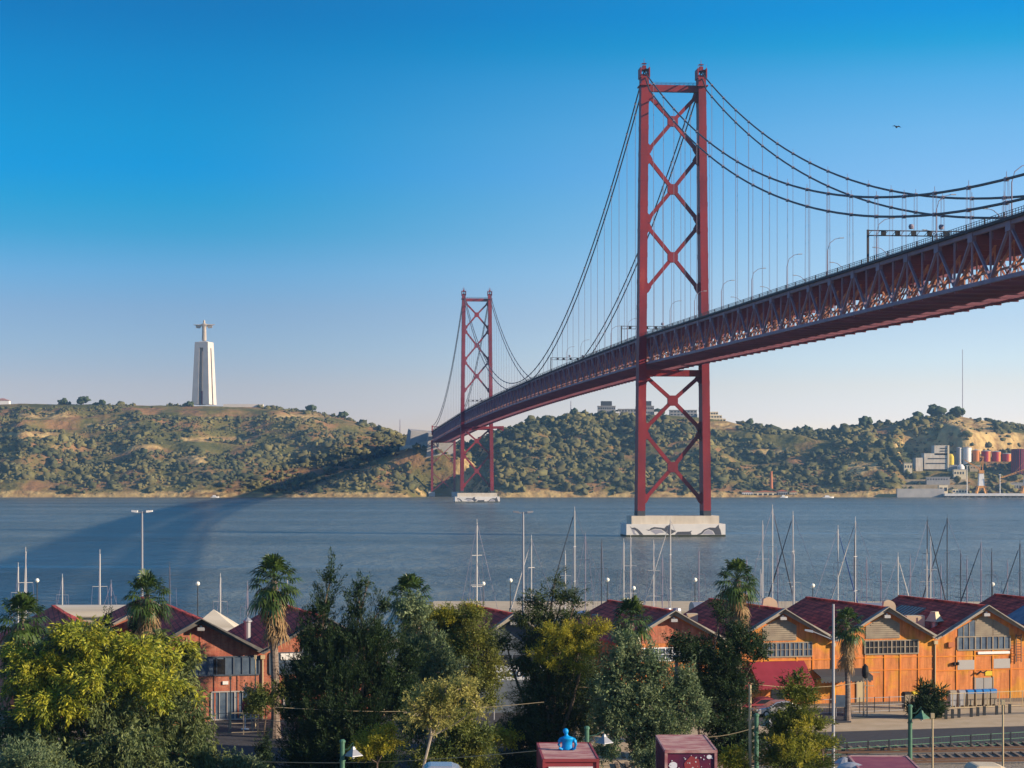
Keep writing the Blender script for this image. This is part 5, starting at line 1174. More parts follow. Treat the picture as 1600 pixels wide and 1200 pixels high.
# ------------------------------------------------------------------ marina: sailing boats
def sailboat(px, ytop, Y, col, label, furl=None, stay=None, L=10.5, rz=0.0):
    X_ = X_at(px, Y); zt = Z_at(ytop, Y)
    e = empty('sailing_boat', (X_, Y, 0), label, 'sailing boat', 'sailing boats moored in the marina')
    n = 9; rows_ = []; ca_, sa_ = cos(rz), sin(rz)
    def W_(x, y, z): return (X_ + x * ca_ - y * sa_, Y + x * sa_ + y * ca_, z)
    L = min(13, max(8, (zt) * .72))
    for i in range(n):
        t_ = i / (n - 1); x_ = -L * .5 + L * t_; w_ = L * .15 * (1 - abs(t_ - .4) ** 2.2 * 2.8 * (1.0 if t_ > .4 else .5)); w_ = max(w_, .04); zd = 1.0 + .35 * t_ ** 2
        rows_.append([W_(x_, -w_, zd), W_(x_, -w_ * .8, .2), W_(x_, 0, -.5), W_(x_, w_ * .8, .2), W_(x_, w_, zd)])
    vs = [p for r_ in rows_ for p in r_]; fs = []
    for i in range(n - 1):
        for j in range(4): fs.append((i * 5 + j, i * 5 + 5 + j, i * 5 + 6 + j, i * 5 + 1 + j))
        fs.append((i * 5 + 4, i * 5 + 9, i * 5 + 5, i * 5))
    fs.append((0, 1, 2, 3, 4)); MB().add(vs, fs).build('hull', 'hull_white' if rnd.random() < .8 else 'hull_navy', e)
    MB().hexa([W_(-L * .2, -L * .09, 1), W_(L * .22, -L * .07, 1.05), W_(L * .22, L * .07, 1.05), W_(-L * .2, L * .09, 1)], [W_(-L * .19, -L * .07, 1.55), W_(L * .16, -L * .05, 1.45), W_(L * .16, L * .05, 1.45), W_(-L * .19, L * .07, 1.55)]).build('cabin', 'teak' if rnd.random() < .2 else 'hull_white', e)
    mk = MB(); mx_ = L * .06; r0 = .09
    mk.cyl(W_(mx_, 0, 1), (X_ + mx_ * 0, Y, zt) if False else W_(mx_, 0, zt), r0, .08, 6)
    for q in (.45, .72): zz = 1 + (zt - 1) * q; mk.beam(W_(mx_, -.9, zz), W_(mx_, .9, zz), .08, .06)
    mk.cyl(W_(mx_, 0, zt), W_(mx_, 0, zt + .6), .03, .03, 4)
    mast = mk.build('mast', col, e)
    rg_ = MB()
    for a, b_ in ((W_(L * .49, 0, 1.35), W_(mx_, 0, zt - .3)), (W_(-L * .49, 0, 1.1), W_(mx_, 0, zt)), (W_(mx_, -L * .14, 1.1), W_(mx_, -.9, 1 + (zt - 1) * .72)), (W_(mx_, L * .14, 1.1), W_(mx_, .9, 1 + (zt - 1) * .72))):
        rg_.beam(a, b_, .035, .035)
    rg_.build('rigging', 'hanger_grey', mast)
    if furl: MB().cyl(W_(L * .47, 0, 1.9), W_(mx_ + .25, 0, zt - .9), .14, .05, 6).build('furled_jib', furl, e)
    bm_ = MB(); bm_.cyl(W_(mx_, 0, 2.2), W_(-L * .36, 0, 2.3), .09, .07, 6).cyl(W_(mx_ - .2, 0, 2.42), W_(-L * .34, 0, 2.48), .24, .15, 7); bm_.build('boom', 'sail_blue' if rnd.random() < .5 else 'hull_white', e)
# px, mast-top y, distance, colour, furled jib, heading, label
BOATS = [(41, 862, 262, 'mast_white', 'mast_white', 1.9, 'thick white mast with furled white sail above the leftmost palm'),
 (27, 886, 268, 'mast_white', None, 1.6, 'shorter white mast just left of the furled one at the left edge'),
 (95.5, 903, 300, 'mast_white', None, 1.4, 'faint white mast above the streaked white roof, left of the tall one'),
 (155.5, 866, 252, 'mast_white', None, 1.7, 'tallest white mast at left, standing before the streaked white roof'),
 (171, 912, 318, 'hanger_grey', None, 1.2, 'thin grey mast right beside the tall white mast at left'),
 (265.5, 885, 290, 'mast_dark', None, 1.8, 'dark mast immediately right of the palm under the twin lamp'),
 (343, 903, 262, 'mast_white', None, 1.5, 'white mast rising behind the white marquee'),
 (385.5, 915, 262, 'hanger_grey', None, 1.5, 'grey mast just left of the tall palm with long trunk'),
 (448, 912, 262, 'mast_white', None, 1.5, 'short white mast just right of the tall long trunked palm'),
 (750, 817, 300, 'mast_white', None, 2.2, 'tall thin white mast left of the twin lamp beside the golden acacia'),
 (747, 876, 284, 'mast_white', None, 1.9, 'shorter white mast leaning close to the tall one by the acacia'),
 (836.6, 842, 295, 'mast_white', 'mast_white', 2.6, 'white mast with furled jib just right of the tall dark twin lamp'),
 (883, 866, 315, 'mast_white', None, 1.5, 'short white mast behind the spiky top of the lit pine'),
 (906, 798, 300, 'mast_white', 'mast_dark', 2.9, 'very tall white mast with dark furled jib right of the lit pine top'),
 (941, 848, 305, 'mast_dark', None, 1.7, 'grey mast between the very tall mast and a globe lamp'),
 (973, 848, 290, 'mast_white', None, 1.3, 'white mast left of a similar one, over the small palm'),
 (986, 840, 300, 'mast_white', None, 1.6, 'white mast standing left of the near bridge pier centre'),
 (1022, 850, 300, 'mast_white', None, 1.6, 'single pale mast below the left part of the dolphin pier'),
 (1056, 812, 290, 'mast_white', 'mast_white', 2.9, 'tall white mast with furled jib crossing the middle of the dolphin pier'),
 (1092, 862, 310, 'hanger_grey', None, 1.5, 'short grey mast left of the tallest palm'),
 (1189, 897, 262, 'mast_white', None, 1.5, 'short white mast touching the right side of the tallest palm'),
 (1192, 820, 285, 'mast_white', None, 1.5, 'white mast just right of the tallest palm'),
 (1200, 795, 290, 'mast_white', 'mast_dark', 0.5, 'tallest white mast near the tallest palm, with dark furled jib'),
 (1214, 868, 330, 'hanger_grey', None, 1.2, 'thin grey mast over the cream duct'),
 (1247.5, 805, 290, 'mast_white', 'mast_dark', 2.8, 'tall white mast with dark jib sloping left, over the middle gable'),
 (1241, 866, 272, 'mast_white', None, 1.5, 'shorter white mast just left of a taller one over the middle gable'),
 (1302.5, 827, 285, 'mast_white', 'sail_blue', 0.5, 'white topped mast with bright blue furled jib above the silver lamp post'),
 (1336, 842, 310, 'mast_dark', None, 1.5, 'dark mast left of the tall white mast over the short palm'),
 (1345, 814, 284, 'mast_white', 'mast_white', 2.7, 'tall white mast with white furled jib right above the short palm'),
 (1352, 875, 320, 'hanger_grey', None, 1.0, 'thin grey mast just right of the short palm top'),
 (1398, 870, 290, 'mast_white', 'mast_white', 0.5, 'white mast and jib over the small cream duct'),
 (1443, 813, 300, 'mast_dark', 'mast_dark', 0.6, 'tall dark mast with dark jib above the skylight roof'),
 (1449, 865, 275, 'mast_white', None, 1.5, 'short pale mast just right of the dark one over the skylight'),
 (1455, 845, 290, 'mast_white', None, 1.5, 'white mast above the grey skylight'),
 (1488, 810, 300, 'mast_dark', 'mast_dark', 2.6, 'tall dark mast with jib sloping left above the pointed yellow vent'),
 (1502, 865, 310, 'mast_dark', None, 1.5, 'short dark mast, first right of the tall dark pair'),
 (1511, 875, 320, 'hanger_grey', None, 1.4, 'thin grey mast, second right of the tall dark pair'),
 (1540, 848, 300, 'hanger_grey', 'mast_dark', 2.8, 'grey mast with dark jib above the rightmost gable peak'),
 (1550.5, 863, 310, 'mast_dark', None, 1.5, 'dark mast right of the rightmost gable peak'),
 (1601, 850, 290, 'mast_dark', 'mast_dark', 2.7, 'dark mast cut by the right edge of the frame'),
 (912, 838, 338, 'hanger_grey', None, 1.1, 'slim grey mast close behind the very tall white mast'),
 (1033, 872, 325, 'hanger_grey', None, 1.1, 'faint grey mast between the pale mast and the furled white jib'),
 (1166, 875, 320, 'hanger_grey', None, 1.3, 'faint grey mast behind the right fronds of the tallest palm'),
 (1376, 882, 325, 'hanger_grey', None, 1.3, 'faint short mast midway between the short palm and the small cream duct'),
 (1422, 872, 330, 'hanger_grey', None, 1.3, 'faint short mast left of the tall dark one over the skylight'),
 (1470, 884, 325, 'hanger_grey', None, 1.3, 'faint short mast between the skylight and the pointed vent'),
 (1574, 880, 320, 'hanger_grey', None, 1.3, 'faint short mast near the right edge')]
for px, yt, Y, c_, fu, rz, lb in BOATS: sailboat(px, yt, Y, c_, lb, fu, rz=rz)

# ------------------------------------------------------------------ lamps and poles
def globe_lamp(px, y, Y, zb, label):
    zt = Z_at(y, Y); X_ = X_at(px, Y); e = empty('globe_lamp', (X_, Y, zb), label, 'street lamp', 'globe lamps along the promenade')
    MB().cyl((X_, Y, zb), (X_, Y, zt - .3), .09, .06, 6).lathe([(.2, 0), (.2, .4), (.1, .5)], (X_, Y, zb), 8).build('post', 'dark_metal', e)
    k_ = Y / 338 * .9; MB().lathe([(.08 * k_, -.42 * k_), (.34 * k_, -.2 * k_), (.4 * k_, .02), (.3 * k_, .28 * k_), (.05, .4 * k_)], (X_, Y, zt), 10).build('globe', 'lamp_glass', e, smooth=True)
for px, y, lb in ((58, 907, 'globe lamp above the leftmost palm, right of the masts'), (309, 912, 'globe lamp between the brick gable and the marquee'), (755, 912, 'globe lamp right of the pair of white masts by the acacia'),
        (797.5, 907, 'globe lamp left of the tall dark twin lamp'), (949, 906, 'globe lamp right of the grey mast, above the lit roof box'), (990, 919, 'globe lamp above the small dark palm'), (1086, 906, 'globe lamp between the dolphin pier masts and the tallest palm'),
        (1270, 915, 'dark headed globe lamp over the middle orange roof'), (1551, 913, 'globe lamp above the rightmost gable')):
    Yg = 338 if 735 < px < 1800 else 240
    globe_lamp(px, y, Yg, 2.6 if Yg == 338 else GZ0, lb)
def twin_lamp(px, y, Y, mt, label, hs):
    X_ = X_at(px, Y); zt = Z_at(y, Y); e = empty('twin_lamp', (X_, Y, GZ0), label, 'street lamp')
    MB().cyl((X_, Y, GZ0), (X_, Y, zt), .2, .1, 8).lathe([(.3, 0), (.3, .8), (.22, 1)], (X_, Y, GZ0), 8).build('pole', 'galvanised', e)
    MB().beam((X_ - .8, Y, zt - .1), (X_ + .8, Y, zt - .1), .1, .1).build('arm', 'galvanised', e)
    for s_ in (-1, 1): MB().hexa([(X_ + s_ * .5, Y - .2, zt - .15), (X_ + s_ * 1.2, Y - .15, zt - .05), (X_ + s_ * 1.2, Y + .15, zt - .05), (X_ + s_ * .5, Y + .2, zt - .15)], [(X_ + s_ * .5, Y - .2, zt + .1), (X_ + s_ * 1.2, Y - .15, zt + .12), (X_ + s_ * 1.2, Y + .15, zt + .12), (X_ + s_ * .5, Y + .2, zt + .1)]).build('lamp_head', mt, e)
twin_lamp(222, 799, 232, 'white_paint', 'tall twin headed white lamp rising above the second palm from the left', 1)
twin_lamp(817.5, 800, 240, 'galvanised', 'tall dark twin headed lamp left of the lit pine', 1)
# silver lamp post with a long arm
X_, Y_ = X_at(1302, 150), 150.0; zt = Z_at(944, 150); e = empty('lamp_post', (X_, Y_, GZ0), 'tall silver lamp post with a long arm reaching left in front of the orange warehouses', 'street lamp')
MB().cyl((X_, Y_, GZ0), (X_, Y_, zt), .13, .09, 10).build('post', 'galvanised', e)
pa = at(1299, 1000, 150); pb_ = at(1268, 986, 150)
MB().tube([Vector((X_, Y_, pa.z)), at(1285, 993, 150), pb_], [.055, .05, .05], 6).build('arm', 'galvanised', e)
MB().hexa([pb_ + Vector((.1, -.12, -.12)), pb_ + Vector((-.5, -.12, .02)), pb_ + Vector((-.5, .12, .02)), pb_ + Vector((.1, .12, -.12))][::-1], [pb_ + Vector((.1, -.1, .06)), pb_ + Vector((-.5, -.1, .14)), pb_ + Vector((-.5, .1, .14)), pb_ + Vector((.1, .1, .06))][::-1]).build('lamp_head', 'silver_grey', e)
def yard_lamp(px, y, Y, side, lx, ly, label):
    X_ = X_at(px, Y); zt = Z_at(y, Y); zb = 8.7 if Y < 112 else GZ0
    e = empty('yard_lamp', (X_, Y, zb), label, 'street lamp', 'green railway yard lamps')
    MB().cyl((X_, Y, zb), (X_, Y, zt), .17, .15, 10).lathe([(.2, 0), (.2, .12), (.1, .2)], (X_, Y, zt), 10).lathe([(.2, 0), (.2, .1)], (X_, Y, zt - 1.2), 10).build('post', 'green_metal', e)
    p = at(lx, ly, Y)
    MB().tube([Vector((X_, Y, zt - .5)), Vector(((X_ + p.x) / 2, Y, zt - .42)), p + Vector((0, 0, .75)), p + Vector((0, 0, .3))], [.03, .03, .03, .03], 6).build('bracket', 'green_metal', e)
    MB().lathe([(.62, -.12), (.6, -.08), (.16, .3), (.1, .45), (.02, .5)], p, 4).build('lamp_shade', 'galvanised' if px < 1300 else 'green_metal', e)
    MB().lathe([(.02, -.32), (.1, -.25), (.12, -.1)], p, 8).build('bulb', 'lamp_glass', e)
yard_lamp(1422, 1105, 151, 1, 1440, 1120, 'green post with pyramid shade at right, in front of the dark road')
yard_lamp(1182, 1119, 145, 1, 1201, 1132, 'green post with pale shade beside the small sunlit conifer')
yard_lamp(917, 1139, 137, 1, 944, 1158, 'green post with grey shade behind the roof with the blue figure')
yard_lamp(535, 1160, 130, 1, 552, 1178, 'green post at the foot of the big dark cypress')
def pole(px, y, Y, r_, mt, label, z0=GZ0, cap=True):
    X_ = X_at(px, Y); zt = Z_at(y, Y); m = MB(); m.cyl((X_, Y, z0), (X_, Y, zt), r_, r_ * .8, 8)
    if cap: m.box(X_ - r_ * 1.6, X_ + r_ * 1.6, Y - r_ * 1.6, Y + r_ * 1.6, zt - .1, zt + .25)
    return tag(m.build('pole', mt, loc=(X_, Y, z0)), label, 'pole')
pole(1057, 1030, 160, .17, 'galvanised', 'grey pole standing against the olive tree right side')
pole(1172, 1070, 140, .12, 'trim_cream', 'cream concrete pole between the dark tree and the small conifer', cap=False)
pole(1457, 1120, 145, .08, 'trim_cream', 'short thin cream pole right of the green lamp post')
pole(1567, 1099, 145, .08, 'trim_cream', 'taller thin cream pole near the right edge, before the road', cap=True)
pole(360, 1060, 178, .06, 'trim_cream', 'thin pale pole left of the tall palm trunk, by the brick wall')
pole(399, 1028, 178, .06, 'trim_cream', 'tall thin pale pole nearest the brick wall corner')
# signal
Xs, Ysg = X_at(1352, 187), 187.0; e = empty('railway_signal', (Xs, Ysg, GZ0), 'lattice railway signal post with dark oval head before the orange wall', 'signal')
m = MB(); zt = Z_at(1060, Ysg)
for a in ((-.17, -.17), (.17, -.17), (.17, .17), (-.17, .17)): m.beam((Xs + a[0], Ysg + a[1], GZ0), (Xs + a[0], Ysg + a[1], zt), .05, .05)
for k in range(9): z = GZ0 + (zt - GZ0) * k / 9; z2 = GZ0 + (zt - GZ0) * (k + 1) / 9; s_ = 1 if k % 2 else -1; m.beam((Xs - .17 * s_, Ysg - .17, z), (Xs + .17 * s_, Ysg - .17, z2), .035, .035)
m.build('lattice_post', 'louver_grey', e)
MB().lathe([(.02, -.62), (.28, -.4), (.33, 0), (.28, .5), (.02, .75)], (Xs, Ysg, Z_at(1050, Ysg)), 12).build('signal_head', 'ink', e)
MB().box(Xs - .3, Xs + 1.3, Ysg - .05, Ysg + .05, Z_at(1051, Ysg), Z_at(1050, Ysg)).box(Xs - .1, Xs + .8, Ysg - .05, Ysg + .05, Z_at(1072, Ysg), Z_at(1071, Ysg)).build('bracket', 'trim_cream', e)
# overhead wires
m = MB()
for (a, b_) in ((at(330, 1187, 150), at(850, 1172, 135)), (at(380, 1118, 168), at(560, 1122, 160)), (at(850, 1097, 150), at(430, 1105, 150)), (at(1150, 1065, 178), at(1350, 1066, 182)), (at(1040, 1145, 150), at(1180, 1137, 150))):
    pts = [a.lerp(b_, q / 10) - Vector((0, 0, .5 * sin(pi * q / 10))) for q in range(11)]; m = MB().tube(pts, .022, 4)
    tag(m.build('overhead_wire', 'trim_cream', loc=a), 'thin slack overhead wire at %s' % {0: 'the foot of the cypress', 1: 'the brick yard fence', 2: 'the middle of the dark trees', 3: 'the crimson awnings', 4: 'the second container'}[((-1) if False else [1187, 1118, 1097, 1065, 1145].index(round(741 + (HC - a.z) * F / a.y)))], 'wire')

# ------------------------------------------------------------------ fences, bins, car, small things
def fence(p0, p1, n, h, label, mt='dark_metal', rails=(.95, .5, .12), mesh=True, post=.07, pm=None):
    p0, p1 = Vector(p0), Vector(p1); e = empty('fence', p0, label, 'fence')
    m = MB()
    for k in range(n + 1): q = p0.lerp(p1, k / n); m.box(q.x - post / 2, q.x + post / 2, q.y - post / 2, q.y + post / 2, q.z, q.z + h)
    m.build('post', pm or mt, e) if n > 40 else None
    if n <= 40:
        for k in range(n + 1):
            q = p0.lerp(p1, k / n); MB().box(q.x - post / 2, q.x + post / 2, q.y - post / 2, q.y + post / 2, q.z, q.z + h).build('post', pm or mt, e)
    m = MB()
    for r_ in rails: m.beam(p0 + Vector((0, 0, h * r_)), p1 + Vector((0, 0, h * r_)), .04, .05)
    if mesh:
        L = (p1 - p0).length; k = 0.0
        while k < L: q = p0.lerp(p1, k / L); m.beam(q + Vector((0, 0, h * .1)), q + Vector((0, 0, h * .95)), .015, .015); k += .28
    m.build('fence_panel', mt, e)
fence((28.0, 188.2, GZ0), (36.8, 191.0, GZ0), 6, 1.5, 'dark mesh fence before the orange wall, left of the bins', 'galvanised', pm='dark_metal')
fence((37.0, 191.2, GZ0), (52.5, 196.2, GZ0), 13, 1.55, 'pale slatted fence running in front of the row of bins', 'trim_cream', rails=(.98, .1))
g0 = lambda px, py: Vector((X_at(px, (HC - GZ0) * F / (py - 741)), (HC - GZ0) * F / (py - 741), GZ0))
fence(g0(1290, 1182), g0(1640, 1160), 11, 1.05, 'low dark green roadside fence between the road and the gravel', 'green_metal', post=.11, pm='dark_metal')
fence(g0(335, 1150), g0(470, 1145), 6, 2.0, 'pale pipe fence beside the car park below the brick warehouse', 'louver_grey', mesh=False)
for k in range(9):
    q = g0(1478 + k * 13.2 - (k % 3) * 3, 1124 - k * 1.2); tag(MB().box(q.x - .12, q.x + .12, q.y - .12, q.y + .12, GZ0, GZ0 + .85).build('bollard', 'dark_metal', loc=q), 'dark timber bollard in the line along the sandy verge at right', 'bollard', 'bollards along the verge')
binsx = [(1416, 'louver_grey', 'black lidded waste bin nearest the yucca bush, leftmost of the row', 'ink'), (1429, 'louver_grey', 'waste bin with a yellow front panel', 'yellow_paint'), (1487, 'galvanised', 'grey waste bin just right of the yucca bush', 'louver_grey'), (1501, 'galvanised', 'grey lidded waste bin, second right of the yucca bush', 'galvanised'),
    (1514, 'louver_grey', 'waste bin with dark blue lid, middle of the right group', 'blue_paint'), (1527, 'louver_grey', 'waste bin with blue lid and pale stripe, third from the right end', 'blue_paint'), (1539, 'louver_grey', 'waste bin with blue lid, second from the right end', 'blue_paint'), (1550, 'louver_grey', 'waste bin with blue lid, rightmost of the row', 'blue_paint')]
for px, mt, lb, lid in binsx:
    Yb = 193.5 + (px - 1416) * .02; X_ = X_at(px, Yb); e = empty('waste_bin', (X_, Yb, GZ0), lb, 'bin', 'waste bins behind the pale fence', rz=R(16))
    MB().hexa([(-.28, -.35, .15), (.28, -.35, .15), (.28, .35, .15), (-.28, .35, .15)], [(-.32, -.4, 1.25), (.32, -.4, 1.25), (.32, .4, 1.25), (-.32, .4, 1.25)]).box(-.3, -.2, -.3, .3, 0, .16).box(.2, .3, -.3, .3, 0, .16).build('bin_body', mt, e)
    pts = [(-.42, 1.25), (.42, 1.25), (.42, 1.4), (.1, 1.62), (-.3, 1.6), (-.42, 1.45)]
    MB().prism(pts, (-.33, 0, 0), (0, 1, 0), (0, 0, 1), (.66, 0, 0)).build('lid', lid, e)
# information board
q = g0(1315, 1120); e = empty('notice_board', q, 'blue notice board on posts just right of the silver lamp post foot', 'notice board')
MB().box(q.x - .55, q.x + .55, q.y - .05, q.y + .05, GZ0 + .9, GZ0 + 2.0).build('board', 'blue_grey_wall' if False else 'glass_blue', e)
for s_ in (-.5, .5): MB().cyl((q.x + s_, q.y + .08, GZ0), (q.x + s_, q.y + .08, GZ0 + 2.0), .04, .04, 6).build('leg', 'galvanised', e)
# car, side-on
def car(cx, cy, z, L, label, col, rz=0.0, van=False):
    e = empty('van' if van else 'car', (cx, cy, z), label, 'van' if van else 'car', rz=rz)
    H_ = 2.0 if van else 1.45; Wd = .92 if van else .86
    if van: prof = [(-L / 2, .35), (L / 2, .35), (L / 2, .9), (L / 2 - .55, 1.15), (L / 2 - 1.15, 1.85), (L / 2 - 1.5, H_ - .02), (-L / 2 + .3, H_), (-L / 2 + .05, 1.8), (-L / 2, 1.0)]
    else: prof = [(-L / 2, .3), (L / 2, .3), (L / 2 + .03, .62), (L / 2 - .15, .82), (L / 2 - 1.1, .95), (L / 2 - 1.85, H_ - .08), (L / 2 - 2.3, H_), (-L / 2 + 1.1, H_ - .03), (-L / 2 + .35, 1.02), (-L / 2, .9)]
    b = MB(); b.prism(prof, (0, -Wd, 0), (1, 0, 0), (0, 0, 1), (0, 2 * Wd, 0)); b.build('body', col, e, bevel=.13 if van else .09, smooth=False)
    gl = MB(); 
    for s_ in (-1, 1):
        if van: gl.prism([(L / 2 - 1.15, 1.2), (L / 2 - 1.35, 1.72), (L / 2 - 2.3, 1.74), (L / 2 - 2.3, 1.2)], (0, s_ * (Wd + .005), 0), (1, 0, 0), (0, 0, 1), (0, -s_ * .03, 0))
        else: gl.prism([(L / 2 - 1.35, .95), (L / 2 - 1.95, 1.34), (-L / 2 + 1.2, 1.34), (-L / 2 + .6, .97)], (0, s_ * (Wd + .005), 0), (1, 0, 0), (0, 0, 1), (0, -s_ * .03, 0))
    gl.build('window', 'glass_dark', e)
    for x in (-L / 2 + .8, L / 2 - .85):
        for s_ in (-1, 1):
            o = MB().cyl((x, s_ * (Wd - .2), .32), (x, s_ * (Wd + .02), .32), .32, .32, 14).build('wheel', 'rubber', e); MB().cyl((x, s_ * (Wd - .1), .32), (x, s_ * (Wd + .03), .32), .19, .19, 10).build('rim', 'silver_grey', o)
    for s_ in (-1, 1): MB().box(L / 2 - .05, L / 2 + .045, s_ * .6 - .16, s_ * .6 + .16, .6, .75).build('headlight', 'lamp_glass', e)
    return e
q = g0(1213, 1119); car(q.x, q.y, GZ0, 4.3, 'silver hatchback parked under the crimson awnings behind the small conifer', 'car_silver', rz=R(194))
car(X_at(706, 102.6), 102.6, 8.7, 3.0, 'light grey van with only its roof showing at the bottom, left of the first container', 'car_silver', rz=R(3), van=True)
car(X_at(1557, 102.6), 102.6, 8.7, 3.0, 'cream van with only its roof showing at the bottom right', 'duct_cream', rz=R(2), van=True)
q = g0(1188, 1114); car(q.x, q.y, GZ0, 4.2, 'dark red car half hidden behind the silver hatchback', 'container_red', rz=R(190))
# parasol closed, and a few cars in the left car park
q = g0(383, 1140); e = empty('closed_parasol', q, 'closed red and white parasol standing in the yard below the brick wall', 'parasol')
MB().cyl(q, q + Vector((0, 0, 3.6)), .04, .04, 6).lathe([(.35, 0), (.35, .1)], q, 10).build('pole', 'white_paint', e)
MB().lathe([(.1, 1.4), (.28, 1.8), (.2, 2.8)], q, 8).build('fabric', 'awning_red', e); MB().lathe([(.2, 2.82), (.14, 3.3), (.02, 3.9)], q, 8).build('fabric_top', 'white_paint', e)

# ------------------------------------------------------------------ containers on the near terrace
def container(pxl, pxr, Yf, d, zt, label, mroof, mfront, rz, opening):
    w_ = (pxr - pxl) * Yf / F; X_ = X_at((pxl + pxr) / 2, Yf); h = zt - 8.7
    e = empty('cargo_container', (X_, Yf, 8.7), label, 'container', rz=rz)
    b = MB(); b.box(-w_ / 2 + .05, w_ / 2 - .05, .05, d - .05, .02, h - .06)
    k = .2
    while k < d - .2:
        for s_ in (-1, 1): b.box(s_ * (w_ / 2 - .05) - .02, s_ * (w_ / 2 - .05) + .02, k, k + .15, .15, h - .15)
        k += .3
    b.build('body', mfront, e)
    r_ = MB(); k = .12
    r_.box(-w_ / 2 + .02, w_ / 2 - .02, .02, d - .02, h - .08, h - .02)
    while k < d - .2: r_.box(-w_ / 2 + .1, w_ / 2 - .1, k, k + .22, h - .02, h + .012); k += .38
    r_.build('roof', mroof, e)
    f_ = MB()
    for x in (-w_ / 2 + .06, w_ / 2 - .06):
        for y in (0.06, d - .06): f_.box(x - .07, x + .07, y - .07, y + .07, 0, h + .03)
    for y in (.03, d - .03): f_.box(-w_ / 2, w_ / 2, y - .05, y + .05, h - .12, h + .03)
    for x in (-w_ / 2 + .03, w_ / 2 - .03): f_.box(x - .05, x + .05, 0, d, h - .1, h + .03)
    for k in range(7): x = -w_ / 2 + .3 + (w_ - .6) * k / 6; f_.box(x - .02, x + .02, d - .02, d + .02, .2, h - .15)
    f_.build('corner_frame', mfront if mfront != 'container_purple' else 'roof_pink', e)
    if opening == 'window':
        o = MB(); o.box(-w_ / 2 + .28, w_ / 2 - .3, -.03, .03, h - .5, h - .35).box(-w_ / 2 + .28, -w_ / 2 + .4, -.03, .03, .3, h - .5).box(w_ / 2 - .42, w_ / 2 - .3, -.03, .03, .3, h - .5).build('window_frame', 'sign_white', e)
        MB().box(-w_ / 2 + .4, w_ / 2 - .42, -.01, .05, .3, h - .5).build('pane', 'glass_dark', e)
    if opening == 'paint':
        m = MB(); r2 = random.Random(3)
        for i in range(46):
            x = r2.uniform(-w_ / 2 + .15, w_ / 2 - .15); z = r2.uniform(h - 1.6, h - .25); s_ = r2.choice((.02, .03, .03, .05))
            m.prism([(0, s_), (s_ * .3, s_ * .3), (s_, 0), (s_ * .3, -s_ * .3), (0, -s_), (-s_ * .3, -s_ * .3), (-s_, 0), (-s_ * .3, s_ * .3)], (x, .03, z), (1, 0, 0), (0, 0, 1), (0, .02, 0))
        for (x, z, s_) in ((-w_ / 2 + .42, h - .75, .2), (w_ / 2 - .4, h - .32, .12)):
            m.prism([(cos(a) * s_ * (1.0 + .12 * (i % 2)), sin(a) * s_ * .9) for i, a in enumerate(np.linspace(0, 2 * pi, 13)[:-1])], (x, .03, z), (1, 0, 0), (0, 0, 1), (0, .02, 0))
        m.build('star_mural', 'sign_white', e)
        MB().prism([(-.3, 0), (.2, -.1), (.45, .3), (.35, .9), (-.05, 1.1), (-.4, .7)], (0.05, .035, h - 1.35), (1, 0, 0), (0, 0, 1), (0, .02, 0)).build('mural_patch', 'container_red', e)
    return e
container(848, 936, 99.8, 6.2, 11.3, 'red container with weathered pink roof carrying the blue figure', 'roof_pink', 'container_red', R(2.0), 'window')
container(1039, 1120.5, 103, 6.1, 11.3, 'dark purple container painted with white stars, under a weathered pink roof', 'roof_pink', 'container_purple', R(0.3), 'paint')
container(1346, 1443, 95.5, 5.6, 11.3, 'purple roofed container at the bottom right beside the silver cabin', 'container_purple_roof', 'container_purple', R(-3), '')
p = at(1346, 1194, 98); e = tag(MB().lathe([(.75, -2.2), (.75, -.3), (.6, -.05), (.2, .08), (0, .1)], (p.x - .5, 98, p.z), 14).build('water_tank', 'silver_grey', loc=(p.x, 98, 8.7)), 'rounded silver water tank against the left side of the purple container', 'tank')
p = at(1319, 1192, 103); tag(MB().lathe([(.02, -.1), (.5, -.05), (.5, .02), (.3, .18), (.08, .28), (.0, .3)], p, 12).cyl((p.x, p.y, 8.7), (p.x, p.y, p.z), .06, .06, 6).build('domed_vent', 'silver_grey', loc=p), 'small pale domed cap on a pipe beside the silver lamp post foot', 'vent')
# blue figure: a bust with long neck
bx, by, bz = X_at(886, 103.6), 103.2, 11.29
m = MB(); prof = [(0, .30, 0), (.1, .31, 0), (.25, .26, 0), (.4, .27, 0), (.52, .32, -.005), (.6, .36, -.01), (.655, .33, -.015), (.70, .2, -.02), (.75, .105, -.035), (.81, .085, -.05), (.86, .10, -.065), (.91, .13, -.075), (.98, .145, -.08), (1.05, .125, -.08), (1.1, .08, -.08), (1.12, .02, -.08)]
n_ = 16; vs = [(bx + dx + r_ * cos(2 * pi * j / n_), by + r_ * .62 * sin(2 * pi * j / n_) * (1 if z_ < .6 else 1.4), bz + z_) for z_, r_, dx in prof for j in range(n_)]; k_ = len(prof)
m.add(vs, [(i * n_ + j, i * n_ + (j + 1) % n_, (i + 1) * n_ + (j + 1) % n_, (i + 1) * n_ + j) for i in range(k_ - 1) for j in range(n_)] + [tuple(reversed(range(n_))), tuple(range((k_ - 1) * n_, k_ * n_))])
for s_ in (-1, 1): m.tube([(bx + s_ * .31, by, bz + .60), (bx + s_ * .40, by - .03, bz + .46), (bx + s_ * .43, by - .05, bz + .30), (bx + s_ * .38, by - .12, bz + .12), (bx + s_ * .25, by - .2, bz + .06)], [.09, .095, .08, .075, .06], 8)
tag(m.build('blue_figure', 'statue_blue', loc=(bx, by, bz), smooth=True), 'bright blue bust-like figure with small head and long neck on the pink container roof', 'sculpture')

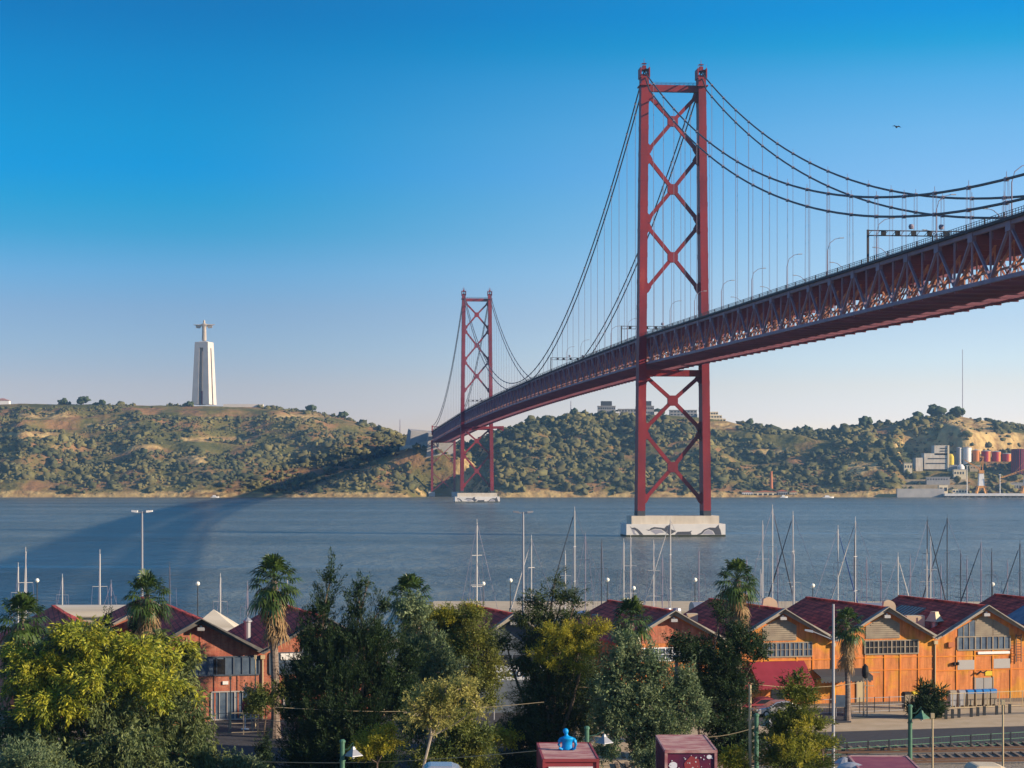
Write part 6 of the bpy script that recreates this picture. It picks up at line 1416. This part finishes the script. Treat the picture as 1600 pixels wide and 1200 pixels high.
# ------------------------------------------------------------------ vegetation
def leaves(C, D, n_per, spread, length, width, align=.5, along=0.0, flat=0.0):
    """leaf quads. C (k,3) clump centres, D (k,3) clump directions, n_per leaves each; spread (k,) radius; align: how far leaves follow D; along: clump stretched along D"""
    k = len(C); n = k * n_per
    c = np.repeat(C, n_per, 0); d = np.repeat(D, n_per, 0); sp = np.repeat(np.asarray(spread) * np.ones(k), n_per)
    off = rng.normal(size=(n, 3)); off /= np.linalg.norm(off, axis=1, keepdims=True) + 1e-9
    off *= (rng.random((n, 1)) ** 0.5) * sp[:, None]
    al = (rng.random(n) - .35) * along * 2
    taper = np.clip(1 - np.abs(al) / (2.2 * along + 1e-6), .25, 1)[:, None] if along > 0 else 1.0
    pos = c + off * taper + d * al[:, None]
    u = rng.normal(size=(n, 3)); u /= np.linalg.norm(u, axis=1, keepdims=True) + 1e-9
    u = u * (1 - align) + d * align + off / (sp[:, None] + 1e-9) * .35; u /= np.linalg.norm(u, axis=1, keepdims=True) + 1e-9
    q = rng.normal(size=(n, 3)); v = np.cross(u, q); v /= np.linalg.norm(v, axis=1, keepdims=True) + 1e-9
    L = (length * rng.uniform(.6, 1.3, n))[:, None]; W = (width * rng.uniform(.7, 1.3, n))[:, None]
    V = np.stack([pos, pos + u * L * .45 + v * W * .5, pos + u * L, pos + u * L * .45 - v * W * .5], 1)
    return V.reshape(-1, 3), np.arange(n * 4).reshape(-1, 4)
def blob_points(blobs, n):
    """blobs: (x,y,z,rx,ry,rz). points biased to the outside of each blob"""
    b = np.array(blobs, float); vol = (b[:, 3] * b[:, 4] * b[:, 5]) ** .75; cnt = np.maximum(1, (n * vol / vol.sum()).astype(int))
    P, Q, Rr = [], [], []
    for bb, c in zip(b, cnt):
        d = rng.normal(size=(c, 3)); d /= np.linalg.norm(d, axis=1, keepdims=True); r = rng.random((c, 1)) ** .45
        P.append(bb[:3] + d * r * bb[3:6]); Q.append(d); Rr.append(np.full(c, bb[3:6].mean()))
    return np.concatenate(P), np.concatenate(Q), np.concatenate(Rr)
def limb_mesh(e, segs, mt, name='trunk'):
    m = MB()
    for pts, rs in segs: m.tube(pts, rs, 6)
    return m.build(name, mt, e)
def curve_pts(a, b_, n=5, bend=.08):
    a, b_ = Vector(a), Vector(b_); L = (b_ - a).length; w_ = Vector((rnd.uniform(-1, 1), rnd.uniform(-1, 1), rnd.uniform(-.3, .6))) * L * bend
    return [a.lerp(b_, i / (n - 1)) + w_ * sin(pi * i / (n - 1)) for i in range(n)]
def tree(name, base, blobs_px, Y, label, cat, leaf, bark='bark', n_cl=500, n_per=40, clump=.55, ll=.3, lw=.09, mode='round', trunk_r=.28, twigs=60, depth=1.0, group='trees in front of the warehouses', along=.5, align=.5, sun_tint=None):
    """blobs_px: (px, py, rx_px, ry_px) seen at distance Y (+ optional dY in metres)"""
    base = Vector(base); e = empty(name, base, label, cat, group)
    bl = []
    for b_ in blobs_px:
        dY = b_[4] if len(b_) > 4 else 0; p = at(b_[0], b_[1], Y + dY); s_ = (Y + dY) / F
        bl.append((p.x, p.y, p.z, b_[2] * s_, b_[2] * s_ * depth, b_[3] * s_))
    P, D, Rr = blob_points(bl, n_cl)
    if mode == 'droop': Dv = D * .5 + np.array([0, 0, -1.0])
    elif mode == 'up': Dv = D * .7 + np.array([0, 0, .9])
    elif mode == 'flat': Dv = D * np.array([1, 1, .15]) + np.array([0, 0, .25])
    else: Dv = D + rng.normal(size=D.shape) * .4
    Dv /= np.linalg.norm(Dv, axis=1, keepdims=True)
    V, Fq = leaves(P, Dv, n_per, clump * rng.uniform(.6, 1.25, len(P)), ll, lw, align=align, along=along)
    P2, D2, _r = blob_points([(b_[0], b_[1], b_[2], b_[3] * .78, b_[4] * .78, b_[5] * .78) for b_ in bl], int(n_cl * .5))
    V2_, F2_ = leaves(P2, rng.normal(size=P2.shape) * .6, max(4, n_per // 2), clump * 1.1, ll * 1.25, lw * 2.6, align=.2)
    V = np.concatenate([V, V2_]); Fq = np.concatenate([Fq, F2_ + len(V) - len(V2_)])
    np_mesh('crown', V, Fq, leaf, e)
    if sun_tint:  # extra leaves over the crown, sunlight painted in by their colour
        g_bl = [(p_.x, p_.y, p_.z, b_[2] * Y / F, b_[2] * Y / F * .8, b_[3] * Y / F) for b_ in sun_tint[1] for p_ in [at(b_[0], b_[1], Y + (b_[4] if len(b_) > 4 else 0))]]
        Pg, Dg, _r = blob_points(g_bl, sun_tint[2]); Dg = Dg + np.array([0, 0, -.9 if mode == 'droop' else .25]); Dg /= np.linalg.norm(Dg, axis=1, keepdims=True)
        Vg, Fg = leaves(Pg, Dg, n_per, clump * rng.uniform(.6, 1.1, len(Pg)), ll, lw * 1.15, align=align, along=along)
        np_mesh('sun_painted_foliage', Vg, Fg, sun_tint[0], e)
    segs = []; top = max(bl, key=lambda b_: b_[2]); cx = np.mean([b_[0] for b_ in bl]); fork = Vector((base.x * .5 + cx * .5, Y, base.z + (min(b_[2] - b_[5] * .3 for b_ in bl) - base.z) * .8))
    fork.z = max(fork.z, base.z + 1.0)
    segs.append((curve_pts(base, fork, 5, .03), [trunk_r * 1.25, trunk_r, trunk_r * .9, trunk_r * .85, trunk_r * .75]))
    ctr = []
    for b_ in bl:
        pts = curve_pts(fork, (b_[0], b_[1], b_[2]), 6, .1); segs.append((pts, [trunk_r * (.3 if mode == 'up' else .5) * (1 - .85 * i / 5) + .015 for i in range(6)])); ctr.append(Vector(b_[:3]))
    idx = rng.choice(len(P), min(twigs, len(P)), replace=False)
    for i in idx:
        p = Vector(P[i]); c = min(ctr, key=lambda q: (q - p).length); segs.append((curve_pts(c, p, 4, .1), [.07, .05, .035, .015]))
    limb_mesh(e, segs, bark)
    return e, bl

# big yellow green tree at left
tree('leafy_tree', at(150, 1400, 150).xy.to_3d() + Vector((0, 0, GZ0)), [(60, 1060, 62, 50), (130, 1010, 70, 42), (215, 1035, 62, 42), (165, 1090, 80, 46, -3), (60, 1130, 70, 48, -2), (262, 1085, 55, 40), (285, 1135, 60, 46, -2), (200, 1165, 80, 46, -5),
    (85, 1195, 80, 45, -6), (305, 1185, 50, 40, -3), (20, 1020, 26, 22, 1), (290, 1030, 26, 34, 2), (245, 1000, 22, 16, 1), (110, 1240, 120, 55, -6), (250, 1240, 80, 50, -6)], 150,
    'huge yellow green weeping tree filling the lower left corner', 'tree', 'leaf_willow_shaded', 'bark_orange', n_cl=1500, n_per=52, clump=.55, ll=.40, lw=.10, mode='droop', trunk_r=.45, twigs=110, along=.6, align=.55,
    sun_tint=('leaf_willow_sunlit', [(60, 1050, 58, 36, -2), (130, 1000, 66, 30, -2), (215, 1025, 58, 30, -2), (165, 1060, 70, 30, -4), (30, 1012, 24, 16), (288, 1012, 22, 18, 1), (255, 1075, 50, 26, -4), (90, 1100, 60, 26, -5)], 430))
tree('shrubby_tree', at(40, 1500, 128).xy.to_3d() + Vector((0, 0, GZ0)), [(40, 1185, 44, 28), (70, 1225, 60, 36), (5, 1215, 40, 36)], 128, 'grey green shrub tree in the bottom left corner', 'tree', 'leaf_grey', n_cl=160, n_per=45, clump=.4, ll=.24, lw=.07, mode='up', trunk_r=.16, twigs=30, group='shrubs at the bottom edge')
# big dark cypress
tree('cypress_tree', at(548, 1300, 152).xy.to_3d() + Vector((0, 0, GZ0)), [(516, 905, 11, 32), (508, 955, 17, 32), (558, 918, 10, 22), (576, 908, 5, 16), (556, 955, 13, 28), (598, 945, 15, 12), (528, 1004, 36, 30), (485, 1000, 26, 26), (492, 960, 10, 18), (580, 1000, 50, 34),
    (520, 1050, 62, 44), (600, 1055, 46, 44), (470, 1075, 36, 28), (540, 1110, 80, 48), (455, 1110, 24, 22), (625, 1090, 34, 40), (500, 1160, 60, 44), (580, 1165, 55, 44), (540, 1210, 80, 40), (640, 1030, 22, 26), (465, 1190, 30, 30), (470, 1040, 22, 18)], 152,
    'big dark spiky cypress right of the tall palm, standing as high as the river', 'tree', 'leaf_dark', n_cl=1700, n_per=80, clump=.36, ll=.24, lw=.05, mode='up', trunk_r=.42, twigs=40, along=.8, align=.75)
# grey-green slim tree right of it, and the golden acacia
tree('slender_tree', at(668, 1300, 160).xy.to_3d() + Vector((0, 0, GZ0)), [(645, 960, 22, 30), (640, 1010, 22, 34), (668, 1010, 26, 36), (690, 1050, 34, 40), (660, 1080, 34, 40), (650, 1130, 26, 34), (706, 1100, 24, 26)], 160,
    'grey green slender tree with silvery leaves pressed against the right of the dark cypress', 'tree', 'leaf_grey', 'bark_pale', n_cl=420, n_per=42, clump=.5, ll=.26, lw=.09, mode='up', trunk_r=.2, twigs=60)
tree('acacia_tree', at(740, 1250, 170).xy.to_3d() + Vector((0, 0, GZ0)), [(700, 975, 42, 24, 2), (665, 960, 20, 16), (735, 960, 24, 14), (745, 1000, 38, 30), (768, 1022, 16, 22), (715, 1015, 34, 28), (755, 1055, 40, 30), (725, 1085, 30, 24), (765, 1092, 16, 16)], 170,
    'golden topped feathery acacia left of the blue grey gable', 'tree', 'leaf_olive', 'bark', n_cl=620, n_per=48, clump=.5, ll=.24, lw=.06, mode='round', trunk_r=.22, twigs=90)
tree('golden_leaf_mass', at(720, 1250, 171).xy.to_3d() + Vector((0, 0, GZ0 + 3)), [(700, 962, 26, 11), (735, 956, 18, 9), (680, 972, 16, 10), (668, 985, 10, 8)], 170.5, 'bright golden leaf mass on top of the acacia', 'tree', 'leaf_yellow', 'bark', n_cl=110, n_per=50, clump=.38, ll=.2, lw=.07, trunk_r=.06, twigs=10)  # separate mass of yellow leaves set over the acacia crown
tree('small_tree', at(650, 1260, 140).xy.to_3d() + Vector((0, 0, GZ0)), [(655, 1112, 30, 24), (695, 1085, 26, 20), (725, 1078, 26, 16), (672, 1090, 22, 20), (745, 1100, 14, 16), (690, 1120, 26, 20)], 140,
    'small pale yellow leaved tree with bare forked grey branches, low centre left', 'tree', 'leaf_yellowpale', 'bark_pale', n_cl=230, n_per=36, clump=.32, ll=.2, lw=.075, trunk_r=.11, twigs=90, mode='round')
tree('bushy_tree', at(700, 1260, 146).xy.to_3d() + Vector((0, 0, GZ0)), [(715, 1140, 40, 36), (745, 1160, 30, 34), (680, 1185, 50, 26), (740, 1195, 36, 24)], 146, 'dark green bushy tree directly behind the small yellow one', 'tree', 'leaf_olive', n_cl=330, n_per=45, clump=.42, ll=.2, lw=.08, trunk_r=.15, twigs=40)
tree('yellow_foliage', at(590, 1300, 141).xy.to_3d() + Vector((0, 0, GZ0)), [(590, 1160, 34, 18), (612, 1140, 14, 14), (565, 1175, 22, 14)], 141, 'feathery boughs tinted yellow as if sunlit at the foot of the dark cypress', 'bush', 'leaf_yellow', n_cl=90, n_per=45, clump=.38, ll=.26, lw=.05, mode='flat', trunk_r=.08, twigs=12, group='shrubs at the bottom edge')  # sunlit lower foliage, its light painted as yellow leaf colour
tree('yellow_foliage', at(775, 1250, 152).xy.to_3d() + Vector((0, 0, GZ0)), [(765, 1152, 22, 11), (795, 1148, 16, 12)], 152, 'low yellow bush beside the sandy path, right of the small yellow tree', 'bush', 'leaf_yellow', n_cl=60, n_per=45, clump=.34, ll=.2, lw=.07, trunk_r=.06, twigs=8, group='shrubs at the bottom edge')
# the lit pine in the centre
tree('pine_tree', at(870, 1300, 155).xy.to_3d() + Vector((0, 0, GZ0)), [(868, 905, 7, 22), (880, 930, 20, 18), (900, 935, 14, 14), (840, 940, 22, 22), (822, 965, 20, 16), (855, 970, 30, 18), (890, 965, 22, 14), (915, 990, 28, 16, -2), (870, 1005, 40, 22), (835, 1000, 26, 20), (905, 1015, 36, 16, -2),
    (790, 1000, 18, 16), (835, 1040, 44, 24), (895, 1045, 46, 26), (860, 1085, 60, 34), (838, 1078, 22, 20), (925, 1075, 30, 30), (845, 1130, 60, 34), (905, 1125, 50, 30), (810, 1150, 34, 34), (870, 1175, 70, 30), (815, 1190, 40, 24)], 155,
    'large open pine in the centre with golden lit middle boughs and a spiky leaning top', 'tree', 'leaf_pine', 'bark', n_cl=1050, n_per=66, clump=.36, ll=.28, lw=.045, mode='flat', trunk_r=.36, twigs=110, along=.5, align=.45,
    sun_tint=('leaf_yellow', [(882, 990, 34, 8, -3), (925, 984, 22, 9, -3), (905, 1014, 26, 8, -4), (848, 1018, 22, 7, -3), (866, 1040, 14, 7, -4), (905, 1044, 12, 9, -4)], 150))  # middle boughs painted yellow to stand for sun on them
# olive tree
tree('leafy_tree', at(985, 1260, 150).xy.to_3d() + Vector((0, 0, GZ0)), [(978, 1006, 20, 22), (975, 1035, 34, 34), (1015, 1045, 30, 34), (960, 1085, 44, 36), (1010, 1095, 46, 40), (1055, 1085, 30, 30), (1035, 1130, 50, 30), (965, 1130, 44, 30), (1085, 1110, 28, 28), (1075, 1060, 18, 22), (1010, 1170, 30, 34)], 150,
    'tall grey green leafy tree with pale branches, between the lit pine and the dark tree', 'tree', 'leaf_grey', 'bark_pale', n_cl=850, n_per=42, clump=.46, ll=.22, lw=.09, mode='up', trunk_r=.22, twigs=150, align=.35)
# dark tree before the warehouses
tree('dark_tree', at(1130, 1280, 158).xy.to_3d() + Vector((0, 0, GZ0)), [(1085, 1020, 36, 24), (1065, 1005, 22, 16), (1130, 1030, 40, 34), (1165, 1005, 32, 20), (1125, 960, 14, 14), (1150, 985, 22, 14), (1118, 945, 7, 10), (1140, 1075, 44, 36), (1100, 1070, 36, 30), (1130, 1125, 46, 34), (1155, 1160, 34, 34), (1120, 1180, 40, 30), (1185, 1020, 16, 12)], 158,
    'dark spreading tree in front of the pink gable, below the tallest palm', 'tree', 'leaf_dark', 'bark', n_cl=850, n_per=60, clump=.42, ll=.22, lw=.06, mode='flat', trunk_r=.3, twigs=80, along=.5)
# small sunlit conifer
tree('conifer_tree', at(1248, 1290, 140).xy.to_3d() + Vector((0, 0, GZ0)), [(1247, 1060, 10, 22), (1240, 1085, 22, 22), (1258, 1085, 18, 16), (1245, 1120, 38, 22), (1220, 1130, 20, 18), (1280, 1130, 16, 10), (1240, 1155, 48, 20), (1285, 1160, 26, 10), (1245, 1190, 55, 20), (1205, 1180, 20, 14)], 140,
    'small conifer with dark tip and sunlit yellow green skirts, left of the silver lamp post', 'tree', 'leaf_conifer', n_cl=520, n_per=46, clump=.34, ll=.22, lw=.05, mode='flat', trunk_r=.14, twigs=40, along=.5, align=.6,
    sun_tint=('leaf_yellow', [(1262, 1135, 22, 10, -2), (1225, 1160, 24, 9, -3), (1285, 1162, 20, 7, -2), (1250, 1180, 34, 9, -4)], 60))  # sun on the lower skirts painted as yellow leaves
# small things
for px, y0, h, lb in ((168, 960, 50, 'slim dark cypress left of the second palm, before the streaked white roof'), (214, 950, 60, 'slim cypress immediately right of the second palm trunk')):
    tree('cypress_tree', Vector((X_at(px, 178), 178, GZ0)), [(px, y0 + 10, 6, 14), (px, y0 + 32, 11, 20), (px + 1, y0 + 60, 15, 24)], 178, lb, 'tree', 'leaf_dark', n_cl=110, n_per=40, clump=.35, ll=.2, lw=.06, mode='up', trunk_r=.1, twigs=6)
tree('yucca_bush', Vector((X_at(1448, 186), 186, GZ0)), [(1446, 1108, 24, 16), (1462, 1104, 16, 16), (1436, 1112, 16, 12), (1444, 1080, 9, 12), (1470, 1082, 6, 8)], 186, 'dark yucca bush growing through the pale fence by the bins', 'bush', 'leaf_dark', n_cl=170, n_per=34, clump=.4, ll=.5, lw=.07, mode='up', trunk_r=.08, twigs=0, group='shrubs beside the fences')
tree('leafy_bush', Vector((X_at(413, 170), 170, GZ0)), [(413, 1090, 22, 16), (445, 1078, 14, 14), (398, 1105, 16, 14)], 170, 'loose yellowish bush at the foot of the tall palm', 'bush', 'leaf_olive', n_cl=110, n_per=36, clump=.4, ll=.2, lw=.08, trunk_r=.06, twigs=20, group='shrubs beside the fences')
tree('bare_bush', Vector((X_at(395, 176), 176, GZ0)), [(392, 1082, 20, 16)], 176, 'nearly leafless pale shrub before the brick wall', 'bush', 'leaf_yellowpale', 'bark_pale', n_cl=60, n_per=5, clump=.3, ll=.2, lw=.08, trunk_r=.06, twigs=60, group='shrubs beside the fences')
tree('cypress_tree', Vector((X_at(413, 150), 150, GZ0)), [(413, 1170, 10, 26), (412, 1200, 14, 24)], 150, 'small dark conical cypress at the bottom beside the car park', 'tree', 'leaf_dark', n_cl=90, n_per=40, clump=.3, ll=.18, lw=.05, mode='up', trunk_r=.08, twigs=5, group='shrubs at the bottom edge')
tree('leafy_bush', Vector((X_at(380, 146), 146, GZ0)), [(372, 1195, 30, 14), (395, 1205, 30, 14)], 146, 'low green bush at the bottom edge under the car park', 'bush', 'leaf_grey', n_cl=110, n_per=36, clump=.35, ll=.18, lw=.07, trunk_r=.06, twigs=8, group='shrubs at the bottom edge')
tree('hanging_bush', Vector((X_at(1150, 140), 140, GZ0)), [(1145, 1185, 20, 18), (1158, 1200, 16, 16)], 140, 'yellow green bush at the bottom between the dark tree and cream pole', 'bush', 'leaf_yellow', n_cl=70, n_per=40, clump=.35, ll=.25, lw=.06, mode='droop', trunk_r=.06, twigs=8, group='shrubs at the bottom edge')
tree('leafy_bush', Vector((X_at(955, 146), 146, GZ0)), [(950, 1172, 18, 14), (1015, 1188, 20, 18), (1040, 1175, 10, 14)], 146, 'small dark bush beside the sandy path between the containers', 'bush', 'leaf_grey', n_cl=110, n_per=36, clump=.34, ll=.18, lw=.07, trunk_r=.06, twigs=8, group='shrubs at the bottom edge')
tree('leafy_tree', Vector((X_at(1095, 168), 168, GZ0)), [(1090, 1070, 30, 24), (1110, 1100, 30, 30), (1060, 1060, 20, 20)], 168, 'bluish leafy tree behind the grey pole', 'tree', 'leaf_grey', n_cl=200, n_per=36, clump=.42, ll=.22, lw=.1, trunk_r=.12, twigs=30)

# fan palms
def palm(px, y_top, Y, cw, label, trunk_to=None, lean=0.0, skirt=1.0, lit='palm_leaf', zb=GZ0, seed=0, r_tr=.26):
    """cw: crown width in pixels"""
    rr = random.Random(seed); s_ = Y / F; Rc = cw * s_ / 2; p = at(px, y_top, Y); zc = p.z - Rc * 1.12
    base = Vector((p.x + lean, Y, zb)); c = Vector((p.x, Y, zc)); e = empty('fan_palm', base, label, 'palm', 'tall fan palms')
    n = 9; pts = [base.lerp(c, i / (n - 1)) + Vector((sin(i * .8) * .06, 0, 0)) for i in range(n)]
    MB().tube(pts, [r_tr * 1.4 if i == 0 else r_tr * (1.0 - .25 * i / n) for i in range(n)], 10).build('trunk', 'palm_bark', e)
    def fan(m, origin, d, petiole, fr, droop, nb=13):
        d = d.normalized(); side = d.cross(Vector((0, 0, 1))); side = side.normalized() if side.length > .05 else Vector((1, 0, 0)); nrm = side.cross(d).normalized()
        e0 = origin + d * petiole - Vector((0, 0, droop * petiole * .3))
        m.beam(origin, e0, .05, .03)
        for k in range(nb):
            a = (k / (nb - 1) - .5) * R(190); dd = d * cos(a) + side * sin(a); L = fr * (.72 + .28 * cos(a)) * rr.uniform(.85, 1.1)
            sw = dd.cross(nrm).normalized() * L * .075; b_ = e0; fold = nrm * (.03 if k % 2 else -.03)
            m1 = b_ + dd * L * .55 + fold + Vector((0, 0, -droop * L * .10)); t1 = b_ + dd * L * .93 + Vector((0, 0, -droop * L * .5 - abs(rr.gauss(0, .05))))
            i0 = len(m.v); m.v += [tuple(b_), tuple(m1 + sw), tuple(t1 + sw * .15), tuple(m1 - sw)]; m.f.append((i0, i0 + 1, i0 + 2, i0 + 3)); m.m.append(m.mi)
    g_ = MB(); dd_ = MB()
    Rc *= 1.22; NF = 38
    for i in range(NF):
        t_ = i / (NF - 1); el = R(86 - 128 * t_) + rr.gauss(0, .1); az = i * 2.39996 + rr.gauss(0, .2)
        d = Vector((cos(az) * cos(el), sin(az) * cos(el), sin(el)))
        fan(g_, c + Vector((0, 0, .1)), d, Rc * .5 * rr.uniform(.8, 1.2), Rc * .55 * rr.uniform(.8, 1.1), .5 + .8 * t_)
    ND = int(34 * skirt)
    for i in range(ND):
        t_ = i / max(1, ND - 1); el = R(-45 - 38 * rr.random()); az = rr.random() * 6.28
        d = Vector((cos(az) * cos(el), sin(az) * cos(el), sin(el)))
        fan(dd_, c + Vector((cos(az) * .15, sin(az) * .15, -.1 - Rc * .9 * t_ * skirt)), d, Rc * .35, Rc * .42, .8, 9)
    g_.build('fronds', lit, e); dd_.build('dead_fronds', 'palm_dead', e)
palm(35, 918, 160, 88, 'broad fan palm at the left edge with a sunlit brown skirt', seed=1, skirt=1.3)
palm(230, 886, 168, 78, 'dark fan palm under the tall white twin lamp', seed=2, skirt=.9)
palm(428, 858, 172, 86, 'tall fan palm with long bare trunk before the brick warehouses', seed=3, skirt=1.3, lean=.1, r_tr=.38)
palm(640, 890, 176, 74, 'fan palm peeping over the right shoulder of the dark cypress', seed=4, skirt=.8)
palm(986, 926, 170, 74, 'low dark fan palm rising behind the grey green leafy tree', seed=5, skirt=.8)
palm(1152, 865, 170, 74, 'tallest sunlit fan palm on the right, standing against the river', seed=6, skirt=1.4, r_tr=.36)
palm(1324, 944, 184, 58, 'short fan palm before the orange warehouses beside the silver lamp post', seed=7, skirt=1.5, r_tr=.26)
# dead straw of the palm beside the leafy tree
# ------------------------------------------------------------------ haze
hz_ = MB().box(-1600, 1700, -90, 3350, -9, 204).build('haze', 'white_paint'); tag(hz_, 'pale evening haze over the river and the hills', 'haze', kind='stuff')
hm = bpy.data.materials.new('haze'); hm.use_nodes = True; t = hm.node_tree; t.nodes.clear(); o_ = N(t, 'ShaderNodeOutputMaterial'); pv = N(t, 'ShaderNodeVolumePrincipled')
pv.inputs['Color'].default_value = HAZE_C; pv.inputs['Density'].default_value = HAZE_D; pv.inputs['Anisotropy'].default_value = 0.2
t.links.new(pv.outputs[0], o_.inputs['Volume']); hz_.data.materials.clear(); hz_.data.materials.append(hm)
